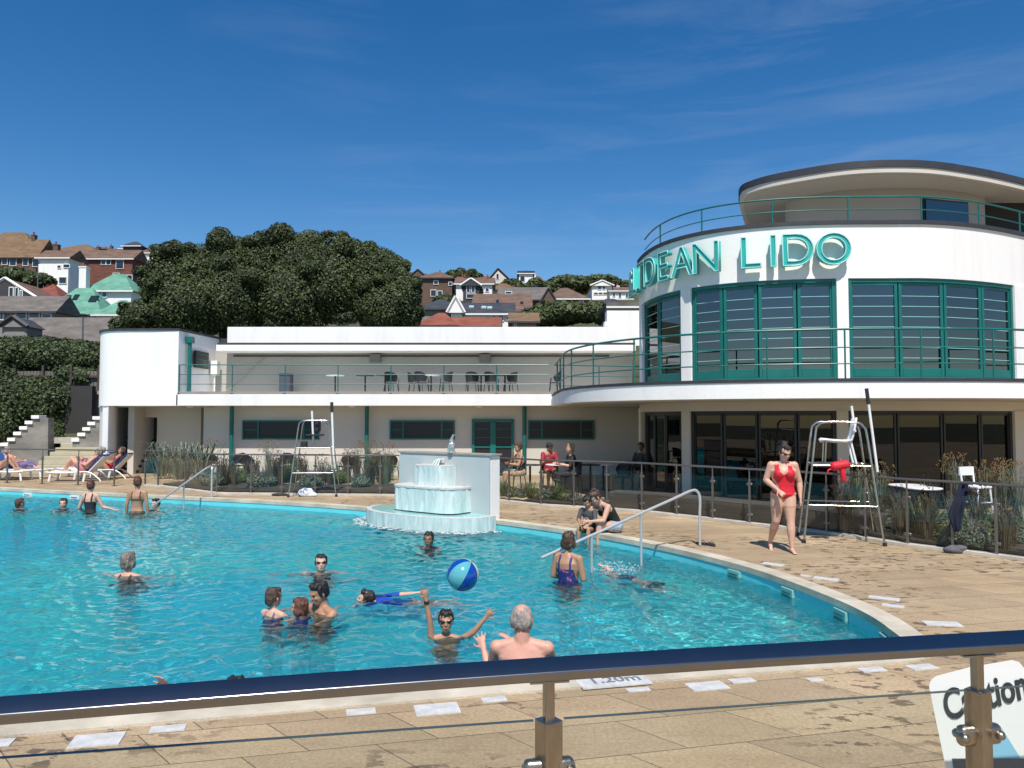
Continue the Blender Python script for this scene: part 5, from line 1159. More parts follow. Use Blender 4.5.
def person(label, loc, heading, H=1.68, male=False, pose=None, skin='fair', hair='dark', hs='short', clothes=(), look=(0,-1,0), tilt=0, hands=None, footdir=None, vox=None, goggles=False, sunglasses=False, cat='person', build=1.0, cap_=None, bald=False, footdirs=None, group=None, no_legs=False, beard=False, child=False):
    J = base_pose(H, male)
    if pose:
        for k, v in pose.items(): J[k] = Vector(v)*(H if True else 1)
    g = G(); B = build; tags = []
    hk = 1.12 if child else 1.0
    S = lambda a, b, ra, rb, nm, **k: (g.cap(J[a] if isinstance(a,str) else a, J[b] if isinstance(b,str) else b, ra*H, rb*H, **k), tags.append((J[a] if isinstance(a,str) else a, J[b] if isinstance(b,str) else b, nm)))
    # torso frame
    sp = (J['neck']-J['pelvis']).normalized(); sdv = (J['shL']-J['shR']).normalized(); hv = (J['hipL']-J['hipR']).normalized(); fr = sdv.cross(sp).normalized()*1
    fr = sp.cross(sdv)*-1; fr.normalize()
    if pose and 'flipfront' in pose: fr = -fr
    hf = -(J['neck']-J['pelvis']).normalized().cross(hv); hf.normalize(); 
    rings = []
    prof = [(-.06,.050,.045,0),(-.02,.086,.060,1),(.03,.096 if not male else .09,.066,1),(.10,.086,.060,1),(.25,.073 if not male else .083,.054,1),(.40,.076 if not male else .088,.056,1),(.58,.090 if not male else .102,.064,1),(.75,.094 if not male else .112,.062,1),(.88,.074 if not male else .094,.048,1),(.97,.045,.038,1),(1.04,.028,.028,1)]
    P0, P1, P2, P3 = J['pelvis'], J['waist'], J['chest'], J['neck']
    def spine(t):
        if t < .27: return L3(P0,P1,t/.27)
        if t < .62: return L3(P1,P2,(t-.27)/.35)
        return L3(P2,P3,(t-.62)/.38)
    n = 20
    for t, rx, ry, _ in prof:
        c = spine(t) if t >= 0 else P0+(P0-P1).normalized()*(-t*.30*H); w_ = max(0,min(1,t)); sv = (hv*(1-w_)+sdv*w_).normalized(); fv = (hf*(1-w_)+fr*w_).normalized(); bb = B if t < .8 else 1+(B-1)*.3
        rings.append([c+sv*(math.cos(2*math.pi*k/n)*rx*H*bb)+fv*(math.sin(2*math.pi*k/n)*ry*H*bb) for k in range(n)])
    g.loft(rings)
    tags.append((P0,P1,'torso')); tags.append((P1,P2,'torso')); tags.append((P2,P3,'torso'))
    if not male and not child:
        for s in (1,-1): g.ell(spine(.66)+sdv*(s*.045*H)+fr*.048*H*B, (.040*H*B,.036*H*B,.038*H*B), nu=12, nv=8)
    if male: 
        for s in (1,-1): g.ell(spine(.76)+sdv*(s*.045*H)+fr*.030*H, (.052*H,.032*H,.04*H), nu=12, nv=8)
    for s, nn in ((1,'L'),(-1,'R')):
        g.ell(L3(J['hip'+nn],P0,.2)-hf*.030*H, (.055*H*B,.050*H*B,.055*H*B), nu=12, nv=8)
        g.cap(spine(.97), J['sh'+nn], .028*H, .030*H); g.cap(spine(.80), J['sh'+nn]-sp*.012*H, .042*H, .029*H)
        aB = 1+(B-1)*.7
        S('sh'+nn,'el'+nn,.0315*aB if not male else .034,.0235*aB,'arm'+nn); tm = L3(J['el'+nn],J['wr'+nn],.3); S('el'+nn,tm,.0225*aB,.0235*aB,'fore'+nn); S(tm,'wr'+nn,.0235*aB,.0145,'fore'+nn)
        if not no_legs:
            lB = 1+(B-1)*.8
            S('hip'+nn,L3(J['hip'+nn],J['kn'+nn],.35),.054*lB,.052*lB,'thigh'+nn); S(L3(J['hip'+nn],J['kn'+nn],.3),'kn'+nn,.051*lB,.032*lB,'thigh'+nn)
            tm = L3(J['kn'+nn],J['an'+nn],.32); bk = (J['kn'+nn]-J['hip'+nn]).normalized(); S('kn'+nn,tm,.0305*lB,.033*lB,'shin'+nn); S(tm,'an'+nn,.033*lB,.0185,'shin'+nn)
            fd = (footdirs or {}).get(nn, footdir or (0,-1,0)); foot(g, J['an'+nn], J['kn'+nn], H, fd); tags.append((J['an'+nn], J['an'+nn]+Vector(fd)*.1*H, 'foot'+nn))
        hh = (hands or {}).get(nn, {}); hand(g, J['wr'+nn], J['el'+nn], H, side=s, s=(1.12 if child else 1), **hh); dd = (J['wr'+nn]-J['el'+nn]).normalized(); tags.append((J['wr'+nn], J['wr'+nn]+dd*.1*H, 'hand'+nn))
    # head: local frame f (face), u (up), l (left)
    f = Vector(look).normalized(); u = Vector((0,0,1)); u = u-f*u.dot(f)
    if u.length < .2: u = sp-f*sp.dot(f)
    u.normalize(); l = u.cross(f)*-1; l = f.cross(u)*-1 if False else u.cross(f)
    if tilt: u = (u+l*math.tan(R(tilt))).normalized(); l = u.cross(f)
    Mh = Matrix((l, f, u)).transposed(); hd = J['head']+(Vector((0,0,.012*H)) if not child and not male else Vector((0,0,-.002*H)) if male else Vector((0,0,.01*H))); q = .158*H if child else .147*H; q = max(q, .215)
    hp = lambda x, y, z: hd+Mh @ Vector((x*q, y*q, z*q))
    HE = lambda x,y,z,rx,ry,rz,nu=14,nv=10: g.ell(hp(x,y,z),(rx*q,ry*q,rz*q),M=Mh,nu=nu,nv=nv)
    HE(0,-.06,.14,.335,.405,.36,20,14); HE(0,.06,-.12,.285,.31,.34,18,12); HE(0,.15,-.33,.20,.20,.16); HE(0,.235,-.40,.10,.09,.085)
    HE(0,.33,.10,.24,.06,.045); HE(0,.355,-.03,.055,.07,.14); HE(0,.40,-.11,.058,.07,.05); HE(.16,.25,-.10,.09,.09,.08); HE(-.16,.25,-.10,.09,.09,.08); HE(0,.325,-.255,.10,.06,.045)
    for s in (1,-1): HE(s*.335,-.03,-.04,.035,.075,.12)
    g.cap(spine(.97), hp(0,-.10,-.25), .040*H if male else .030*H, .037*H if male else .030*H); tags.append((J['neck'], hd, 'neck')); tags.append((hp(0,0,-.3), hp(0,0,.3), 'head'))
    vx = vox or .0085
    me = remesh(g, vx, 3)
    o = bpy.data.objects.new('person', me); COL.objects.link(o); me.name = 'person'; me.materials.clear(); me.materials.append(SK[skin])
    me.polygons.foreach_set('use_smooth', [True]*len(me.polygons))
    o.location = loc; o.rotation_euler = (0,0,heading); tag(o, label, cat, group)
    # classify vertices for the clothes
    n_ = len(me.vertices); co = np.empty(n_*3, np.float32); me.vertices.foreach_get('co', co); co = co.reshape(-1,3); nr = np.empty(n_*3, np.float32); me.vertices.foreach_get('normal', nr); nr = nr.reshape(-1,3)
    best = np.full(n_, 9e9); which = np.zeros(n_, int); tt = np.zeros(n_); W8 = {'torso':.055,'thigh':.045,'arm':.028,'fore':.02,'shin':.03,'foot':.02,'hand':.012,'head':.09,'neck':.03}
    for i, (a, b, nm) in enumerate(tags):
        a_ = np.array(a); d_ = np.array(b)-a_; t = np.clip(((co-a_)@d_)/(d_@d_+1e-9),0,1); dist = np.linalg.norm(co-a_-t[:,None]*d_,axis=1)-W8[nm.rstrip('LR')]*H
        m_ = dist < best; best[m_] = dist[m_]; which[m_] = i; tt[m_] = t[m_]
    nmv = np.array([t[2] for t in tags]); lab = nmv[which]
    ax = np.array(J['neck']-J['pelvis']); T_ = ((co-np.array(J['pelvis']))@ax)/(ax@ax); U_ = ((co-np.array(J['pelvis']))@np.array(sdv))/H; V_ = ((co-np.array(J['pelvis']))@np.array(fr))/H
    thT = np.zeros(n_)
    for nn in 'LR':
        d_ = np.array(J['kn'+nn]-J['hip'+nn]); t = ((co-np.array(J['hip'+nn]))@d_)/(d_@d_); thT = np.where(lab=='thigh'+nn, t, thT)
    env = dict(lab=lab, T=T_, U=U_, V=V_, thT=thT, tt=tt, co=co, H=H, np=np, tor=(lab=='torso')|(lab=='neck'), thi=(lab=='thighL')|(lab=='thighR'), arm=(lab=='armL')|(lab=='armR'), fore=(lab=='foreL')|(lab=='foreR'), shin=(lab=='shinL')|(lab=='shinR'))
    for cname, cmat, rule, off in clothes:
        mk = rule(env); fv = np.array([p.vertices[:] for p in me.polygons], dtype=object) if False else None
        np_ = len(me.polygons); lt = np.empty(np_, np.int32); ls = np.empty(np_, np.int32); me.polygons.foreach_get('loop_total', lt); me.polygons.foreach_get('loop_start', ls); vi = np.empty(len(me.loops), np.int32); me.loops.foreach_get('vertex_index', vi)
        quad = lt == 4; F4 = vi[ls[quad][:,None]+np.arange(4)]; keep = mk[F4].all(axis=1); F4 = F4[keep]
        if not len(F4): continue
        us, inv = np.unique(F4, return_inverse=True); inv = inv.reshape(-1,4); V = co[us]+nr[us]*off
        # turn the free edge inwards so the cloth has thickness
        cm = bpy.data.meshes.new(cname); cm.from_pydata([tuple(v) for v in V], [], [tuple(int(x) for x in q_) for q_ in inv]); cm.materials.append(CL[cmat]); cm.polygons.foreach_set('use_smooth', [True]*len(cm.polygons))
        c_ = bpy.data.objects.new(cname, cm); COL.objects.link(c_); c_.parent = o
        so_ = c_.modifiers.new('s','SOLIDIFY'); so_.thickness = off*.9; so_.offset = -1
    # face details
    fo = G(); 
    for s in (1,-1): fo.ell(hp(s*.135,.315,.035),(.045*q,.03*q,.024*q),M=Mh,nu=10,nv=6)
    e_ = fo.obj('eyes', EYE, o, smooth=60)
    fo = G(); fo.ell(hp(0,.372,-.255),(.085*q,.03*q,.026*q),M=Mh,nu=10,nv=6); fo.obj('mouth', LIP, o, smooth=60)
    if hs != 'none' and not cap_ or hs == 'long':
        fo = G()
        for s in (1,-1): fo.cap(hp(s*.07,.355,.115), hp(s*.20,.325,.125), .018*q, .012*q, n=6)
        fo.obj('eyebrows', HR[hair], o, smooth=60)
    hg = G(); HH = lambda x,y,z,rx,ry,rz: hg.ell(hp(x,y,z),(rx*q,ry*q,rz*q),M=Mh,nu=16,nv=12)
    if hs in ('short','bun','long','bob','wet'):
        HH(0,-.11,.19,.37,.40,.36); HH(0,.06,.36,.27,.26,.16); HH(0,-.26,.0,.31,.26,.30)
        for s in (1,-1): HH(s*.27,-.10,.08,.10,.22,.24)
    if hs == 'short': HH(.08,.16,.40,.20,.16,.11); HH(-.1,.14,.41,.16,.16,.10)
    if hs in ('bun',): HH(0,-.22,.52,.20,.20,.17); HH(.05,-.16,.62,.09,.10,.08)
    if hs in ('bob','long'):
        for s in (1,-1): HH(s*.31,-.08,-.14,.11,.22,.28)
        HH(0,-.30,-.18,.33,.17,.30)
    if hs == 'long':
        HH(0,-.30,-.45,.30,.14,.32)
        for s in (1,-1): HH(s*.26,-.16,-.45,.12,.14,.26)
    if hs == 'wet': HH(0,-.28,-.15,.29,.17,.30)
    if hs == 'balding': 
        for s in (1,-1): HH(s*.27,-.12,.02,.10,.26,.26)
        HH(0,-.24,.02,.33,.27,.34); HH(0,-.18,.18,.32,.30,.24)
    if hg.v:
        hm = remesh(hg, max(.007, q*.035), 1)
        hm.materials.clear(); hm.materials.append(HR[hair]); hm.polygons.foreach_set('use_smooth', [True]*len(hm.polygons))
        for v in hm.vertices:
            lc = Mh.transposed() @ (v.co-hd); v.co += v.normal*(mnoise.noise(Vector((lc.x*70, lc.y*18, lc.z*12)))*.050*q + mnoise.noise(Vector((lc.x*26, lc.y*26, lc.z*5)))*.06*q + mnoise.noise(Vector((lc.x*220, lc.y*60, lc.z*30)))*.022*q)
        ho_ = bpy.data.objects.new('hair', hm); COL.objects.link(ho_); ho_.parent = o
    if goggles or sunglasses:
        gg = G()
        for s in (1,-1): gg.ell(hp(s*.145,.345,.045),(.125*q,.045*q,.075*q if goggles else .09*q),M=Mh,nu=14,nv=8)
        gg.cap(hp(.05,.385,.055),hp(-.05,.385,.055),.018*q,.018*q,n=6)
        for s in (1,-1): gg.tube([hp(s*.24,.31,.06),hp(s*.36,.1,.07),hp(s*.38,-.12,.08)]+([hp(s*.3,-.42,.10),hp(0,-.56,.12)] if goggles else []), .018*q, 6)
        gg.obj('goggles' if goggles else 'sunglasses', GOG, o, smooth=60)
    if cap_:
        gg = G(); gg.ell(hp(0,-.05,.22),(.40*q,.44*q,.36*q),M=Mh); gg.ell(hp(0,.36,.20),(.27*q,.26*q,.03*q),M=Mh); gg.obj('hat', CL[cap_], o, smooth=60)
    PEOPLE.append(o); return o
PEOPLE = []
legcut = lambda e: (e['T']>=.09)|(abs(e['U'])<.026+(e['T']+.07)*.50)
one_piece = lambda e: ((e['tor']|(e['thi']&(e['thT']<.05)))&legcut(e)&(e['T']>-.3)&(e['T']<.80)&~((e['T']>.66)&(e['V']>0)&(abs(e['U'])<.035)&(e['T']>.66+.0*e['T'])&(abs(e['U'])<(e['T']-.62)*.25)))|((e['T']>=.72)&(e['T']<1.06)&(abs(abs(e['U'])-.058)<.021)&(e['lab']!='head')&~e['fore'])
low_back = lambda e: ((e['tor']|(e['thi']&(e['thT']<.05)))&legcut(e)&(e['T']>-.3)&(e['T']<.62))|((e['T']<.12)&e['thi']&(e['thT']<.06))|((e['T']>=.60)&(e['T']<1.05)&(abs(abs(e['U'])-.050)<.011)&(e['lab']!='head'))
bikini_top = lambda e: e['tor']&(((e['T']>.56)&(e['T']<.66))|((e['T']>=.64)&(e['T']<1.03)&(abs(abs(e['U'])-.055)<.011)))
briefs = lambda e: (e['tor']&(e['T']<.10))|(e['thi']&(e['thT']<.07)&(e['T']<.08))
shorts = lambda e: (e['tor']&(e['T']<.14))|(e['thi']&(e['thT']<.55))
tshirt = lambda e: (e['tor']&(e['T']>-.05)&(e['T']<.99))|(e['arm'])
vest = lambda e: (e['tor']&(e['T']>-.02)&(e['T']<.80))|(e['tor']&(e['T']>=.78)&(e['T']<1.02)&(abs(abs(e['U'])-.058)<.018))
dress = lambda e: (e['tor']&(e['T']>-.3)&(e['T']<.86))|(e['thi']&(e['thT']<.7))
longdress = lambda e: (e['tor']&(e['T']>-.3)&(e['T']<.9))|e['thi']|(e['shin']&(e['tt']<.9))
WATER = WATER_Z
# ---------------------------------------------------------------- the cast
def stand_at(px, py, z=0): p = on(px, py, z); return (p.x, p.y, z)
def inwater(px, pyw, depth, Y=None):
    """root on a virtual floor so that the water line cuts the body 'depth' above the feet, seen at row pyw"""
    p = on(px, pyw, WATER); return (p.x, p.y, WATER-depth)
# the woman in red walking on the deck
p = on(784, 551.5)
person('woman in a red swimsuit and sunglasses walking barefoot along the deck', (p.x,p.y,0), R(-12), H=1.66, build=1.24, skin='fair', hair='dark', hs='bun',
  pose=dict(pelvis=(0,0,.525),waist=(.004,-.008,.60),chest=(.004,-.006,.712),neck=(.004,-.012,.822),head=(.016,-.045,.905),
   elR=(-.150,.012,.655),wrR=(-.060,-.105,.575),elL=(.150,.03,.64),wrL=(.150,-.01,.50),
   hipL=(.05,0,.505),knL=(.058,-.035,.285),anL=(.062,-.06,.045),hipR=(-.05,0,.505),knR=(-.065,.010,.283),anR=(-.105,.14,.068)),
  look=(.35,-.85,-.42), sunglasses=True, clothes=[('swimsuit','red',one_piece,.006)], footdirs={'L':(.15,-1,0),'R':(.0,-.9,-.42)}, hands={'R':dict(palm=(0,1,-.3),curl=.5),'L':dict(palm=(-1,0,0),curl=.4)}, vox=.0075)
# man with his back to us, near
person('bald topped grey haired man with bare back turned, raising one hand in the pool', inwater(522,684,1.10), R(180-4), H=1.76, male=True, build=1.05, skin='pink', hair='grey', hs='balding',
  pose=dict(elR=(.19,-.05,.70),wrR=(.15,-.16,.74),elL=(-.215,-.10,.60),wrL=(-.262,-.215,.655),shL=(-.122,0,.80),shR=(.122,0,.80)) and dict(elL=(.16,-.09,.635),wrL=(.20,-.16,.735),elR=(-.15,-.12,.66),wrR=(.045,-.15,.775)),
  look=(.0,-1,-.05), clothes=[('swim_trunks','navy',shorts,.006)], hands={'L':dict(palm=(0,-1,0),spread=.6,curl=.1),'R':dict(palm=(0,0,-1))}, vox=.0085)
# boy with goggles, both arms up
person('boy in dark goggles standing with both arms raised to catch the ball', inwater(446,636,1.08), R(2), H=1.30, child=True, skin='tan', hair='dark', hs='short',
  pose=dict(shL=(.115,0,.80),shR=(-.115,0,.80),elL=(.215,-.05,.87),wrL=(.305,-.06,.98),elR=(-.125,-.02,.95),wrR=(-.155,-.03,1.12),head=(0,-.012,.94),neck=(0,.005,.845)),
  look=(.05,-1,.0), goggles=True, hands={'L':dict(palm=(0,-1,0),spread=.5,curl=.25),'R':dict(palm=(0,-1,0),spread=.5,curl=.3)}, clothes=[('wristband','black',lambda e:(e['lab']=='foreR')&(e['tt']>.72)&(e['co'][:,2]>1.065*e['H'])&(e['co'][:,2]<1.115*e['H']),.008)], vox=.0075)
# prone swimmer in a blue top
def prone(label, px, py, heading, H=1.5, **k):
    p = on(px, py, WATER); z = lambda v: v
    po = dict(pelvis=(0,0,-.045),waist=(0,-.08,-.03),chest=(0,-.19,-.012),neck=(0,-.30,.0),head=(0,-.385,.035),
      shL=(.11,-.275,0),shR=(-.11,-.275,0),elL=(.14,-.43,-.02),wrL=(.12,-.56,-.03),elR=(-.14,-.43,-.02),wrR=(-.12,-.56,-.03),
      hipL=(.05,.02,-.05),hipR=(-.05,.02,-.05),knL=(.055,.25,-.09),knR=(-.055,.25,-.07),anL=(.06,.46,-.12),anR=(-.06,.46,-.08))
    po.update(k.pop('pose',{})); return person(label, (p.x,p.y,WATER-.035), heading, H=H, pose=po, footdir=(0,1,-.2), **k)
prone('swimmer in a bright blue top gliding on the surface with one arm stretched out', 408, 598, R(-82), H=1.45, skin='fair', hair='dark', hs='short', look=(.0,-.9,.25), child=True, vox=.0085,
  pose=dict(pelvis=(0,0,-.10),waist=(0,-.08,-.07),chest=(0,-.18,-.035),neck=(0,-.28,-.01),head=(0,-.36,.01),shR=(-.11,-.26,-.005),shL=(.11,-.26,-.01),elR=(-.17,-.09,.012),wrR=(-.19,.09,.02),hipL=(.05,.02,-.11),hipR=(-.05,.02,-.11),knL=(.055,.25,-.16),knR=(-.055,.25,-.15),elL=(.13,-.40,-.06),wrL=(.12,-.52,-.08)), clothes=[('rash_vest','blue',tshirt,.007)])
# young man holding children
person('dark haired young man chest deep in the pool looking down at a child', inwater(322,612,1.38), R(-42), H=1.74, male=True, skin='tan', hair='black', hs='short', look=(0,-.9,-.25),
  pose=dict(head=(0,-.03,.92),elL=(.13,-.10,.68),wrL=(.03,-.20,.66),elR=(-.17,-.08,.69),wrR=(-.06,-.21,.66)), clothes=[('swim_trunks','black',shorts,.006)], vox=.0085)
person('auburn haired child held against the young man in the pool', inwater(300,615,.93), R(-120), H=1.08, child=True, skin='fair', hair='auburn', hs='bob', look=(.2,-.9,0),
  pose=dict(elL=(.15,-.12,.72),wrL=(.10,-.25,.74),elR=(-.15,-.12,.70),wrR=(-.10,-.22,.68)), clothes=[('swimsuit','blue',one_piece,.006)])
person('girl with wet brown hair seen from behind beside the auburn child', inwater(273,615,1.04), R(150), H=1.32, child=True, skin='fair', hair='brown', hs='wet', look=(-.15,-1,-.1),
  pose=dict(elL=(.16,-.10,.70),wrL=(.12,-.22,.72),elR=(-.16,-.10,.70),wrR=(-.12,-.22,.72)), clothes=[('swimsuit','blueprint',low_back,.006)])
person('swimmer in goggles facing us with arms spread just under the surface', inwater(321,570,1.47), R(8), H=1.68, skin='fair', hair='black', hs='wet', look=(.15,-1,.12), goggles=True,
  pose=dict(elL=(.22,-.03,.78),wrL=(.36,-.04,.80),elR=(-.22,-.03,.78),wrR=(-.36,-.05,.80),shL=(.105,0,.80),shR=(-.105,0,.80)), clothes=[('swimsuit','black',one_piece,.006)])
person('grey haired woman with wet streaked hair wading away from us on the left', inwater(128,575,1.36), R(170), H=1.66, build=1.1, skin='pink', hair='streak', hs='bob', look=(-.1,-1,0),
  pose=dict(elL=(.19,-.03,.72),wrL=(.31,-.08,.74),elR=(-.19,-.03,.72),wrR=(-.29,-.08,.74)), clothes=[('swimsuit','black',low_back,.006)])
person('woman in a black swimsuit standing in the pool with one hand out', inwater(90,512.5,.90), R(176), H=1.62, skin='fair', hair='auburn', hs='bun', look=(.15,-1,0),
  pose=dict(elR=(.0,0,0),) and dict(elL=(.165,-.0,.62),wrL=(.15,-.10,.55),elR=(-.175,-.02,.635),wrR=(-.30,-.06,.60)), clothes=[('swimsuit','black',low_back,.006)], hands={'R':dict(palm=(0,0,-1))})
person('woman in an olive bikini standing with her back to us in the pool', inwater(137,513.5,.88), R(182), H=1.70, skin='tan', hair='auburn', hs='bun', look=(.05,-1,0), clothes=[('bikini_top','olive',bikini_top,.007),('bikini_briefs','olive',briefs,.007)])
for lb, px, py, a, hr, hs_, sk, lk in [
 ('leftmost swimmer, dark head above the water below the loungers',19.5,508,150,'brown','wet','pink',(0,-1,0)),
 ('swimmer with dark wet hair and turned face, left of the woman in black',63,507.5,40,'dark','wet','fair',(-.4,-1,0)),
 ('swimmer with black hair just right of the bikini woman',156,508,-35,'black','short','fair',(.3,-1,0)),
 ('lone dark haired swimmer in front of the fountain',429,545,-20,'black','wet','brown',(.2,-1,0))]:
    person(lb, inwater(px,py,1.45), R(a), H=1.66, skin=sk, hair=hr, hs=hs_, look=lk, clothes=[('swimsuit','black',one_piece,.006)], vox=.010, pose=dict(elL=(.17,-.08,.72),wrL=(.14,-.20,.70),elR=(-.17,-.08,.72),wrR=(-.14,-.20,.70)))
person('curly haired woman in a navy patterned swimsuit standing sideways in the pool', inwater(568,580,1.02), R(148), H=1.66, build=1.12, skin='tan', hair='brown', hs='bob', look=(.35,-1,-.05),
  pose=dict(elR=(-.135,-.01,.635),wrR=(-.10,-.12,.585),elL=(.14,.0,.64),wrL=(.10,-.12,.585)), clothes=[('swimsuit','navy',low_back,.006)])
# diver: only a foot and heel break the surface in a splash
p = on(608, 571, WATER)
person('diving swimmer with only feet and a splash above the water', (p.x,p.y,WATER), R(60), H=1.4, child=True, skin='fair', hair='dark', hs='short', look=(0,-1,-.3), footdir=(0,1,.6),
  pose=dict(pelvis=(0,-.22,-.20),waist=(0,-.29,-.25),chest=(0,-.38,-.32),neck=(0,-.46,-.37),head=(0,-.53,-.41),shL=(.11,-.44,-.36),shR=(-.11,-.44,-.36),elL=(.13,-.54,-.44),wrL=(.10,-.66,-.50),elR=(-.13,-.54,-.44),wrR=(-.10,-.66,-.50),
   hipL=(.05,-.21,-.20),hipR=(-.05,-.21,-.20),knL=(.05,-.03,-.08),knR=(-.05,-.05,-.10),anL=(.05,.04,.035),anR=(-.06,.06,-.03)), clothes=[('swim_trunks','navy',shorts,.006)])
g = G(); rq = random.Random(4)
for i in range(260):
    a = rq.random()*6.28; r_ = rq.random()**.6*.28; g.ell((p.x+.12+math.cos(a)*r_*1.4, p.y+math.sin(a)*r_, WATER+.005+rq.random()**3*.16*(1-r_*2)),(.003+.008*rq.random(),)*3,nu=6,nv=4)
tag(g.obj('splash', M['tile_white'], smooth=80), 'white splash thrown up by the kicking swimmer', 'splash', kind='stuff')
# swimmer holding on to the near edge
p = on(216, 708, 0)
hld = person('swimmer below the foreground rail holding the pool edge with both hands', (p.x,p.y+.38,WATER-1.38), R(0), H=1.62, skin='fair', hair='dark', hs='long', look=(.1,-1,.1),
  pose=dict(shL=(.105,0,.80),shR=(-.105,0,.80),elL=(.20,-.05,.87),wrL=(.225,-.16,1.015),elR=(-.21,-.05,.87),wrR=(-.25,-.15,1.015)), hands={'L':dict(palm=(0,0,-1),curl=.35),'R':dict(palm=(0,0,-1),curl=.35)}, clothes=[('swimsuit','black',one_piece,.006)])
# seated pair on the pool edge
def sit_pose(kn=.245, lean=0, seat=.0):
    pass
p = on(611, 533); 
person('woman in a black vest and pale denim shorts sitting on the pool edge', (p.x+.06,p.y+.12,.0), R(-62), H=1.66, build=1.05, skin='fair', hair='brown', hs='bun', look=(0,-.75,-.6), footdir=(0,-1,-.5),
  pose=dict(pelvis=(0,.02,.062),waist=(0,.0,.145),chest=(0,-.075,.235),neck=(0,-.165,.315),head=(0,-.235,.37),shL=(.108,-.145,.29),shR=(-.108,-.145,.29),elL=(.13,-.22,.15),wrL=(.05,-.33,.14),elR=(-.14,-.20,.14),wrR=(-.07,-.31,.13),
   hipL=(.055,.0,.058),hipR=(-.055,.0,.058),knL=(.075,-.235,.105),knR=(-.075,-.235,.11),anL=(.075,-.26,-.115),anR=(-.075,-.255,-.11)), clothes=[('vest_top','black',vest,.007),('denim_shorts','denim',lambda e:(e['tor']&(e['T']<.12))|(e['thi']&(e['thT']<.42)),.010)])
p = on(590, 534)
person('small child in a dark shirt sitting with legs over the pool edge', (p.x,p.y+.12,.0), R(-28), H=1.20, child=True, skin='tan', hair='black', hs='short', look=(-.3,-.8,-.5), footdir=(0,-1,-.4),
  pose=dict(pelvis=(0,.02,.062),waist=(0,.015,.15),chest=(0,-.01,.25),neck=(0,-.045,.365),head=(0,-.075,.455),shL=(.11,-.035,.335),shR=(-.11,-.035,.335),elL=(.13,-.10,.21),wrL=(.07,-.20,.15),elR=(-.13,-.10,.21),wrR=(-.07,-.20,.16),
   hipL=(.055,.0,.055),hipR=(-.055,.0,.055),knL=(.075,-.22,.09),knR=(-.075,-.22,.085),anL=(.078,-.24,-.14),anR=(-.078,-.235,-.14)), clothes=[('shirt','grey',tshirt,.010),('shorts','black',shorts,.010)])
# people at the café tables (seat height .45)
def seated(label, loc, a, H=1.68, **k):
    s_ = .45/H; po = dict(pelvis=(0,.03,s_+.05),waist=(0,.03,s_+.135),chest=(0,.015,s_+.245),neck=(0,0,s_+.355),head=(0,-.02,s_+.445),
      shL=(.108,.0,s_+.325),shR=(-.108,.0,s_+.325),elL=(.135,-.06,s_+.18),wrL=(.10,-.20,s_+.20),elR=(-.135,-.06,s_+.18),wrR=(-.10,-.20,s_+.20),
      hipL=(.055,.01,s_+.045),hipR=(-.055,.01,s_+.045),knL=(.075,-.235,s_+.035),knR=(-.075,-.235,s_+.035),anL=(.075,-.25,.045),anR=(-.075,-.22,.045)); po.update(k.pop('pose',{}))
    return person(label, loc, a, H=H, pose=po, **k)
def gz(px, Y): return ((px-512)/F*Y, Y, 0)
seated('woman in a patterned dress sitting at the leftmost occupied table, hand at her face', gz(519,21.6), R(-70), skin='tan', hair='brown', hs='bun', look=(.2,-1,-.1), clothes=[('dress','print',dress,.012)], pose=dict(elR=(-.13,-.10,.42),wrR=(-.03,-.10,.62),knL=(.06,-.235,.30),anL=(.05,-.30,.09)), vox=.011)
seated('person in a maroon shirt and dark cap sitting at the white table', gz(549,22.6), R(12), skin='tan', hair='dark', hs='short', cap_='black', look=(.2,-1,-.35), male=True, clothes=[('shirt','maroon',tshirt,.014),('shorts','maroon',shorts,.012)], pose=dict(elR=(-.15,-.10,.44),wrR=(-.10,-.17,.50)), vox=.011)
seated('fair haired person dressed in black sitting sideways at the white table', gz(571,21.2), R(-78), skin='fair', hair='blond', hs='bob', look=(-.1,-1,0), clothes=[('black_top','black',tshirt,.014),('trousers','black',lambda e: (e['tor']&(e['T']<.15))|e['thi']|(e['shin']&(e['tt']<.9)),.012)], vox=.011)
seated('person half hidden at the table by the dark side glass', gz(641,22.4), R(-40), skin='tan', hair='brown', hs='short', look=(.1,-1,-.2), clothes=[('shirt','grey',tshirt,.014),('trousers','black',shorts,.012)], vox=.012)
for o_ in PEOPLE: 
    if o_.location.z < -.1: RECEIVE.append(o_)
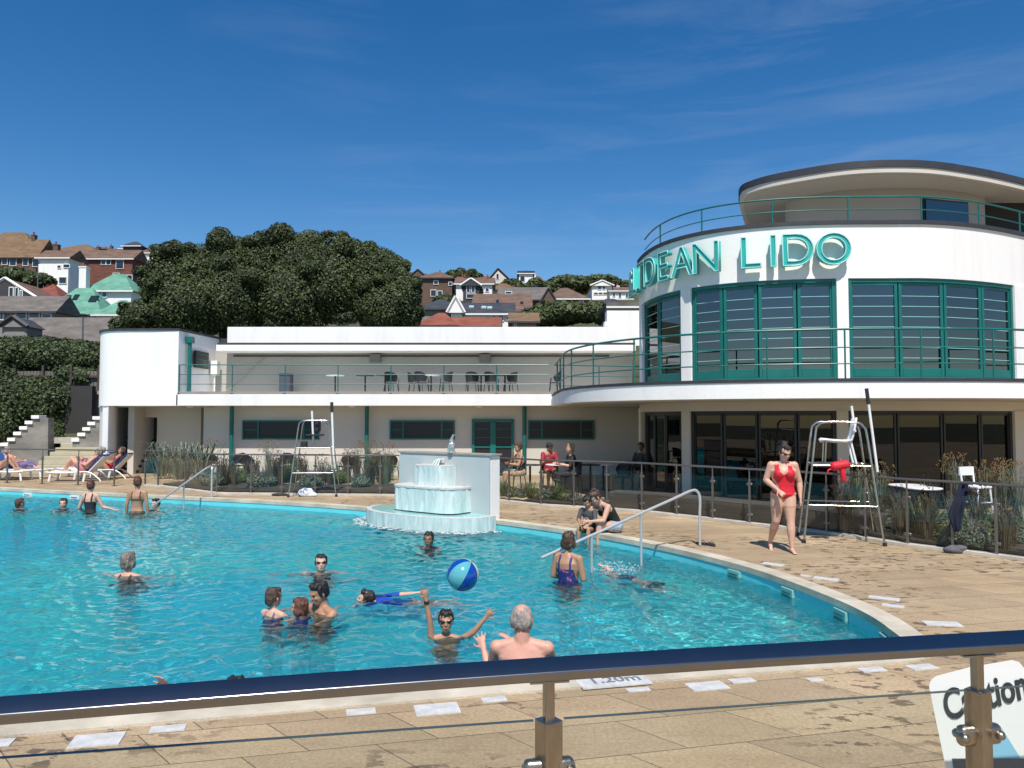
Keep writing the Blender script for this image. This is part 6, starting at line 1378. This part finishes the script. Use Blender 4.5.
# ================================================================ furniture and small things
def bistro(label, kind='dark', loc=(0,0,0), rz=0):
    t = thing('terrace_chair', label, 'chair', loc, rz); mm = M['plastic_dark']
    g = G(); g.lathe([(.0,.43),(.20,.43),(.215,.445),(.20,.46),(.0,.46)], n=18); g.obj('seat', mm, t, smooth=40)
    g = G(); P = [Vector((math.cos(a)*.235, math.sin(a)*.225, 0)) for a in [R(-12+x*204/12) for x in range(13)]]
    for z0, z1, d in ((.50,.84,.0),):
        vs = []; 
        for i, p in enumerate(P):
            f = math.sin(math.pi*i/12)**.6; vs += [(p.x,p.y,.62 if f < .3 else .50),(p.x*(1.02),p.y*(1.08),.64+.22*f)]
        fs = [(2*i,2*i+2,2*i+3,2*i+1) for i in range(12)]; g.add(vs, fs)
    b_ = g.obj('backrest', mm, t); so_ = b_.modifiers.new('s','SOLIDIFY'); so_.thickness = .022
    g = G(); g.tube([(p.x*1.02,p.y*1.08,.64+.22*math.sin(math.pi*i/12)**.6) for i,p in enumerate(P)], .016, 6); g.obj('top_rail', mm, t, smooth=50)
    for sx in (-1,1):
        for sy in (-1,1): g = G(); g.tube([(sx*.17,sy*.16,.44),(sx*.21,sy*.21,.0)], .014, 7); g.obj('leg', mm, t, smooth=50)
        g = G(); g.tube([(sx*.21,-.21,.0),(sx*.235,-.14,.62)], .013, 7); g.obj('arm_post', mm, t, smooth=50)
    return t
def table(label, loc, white=False, h=.74, r=.33):
    t = thing('terrace_table', label, 'table', loc); mm = M['plastic_white'] if white else M['plastic_dark']
    g = G(); g.lathe([(.0,h-.025),(r,h-.025),(r+.005,h-.01),(r,h),(.0,h)], n=24); g.obj('table_top', mm, t, smooth=30)
    g = G(); g.tube([(0,0,.03),(0,0,h-.02)], .03, 8); g.obj('pedestal', M['plastic_dark'], t, smooth=50)
    g = G(); g.lathe([(.0,0),(.22,0),(.22,.02),(.04,.045),(.0,.045)], n=16); g.obj('foot', M['plastic_dark'], t, smooth=40)
    return t
c0 = bistro('dark bistro chair'); t0 = table('dark round table', (0,0,0)); tw = table('white table', (0,0,0), True)
ff_ = {'c':True,'t':True,'w':True}
def put(k, px, Y, z, a, lb, grp):
    x = (px-512)/F*Y; src = {'c':c0,'t':t0,'w':tw}[k]
    if ff_[k]: ff_[k] = False; src.location = (x,Y,z); src.rotation_euler = (0,0,R(a)); src['label'] = lb; src['group'] = grp; return src
    return dup(src, (x,Y,z), R(a), lb, grp)
gb = 'café furniture on the upper balcony'; gt = 'café furniture on the lower terrace'; zb = 2.88
for a in [('w',335,28.3,zb,0,'small table with a white top standing alone on the balcony'),('t',365,28.3,zb,0,'dark table on the balcony left of the first dark chair'),
 ('c',391,28.4,zb,160,'dark chair on the balcony close right of the dark table'),('t',385,28.1,zb,0,'second dark table on the balcony beside the first dark chair'),('c',414,28.5,zb,100,'dark chair facing the white topped table, second from the left'),('c',421,28.2,zb,150,'dark chair tucked close beside the white topped table'),
 ('w',431,28.3,zb,0,'table with a white top between two groups of dark chairs'),('c',446,28.3,zb,-100,'dark chair right of the white topped table on the balcony'),
 ('c',472,28.4,zb,170,'dark chair at the left of the right hand balcony group'),('t',481,28.2,zb,0,'dark table in the right hand balcony group'),('c',491,28.4,zb,150,'dark chair behind the right hand balcony table'),('t',505,28.2,zb,0,'rightmost dark round table on the balcony'),('c',511,28.5,zb,-120,'dark chair right of the rightmost balcony table'),
 ('c',555,27.8,zb,-90,'dark chair alone at the end of the curved balcony rail')]: put(*a, gb)
for a in [('c',212,25.9,0,60,'dark chair in front of the first strip window, leftmost of its row'),('c',238,26.1,0,-40,'dark chair just right of the left teal column'),('c',252,25.7,0,120,'dark chair turned away under the first strip window'),('c',289,26.0,0,30,'dark chair behind the empty lifeguard chair'),('c',344,25.6,0,-70,'dark chair left of the middle teal column'),('t',357,25.8,0,0,'dark table beside the middle teal column'),
 ('c',352,24.9,0,-100,'broad dark chair nearest the fence left of the fountain'),('c',380,25.8,0,50,'dark chair left of the fountain wall under the second window'),('c',391,25.5,0,160,'dark chair half hidden by the fountain wall'),
 ('c',503,21.9,0,90,'dark chair right behind the fountain wall'),('c',517,21.65,0,-70,'dark chair holding the woman in a patterned dress'),('t',530,21.8,0,0,'dark table beside the woman in the patterned dress'),
 ('c',548,22.75,0,12,'dark chair under the person in maroon'),('w',557,21.9,0,0,'white table between the person in maroon and the one in black'),('c',573,21.2,0,-78,'dark chair under the fair haired person in black'),
 ('t',590,21.9,0,0,'dark table right of the fair haired person'),('w',603,22.0,0,0,'small white table against the pale wall'),('c',622,21.0,0,-60,'black chair left of the person by the side glass'),('t',632,21.3,0,0,'dark table in front of the person by the side glass'),('c',641,22.55,0,-40,'black chair under the person by the side glass'),
 ('w',905,15.2,0,0,'white table behind the right hand fence'),('w',921,14.6,0,0,'second white table nearer the white bar stool')]: put(*a, gt)
# blue-grey cabinet and box on the balcony
t = thing('service_cabinet', 'dark blue grey cabinet standing against the balcony wall', 'cabinet', (wx(286,29),29.0,zb)); M['cab'] = mat('cabinet_grey',(.06,.065,.09),.6)
g = G(); g.box((0,0,.40),(.42,.4,.80)); g.obj('body', M['cab'], t, bev=.01); g = G(); g.box((0,-.21,.40),(.36,.02,.7)); g.obj('door', M['cab'], t, bev=.005); g = G(); g.box((0,-.02,.82),(.46,.46,.04)); g.obj('lid', M['dark_edge'], t, bev=.01)
# ---------------- lifeguard chairs: local -x is the way the chair faces
def guard(label, loc, rz, seatm, s=1, plastic=True):
    t = thing('lifeguard_chair', label, 'lifeguard chair', loc, rz, 'tall lifeguard chairs')
    for sy in (-1,1):
        g = G(); y = sy*.33
        g.tube(smoothline([(-.62,y*1.25,0),(-.50,y*1.1,.95),(-.40,y,1.80),(-.36,y,1.93),(-.26,y,1.98),(.0,y,1.985),(.26,y,1.97),(.34,y,1.90),(.38,y,1.78),(.48,y*1.1,.95),(.60,y*1.25,0)],5), .018, 9); g.obj('side_frame', M['steel'], t, smooth=60)
        for sx in (-.62,.60): g = G(); g.lathe([(.035,0),(.035,.05),(.024,.06)],(sx,y*1.25,0),10); g.obj('rubber_foot', M['black'], t)
    for z, x0, x1 in ((1.27,-.455,.435),(.62,-.54,.52)):
        for sy in (-1,1): g = G(); yy = sy*.33*(1.03+(.12 if z<1 else .04)); g.tube([(x0,yy,z),(x1,yy,z)], .013, 8); g.obj('side_bar', M['steel'], t, smooth=50)
    for z, x in ((1.27,-.455),(1.27,.435),(.62,.52),(.30,-.58),(.62,-.54),(.95,-.50)):
        w_ = .36*(1.04 if z > 1 else 1.15); g = G(); g.tube([(x,-w_,z),(x,w_,z)], .013, 8); g.obj('rung', M['steel'], t, smooth=50)
    g = G(); g.box((-.05,0,1.285),(.78,.62,.02)); g.obj('foot_platform', M['steel_grey'], t)
    if plastic:
        g = G(); n_ = 9; prof_ = [(-.30,1.66),(-.26,1.685),(-.1,1.665),(.08,1.655),(.16,1.67),(.20,1.75),(.225,1.88),(.25,2.03)]
        vs = []; 
        for x, z in prof_:
            for k in range(n_): y = (k/(n_-1)-.5)*.44; vs.append((x-.02*abs(y/.22)**2*(1 if z>1.7 else 0), y, z+.03*abs(y/.22)**3))
        fs = [(i*n_+k,i*n_+k+1,(i+1)*n_+k+1,(i+1)*n_+k) for i in range(len(prof_)-1) for k in range(n_-1)]; g.add(vs,fs); st = g.obj('seat', seatm, t, smooth=60); q_ = st.modifiers.new('s','SOLIDIFY'); q_.thickness = .03
        for sx, sy in ((-.22,.17),(-.22,-.17)): g = G(); g.tube([(sx,sy,1.65),(sx-.02,sy,1.29)], .014, 7); g.obj('seat_leg', M['steel'], t, smooth=50)
        for sy in (.17,-.17): g = G(); g.tube([(.16,sy,1.66),(.24,sy,1.29)], .020, 8); g.obj('seat_leg', seatm, t, smooth=50)
    else:
        g = G(); g.box((-.02,0,1.60),(.44,.46,.04)); g.obj('seat', seatm, t, bev=.015); g = G(); g.box((.05,0,1.84),(.10,.48,.30)); g.obj('backrest', seatm, t, bev=.03)
        g = G(); g.box((-.30,0,1.36),(.16,.2,.14)); g.obj('radio_box', M['black'], t, bev=.02)
    return t
pa = on(807,543); pb_ = on(882.6,546); c = (pa+pb_)/2; a = math.atan2(pb_.y-pa.y, pb_.x-pa.x)
off_ = Vector((-math.sin(a), math.cos(a), 0))*.40
gr_ = guard('tall steel lifeguard chair with a white plastic seat beside the walking woman', (c.x+off_.x,c.y+off_.y,0), a, M['plastic_white'])
pa2 = on(290,497); pb2 = on(336,496.5); c2 = (pa2+pb2)/2; a2 = math.atan2(pb2.y-pa2.y, pb2.x-pa2.x); off2 = Vector((-math.sin(a2), math.cos(a2), 0))*.36
guard('tall steel lifeguard chair with a black seat by the planted bed', (c2.x+off2.x,c2.y+off2.y,0), a2, M['black'], plastic=False)
# rescue poles strapped to the chairs
def pole(label, a_, b_, r=.022, tip=None, grp='white poles leaning on the lifeguard chairs'):
    a_ = Vector(a_); b_ = Vector(b_); t = thing('rescue_pole', label, 'pole', tuple(a_), group=grp, world=True)
    g = G(); g.tube([a_, b_], r, 9); g.obj('shaft', M['plastic_white'], t, smooth=50)
    if tip: d = (b_-a_).normalized(); g = G(); g.tube([b_, b_+d*.26], r*1.35, 9); g.obj('dark_tip', M['black'], t, smooth=50)
    return t
Yc = c.y+off_.y
pole('long white pole with a black tip rising behind the white seated lifeguard chair', at(877.5,472,Yc-.25), at(868.5,404,Yc-.25), tip=True)
pole('short white pole rising behind the white plastic seat', at(855,432,Yc+.1), at(851.5,406,Yc+.1))
Yd = c2.y+off2.y
pole('tall pole with a dark tip rising from the right side of the black seated chair', at(333.5,455,Yd-.2), at(332,412,Yd-.2), r=.03, tip=True)
pole('short white pole standing behind the black lifeguard seat', at(313.5,445,Yd+.1), at(312,411,Yd+.1), r=.03)
# red rescue tube bag on the chair
p = at(841,470,Yc-.42); t = thing('rescue_bag', 'red rescue bag hanging on the white seated lifeguard chair', 'bag', tuple(p), world=True)
g = G(); g.cap(p+Vector((-.10,0,.06)), p+Vector((.08,0,.09)), .075, .07); g.cap(p+Vector((.02,0,.0)), p+Vector((.04,0,-.16)), .05, .04); g.obj('bag_body', M['red'], t, smooth=60)
g = G(); g.tube(smoothline([p+Vector((-.1,0,.02)), p+Vector((-.2,0,.0)), p+Vector((-.22,0,-.06))],4), .015, 6); g.tube([p+Vector((0,0,.12)), p+Vector((0,.02,.18))],.02,6); g.obj('strap', M['red'], t, smooth=60)
# bar stool
p = on(974,541); Ys_ = p.y+1.35; X_ = (974-512)/F*Ys_; t = thing('bar_stool', 'tall white bar stool behind the dark towel on the fence', 'stool', (X_,Ys_,0), R(20))
g = G(); g.box((0,0,.78),(.36,.36,.04)); g.obj('seat', M['plastic_white'], t, bev=.01)
for sx in (-1,1):
    for sy in (-1,1): g = G(); g.tube([(sx*.15,sy*.15,.78),(sx*.20,sy*.20,0)], .018, 8); g.obj('leg', M['plastic_white'], t)
for z, w_ in ((.30,.18),(.5,.17)):
    g = G()
    for s_ in (-1,1): g.tube([(-w_,s_*w_,z),(w_,s_*w_,z)], .012, 6); g.tube([(s_*w_,-w_,z),(s_*w_,w_,z)], .012, 6)
    g.obj('foot_ring', M['plastic_white'], t)
g = G()
for sx in (-1,1): g.tube([(sx*.15,.16,.78),(sx*.16,.20,1.12)], .018, 8)
g.box((0,.20,1.06),(.36,.025,.16)); g.obj('backrest', M['plastic_white'], t)
# dark towel over the fence
tp_ = at(961,482.5, on(953,552).y-.01)
def cloth(outline_rows, thick, name, m, seed=1):
    """rows of (left, right) points turned into a softly folded sheet with thickness"""
    g = G(); n_ = 14; vs = []
    for r_, (a_, b_) in enumerate(outline_rows):
        a_ = Vector(a_); b_ = Vector(b_)
        for k in range(n_): 
            t = k/(n_-1); p = a_.lerp(b_, t); p.y += .03*math.sin(t*16+seed+r_*.2)+.02*mnoise.noise(Vector((t*4,r_*.5,seed))); vs.append(tuple(p))
    fs = [(i*n_+k,i*n_+k+1,(i+1)*n_+k+1,(i+1)*n_+k) for i in range(len(outline_rows)-1) for k in range(n_-1)]; g.add(vs,fs)
    o = g.obj(name, m, smooth=80); s_ = o.modifiers.new('s','SOLIDIFY'); s_.thickness = thick; s_ = o.modifiers.new('b','SUBSURF'); s_.levels = 1; s_.render_levels = 1; return o
Yt_ = on(955,552.5).y
rows = []
for a_, b_, y in ((960,967,482.2),(958.5,968,490),(955.5,966,498),(951.5,964.5,507),(948,963,515),(949.5,962,521),(952,960.5,527),(954.5,959,532)):
    rows.append((at(a_,y,Yt_-.10), at(b_,y,Yt_-.04)))
rows.insert(0, (at(960.5,482.5,Yt_+.08), at(966.5,482.5,Yt_+.10))); rows.insert(0, (at(960.5,500,Yt_+.12), at(966.5,500,Yt_+.14)))
tag(cloth(rows, .02, 'towel', M['navy']), 'long black towel hung over the fence rail beside the bar stool', 'towel')
# grey shoes / bag at the foot of the fence
def lump(label, cat, name, px, py, parts, m, rz=0):
    p = on(px, py); t = thing(name, label, cat, (p.x,p.y,0), rz)
    for i, (nm, c_, r_, mm) in enumerate(parts):
        g = G(); g.ell(c_, r_, nu=20, nv=14); o = g.obj(nm, mm or m, t, smooth=80)
        for v in o.data.vertices: v.co += v.co.normalized()*.12*min(r_)*mnoise.noise(v.co*9+Vector((i,0,0)))*2; v.co.z = max(v.co.z, .003)
    return t
M['grey_cloth'] = mat('grey_fabric',(.10,.10,.11),.85,var=.3,sc_=(12,12,12)); M['blue_white'] = mat('blue_white_towel',(.20,.28,.48),.9,var=.3,sc_=(5,5,5),col2=(.72,.74,.76),thr=(.42,.5))
lump('crumpled dark grey bag lying at the foot of the fence below the black towel','bag','bag',955,553,[('bag_body',(0,0,.05),(.17,.10,.07),None),('bag_fold',(.07,-.03,.08),(.09,.07,.05),None)],M['grey_cloth'])
lump('pale blue and white towel heaped under the black seated lifeguard chair','towel','towel',306,496.5,[('towel_heap',(0,0,.09),(.22,.14,.13),None),('towel_fold',(.12,-.02,.05),(.18,.10,.07),None)],M['blue_white'])
lump('dark clothes in a small flat heap left of the black seated chair','clothes','clothes_heap',279,495.8,[('clothes_fold',(0,0,.03),(.20,.09,.045),None),('clothes_fold',(.12,.0,.03),(.12,.07,.04),None)],M['black'])
for px, py, a_, lb in ((703,544.5,30,'left of a pair of dark flip-flops by the handrail post'),(711,545.5,10,'right of a pair of dark flip-flops by the handrail post')):
    p = on(px,py); t = thing('flip_flop', lb, 'flip-flop', (p.x,p.y,.004), R(a_), 'dark flip-flops on the deck'); g = G(); g.prism([(math.cos(x/16*6.283)*.055*(1.15 if math.sin(x/16*6.283)>0 else .9), math.sin(x/16*6.283)*.14) for x in range(16)],0,.022); g.obj('sole', M['black'], t, smooth=40)
    g = G(); g.tube(smoothline([(-.05,-.02,.02),(-.03,.03,.055),(0,.08,.022)],4),.007,6); g.tube(smoothline([(.05,-.02,.02),(.03,.03,.055),(0,.08,.022)],4),.007,6); g.obj('strap', M['grey_cloth'], t)
# beach ball in the air
def ballmat():
    m = bpy.data.materials.new('ball_vinyl'); m.use_nodes = True; n = m.node_tree; b = n.nodes['Principled BSDF']; b.inputs['Roughness'].default_value = .12; b.inputs['Coat Weight'].default_value = .5; return m
p = at(463,575,7.9); rb_ = 16*7.9/F
t = thing('beach_ball', 'shiny blue and pale beach ball in the air above the boy', 'beach ball', tuple(p), 0)
t.rotation_euler = (R(28), R(18), R(40))
M['ball_blue'] = mat('ball_blue',(.005,.06,.34),.15,var=.05,coat=.5); M['ball_pale'] = mat('ball_pale',(.62,.74,.50),.15,var=.05,coat=.5); M['ball_teal'] = mat('ball_teal',(.10,.40,.45),.15,var=.05,coat=.5)
for k in range(6):
    g = G(); nn_ = 9; vs = []; 
    for j in range(17):
        ph = math.pi*j/16
        for i in range(nn_):
            th = math.pi*2/6*(k+i/(nn_-1)); vs.append((rb_*math.sin(ph)*math.cos(th)*(1-.006*(i in(0,nn_-1))), rb_*math.sin(ph)*math.sin(th), rb_*math.cos(ph)))
    fs = [(j*nn_+i,j*nn_+i+1,(j+1)*nn_+i+1,(j+1)*nn_+i) for j in range(16) for i in range(nn_-1)]; g.add(vs,fs); g.obj('panel', [M['ball_blue'],M['ball_pale'],M['ball_blue'],M['ball_teal'],M['ball_blue'],M['ball_pale']][k], t, smooth=80)
# loungers with blue towels
def lounger(label, loc, rz):
    t = thing('sun_lounger', label, 'sun lounger', loc, rz, 'white plastic sun loungers'); pm = M['plastic_white']
    g = G(); g.box((-.35,0,.30),(1.30,.58,.035)); g.obj('bed', pm, t, bev=.01)
    g = G(); g.box((0,0,0),(.70,.56,.03), M=Matrix.Rotation(R(-48),3,'Y')); o = g.obj('backrest', pm, t, bev=.01); o.location = (.54,0,.56)
    for sx in (-.85,.22):
        for sy in (-1,1): g = G(); g.tube([(sx,sy*.26,.30),(sx-.06,sy*.27,0)], .028, 6, flat=1.3); g.obj('leg', pm, t)
    for sy in (-1,1): g = G(); g.tube(smoothline([(-1.0,sy*.29,.31),(-.4,sy*.29,.28),(.3,sy*.29,.31),(.62,sy*.29,.12),(.72,sy*.29,0)],5), .024, 6); g.obj('side_rail', pm, t, smooth=50)
    return t
M['towel_blue'] = mat('blue_towel',(.035,.10,.32),.9,var=.2,sc_=(10,10,10))
L0 = None
LG = [(92,27.0,'lounger with knees up sunbather nearest the broad steps'),(84,25.2,'front lounger carrying the person in pink trunks'),(108,26.2,'lounger with the sunbather in red by the stair tower'),(22,26.3,'lounger of the reader in a purple sarong at the left'),(2,25.6,'white lounger cut by the left edge of the picture')]
for i, (px, Y, lb) in enumerate(LG):
    x = (px-512)/F*Y
    if L0 is None: L0 = lounger(lb, (x,Y,0), 0)
    else: dup(L0, (x,Y,0), R(4*i) if i < 3 else R(178), lb, 'white plastic sun loungers')
    s_ = 1 if i < 3 else -1
    g = G(); g.box((0,0,0),(.78,.5,.02), M=Matrix.Rotation(R(-48)*s_,3,'Y')); c_ = (x+.54*s_, Y, .585)
    g2 = G(); g2.box((0,0,0),(.76,.50,.02), M=Matrix.Rotation(R(-48)*s_,3,'Y')); o = g2.obj('beach_towel', M['towel_blue'], bev=.01); o.location = c_
    tag(o, ['blue towel on the backrest of the knees up sunbather','blue towel behind the person in pink trunks','blue towel on the backrest behind the sunbather in red','blue towel behind the reader in the purple sarong','blue towel on the lounger cut by the left edge'][i], 'towel', 'blue towels on the loungers')
def lying(label, px, Y, a, H=1.7, knee=.42, **k):
    s_ = .34/H
    po = dict(pelvis=(0,0,s_+.055),waist=(0,.075,s_+.085),chest=(0,.15,s_+.16),neck=(0,.215,s_+.26),head=(0,.245,s_+.345),shL=(.108,.20,s_+.225),shR=(-.108,.20,s_+.225),elL=(.16,.10,s_+.12),wrL=(.10,-.02,s_+.14),elR=(-.16,.10,s_+.12),wrR=(-.10,-.02,s_+.14),
      hipL=(.055,-.02,s_+.05),hipR=(-.055,-.02,s_+.05),knL=(.07,-.20,s_+.05+(knee-.24)),knR=(-.07,-.22,s_+.05+(knee-.26)),anL=(.07,-.33,s_+.05),anR=(-.07,-.36,s_+.05)); po.update(k.pop('pose',{}))
    return person(label, ((px-512)/F*Y, Y, 0), a, H=H, pose=po, vox=.012, **k)
lying('sunbather with knees drawn up on the lounger nearest the steps', 91, 27.0, R(-90), skin='tan', hair='grey', hs='short', male=True, clothes=[('shirt','blueprint',tshirt,.014),('shorts','navy',shorts,.012)], look=(0,-.8,.3))
lying('large sunbather in pink trunks and dark sunglasses on the front lounger', 86, 25.2, R(-86), build=1.3, skin='pink', hair='grey', hs='short', male=True, clothes=[('trunks','pinkshort',shorts,.012)], look=(.3,-.8,.3), sunglasses=True)
lying('sunbather in red lying back on the lounger by the stair tower', 110, 26.2, R(-82), skin='tan', hair='brown', hs='bob', clothes=[('swimsuit','red',one_piece,.012)], look=(.3,-.8,.2))
lying('grey haired sunbather in a purple sarong on a left hand lounger', 21, 26.3, R(88), skin='pink', hair='grey', hs='bob', knee=.30, clothes=[('sarong','blueprint',lambda e: (e['tor']&(e['T']<.25))|e['thi']|(e['shin']&(e['tt']<.9)),.014)], look=(-.2,-.9,.1))
lying('sunbather cut by the left edge of the picture', 1, 25.6, R(88), skin='tan', hair='brown', hs='short', clothes=[('swimsuit','black',one_piece,.012)])
# ---------------- caution board
cb = Vector(at(990,700,2.30)); 
t = thing('caution_board', 'white plastic board lettered Caution leaning beyond the front fence', 'sign', (cb.x+.02,2.34,ZT), R(0)); t['_w'] = (0,0,0); del t['_w']
M['board_white'] = mat('board_white',(.78,.80,.80),.35,var=.03); M['board_blue'] = mat('board_blue',(.22,.50,.68),.4,var=.04); M['board_dark'] = mat('board_dark',(.06,.09,.13),.4); M['board_ink'] = mat('board_ink',(.02,.035,.045),.5)
def bp(px, py, d=0.0):
    v = at(px, py, 2.30+(px-990)/F*2.3*.22-d); return v
outline = [(929,686),(931,680),(936,676),(970,667),(1012,660),(1019,662),(1026,670),(1068,768),(1084,806),(958,812),(946,768),(935,716)]
outv = [bp(x,y) for x,y in outline]
base = Vector(t.location)
def flatpoly(pts2, d0, d1, name, m, par):
    a_ = [bp(x,y,d0)-base for x,y in pts2]; b_ = [bp(x,y,d1)-base for x,y in pts2]; g = G(); n_ = len(a_); vs = a_+b_
    tris = [tuple(q) for q in tessellate_polygon([[Vector((x,y,0)) for x,y in pts2]])]
    g.add(vs, [(i,(i+1)%n_,n_+(i+1)%n_,n_+i) for i in range(n_)]+tris+[tuple(n_+k for k in reversed(q)) for q in tris]); return g.obj(name, m, par, off=False)
flatpoly(outline, -.010, .0, 'board', M['board_white'], t)
flatpoly([(979,758),(981,729),(1001,727),(1020,757),(1020,758.5)], .0005, .0015, 'blue_panel', M['board_blue'], t)
flatpoly([(952,758.5),(1061,758.5),(1080,804),(960,809)], .0005, .0015, 'dark_band', M['board_dark'], t)
v0 = bp(946,728)-base; v1 = bp(1046,699)-base; ud = (v1-v0); ua = math.atan2(ud.z, math.hypot(ud.x, ud.y)); uz = math.atan2(ud.y, ud.x)
tx = textobj('Caution', .118, .0006, M['board_ink'], t, align='LEFT', bold=.0025); tx.rotation_euler = Euler((R(90),0,0)); 
mt_ = Matrix.Rotation(uz,4,'Z') @ Matrix.Rotation(-ua,4,'Y') @ Matrix.Rotation(R(90),4,'X'); tx.rotation_euler = mt_.to_euler(); tx.location = bp(943.5,708,.003)-base; tx.scale = (.76,1.04,1)
g = G(); a_ = bp(945,700,-.03)-base; b_ = bp(1040,680,-.03)-base
for q in (bp(988,700)-base, bp(1040,690)-base): g.tube([(q.x,q.y+.05,q.z),(q.x,q.y+.32,0)], .012, 6)
g.obj('rear_leg', M['board_white'], t)
g = G(); q = bp(1015,812)-base; g.box((q.x,q.y+.01,(q.z)/2+.02),(.34,.03,q.z+.04)); g.obj('lower_board', M['board_white'], t)
# rings spreading from everyone standing or swimming in the pool
me = water_o.data; n_ = len(me.vertices); co = np.empty(n_*3, np.float32); me.vertices.foreach_get('co', co); co = co.reshape(-1,3)
for o_ in PEOPLE:
    if o_.location.z > -.1: continue
    x0, y0 = o_.location.x, o_.location.y; r_ = np.hypot(co[:,0]-x0, co[:,1]-y0); m_ = r_ < 1.3
    co[m_,2] += .011*np.exp(-np.maximum(r_[m_]-.18,0)/.38)*np.sin(r_[m_]*34+x0*7)*np.clip((1.3-r_[m_])/.5,0,1)
me.vertices.foreach_set('co', co.ravel()); me.update()
# ---------------------------------------------------------------- light through the water
for q in RECEIVE: q.cycles.is_caustics_receiver = True
for r_ in WROOTS:
    if '_w' in r_: del r_['_w']
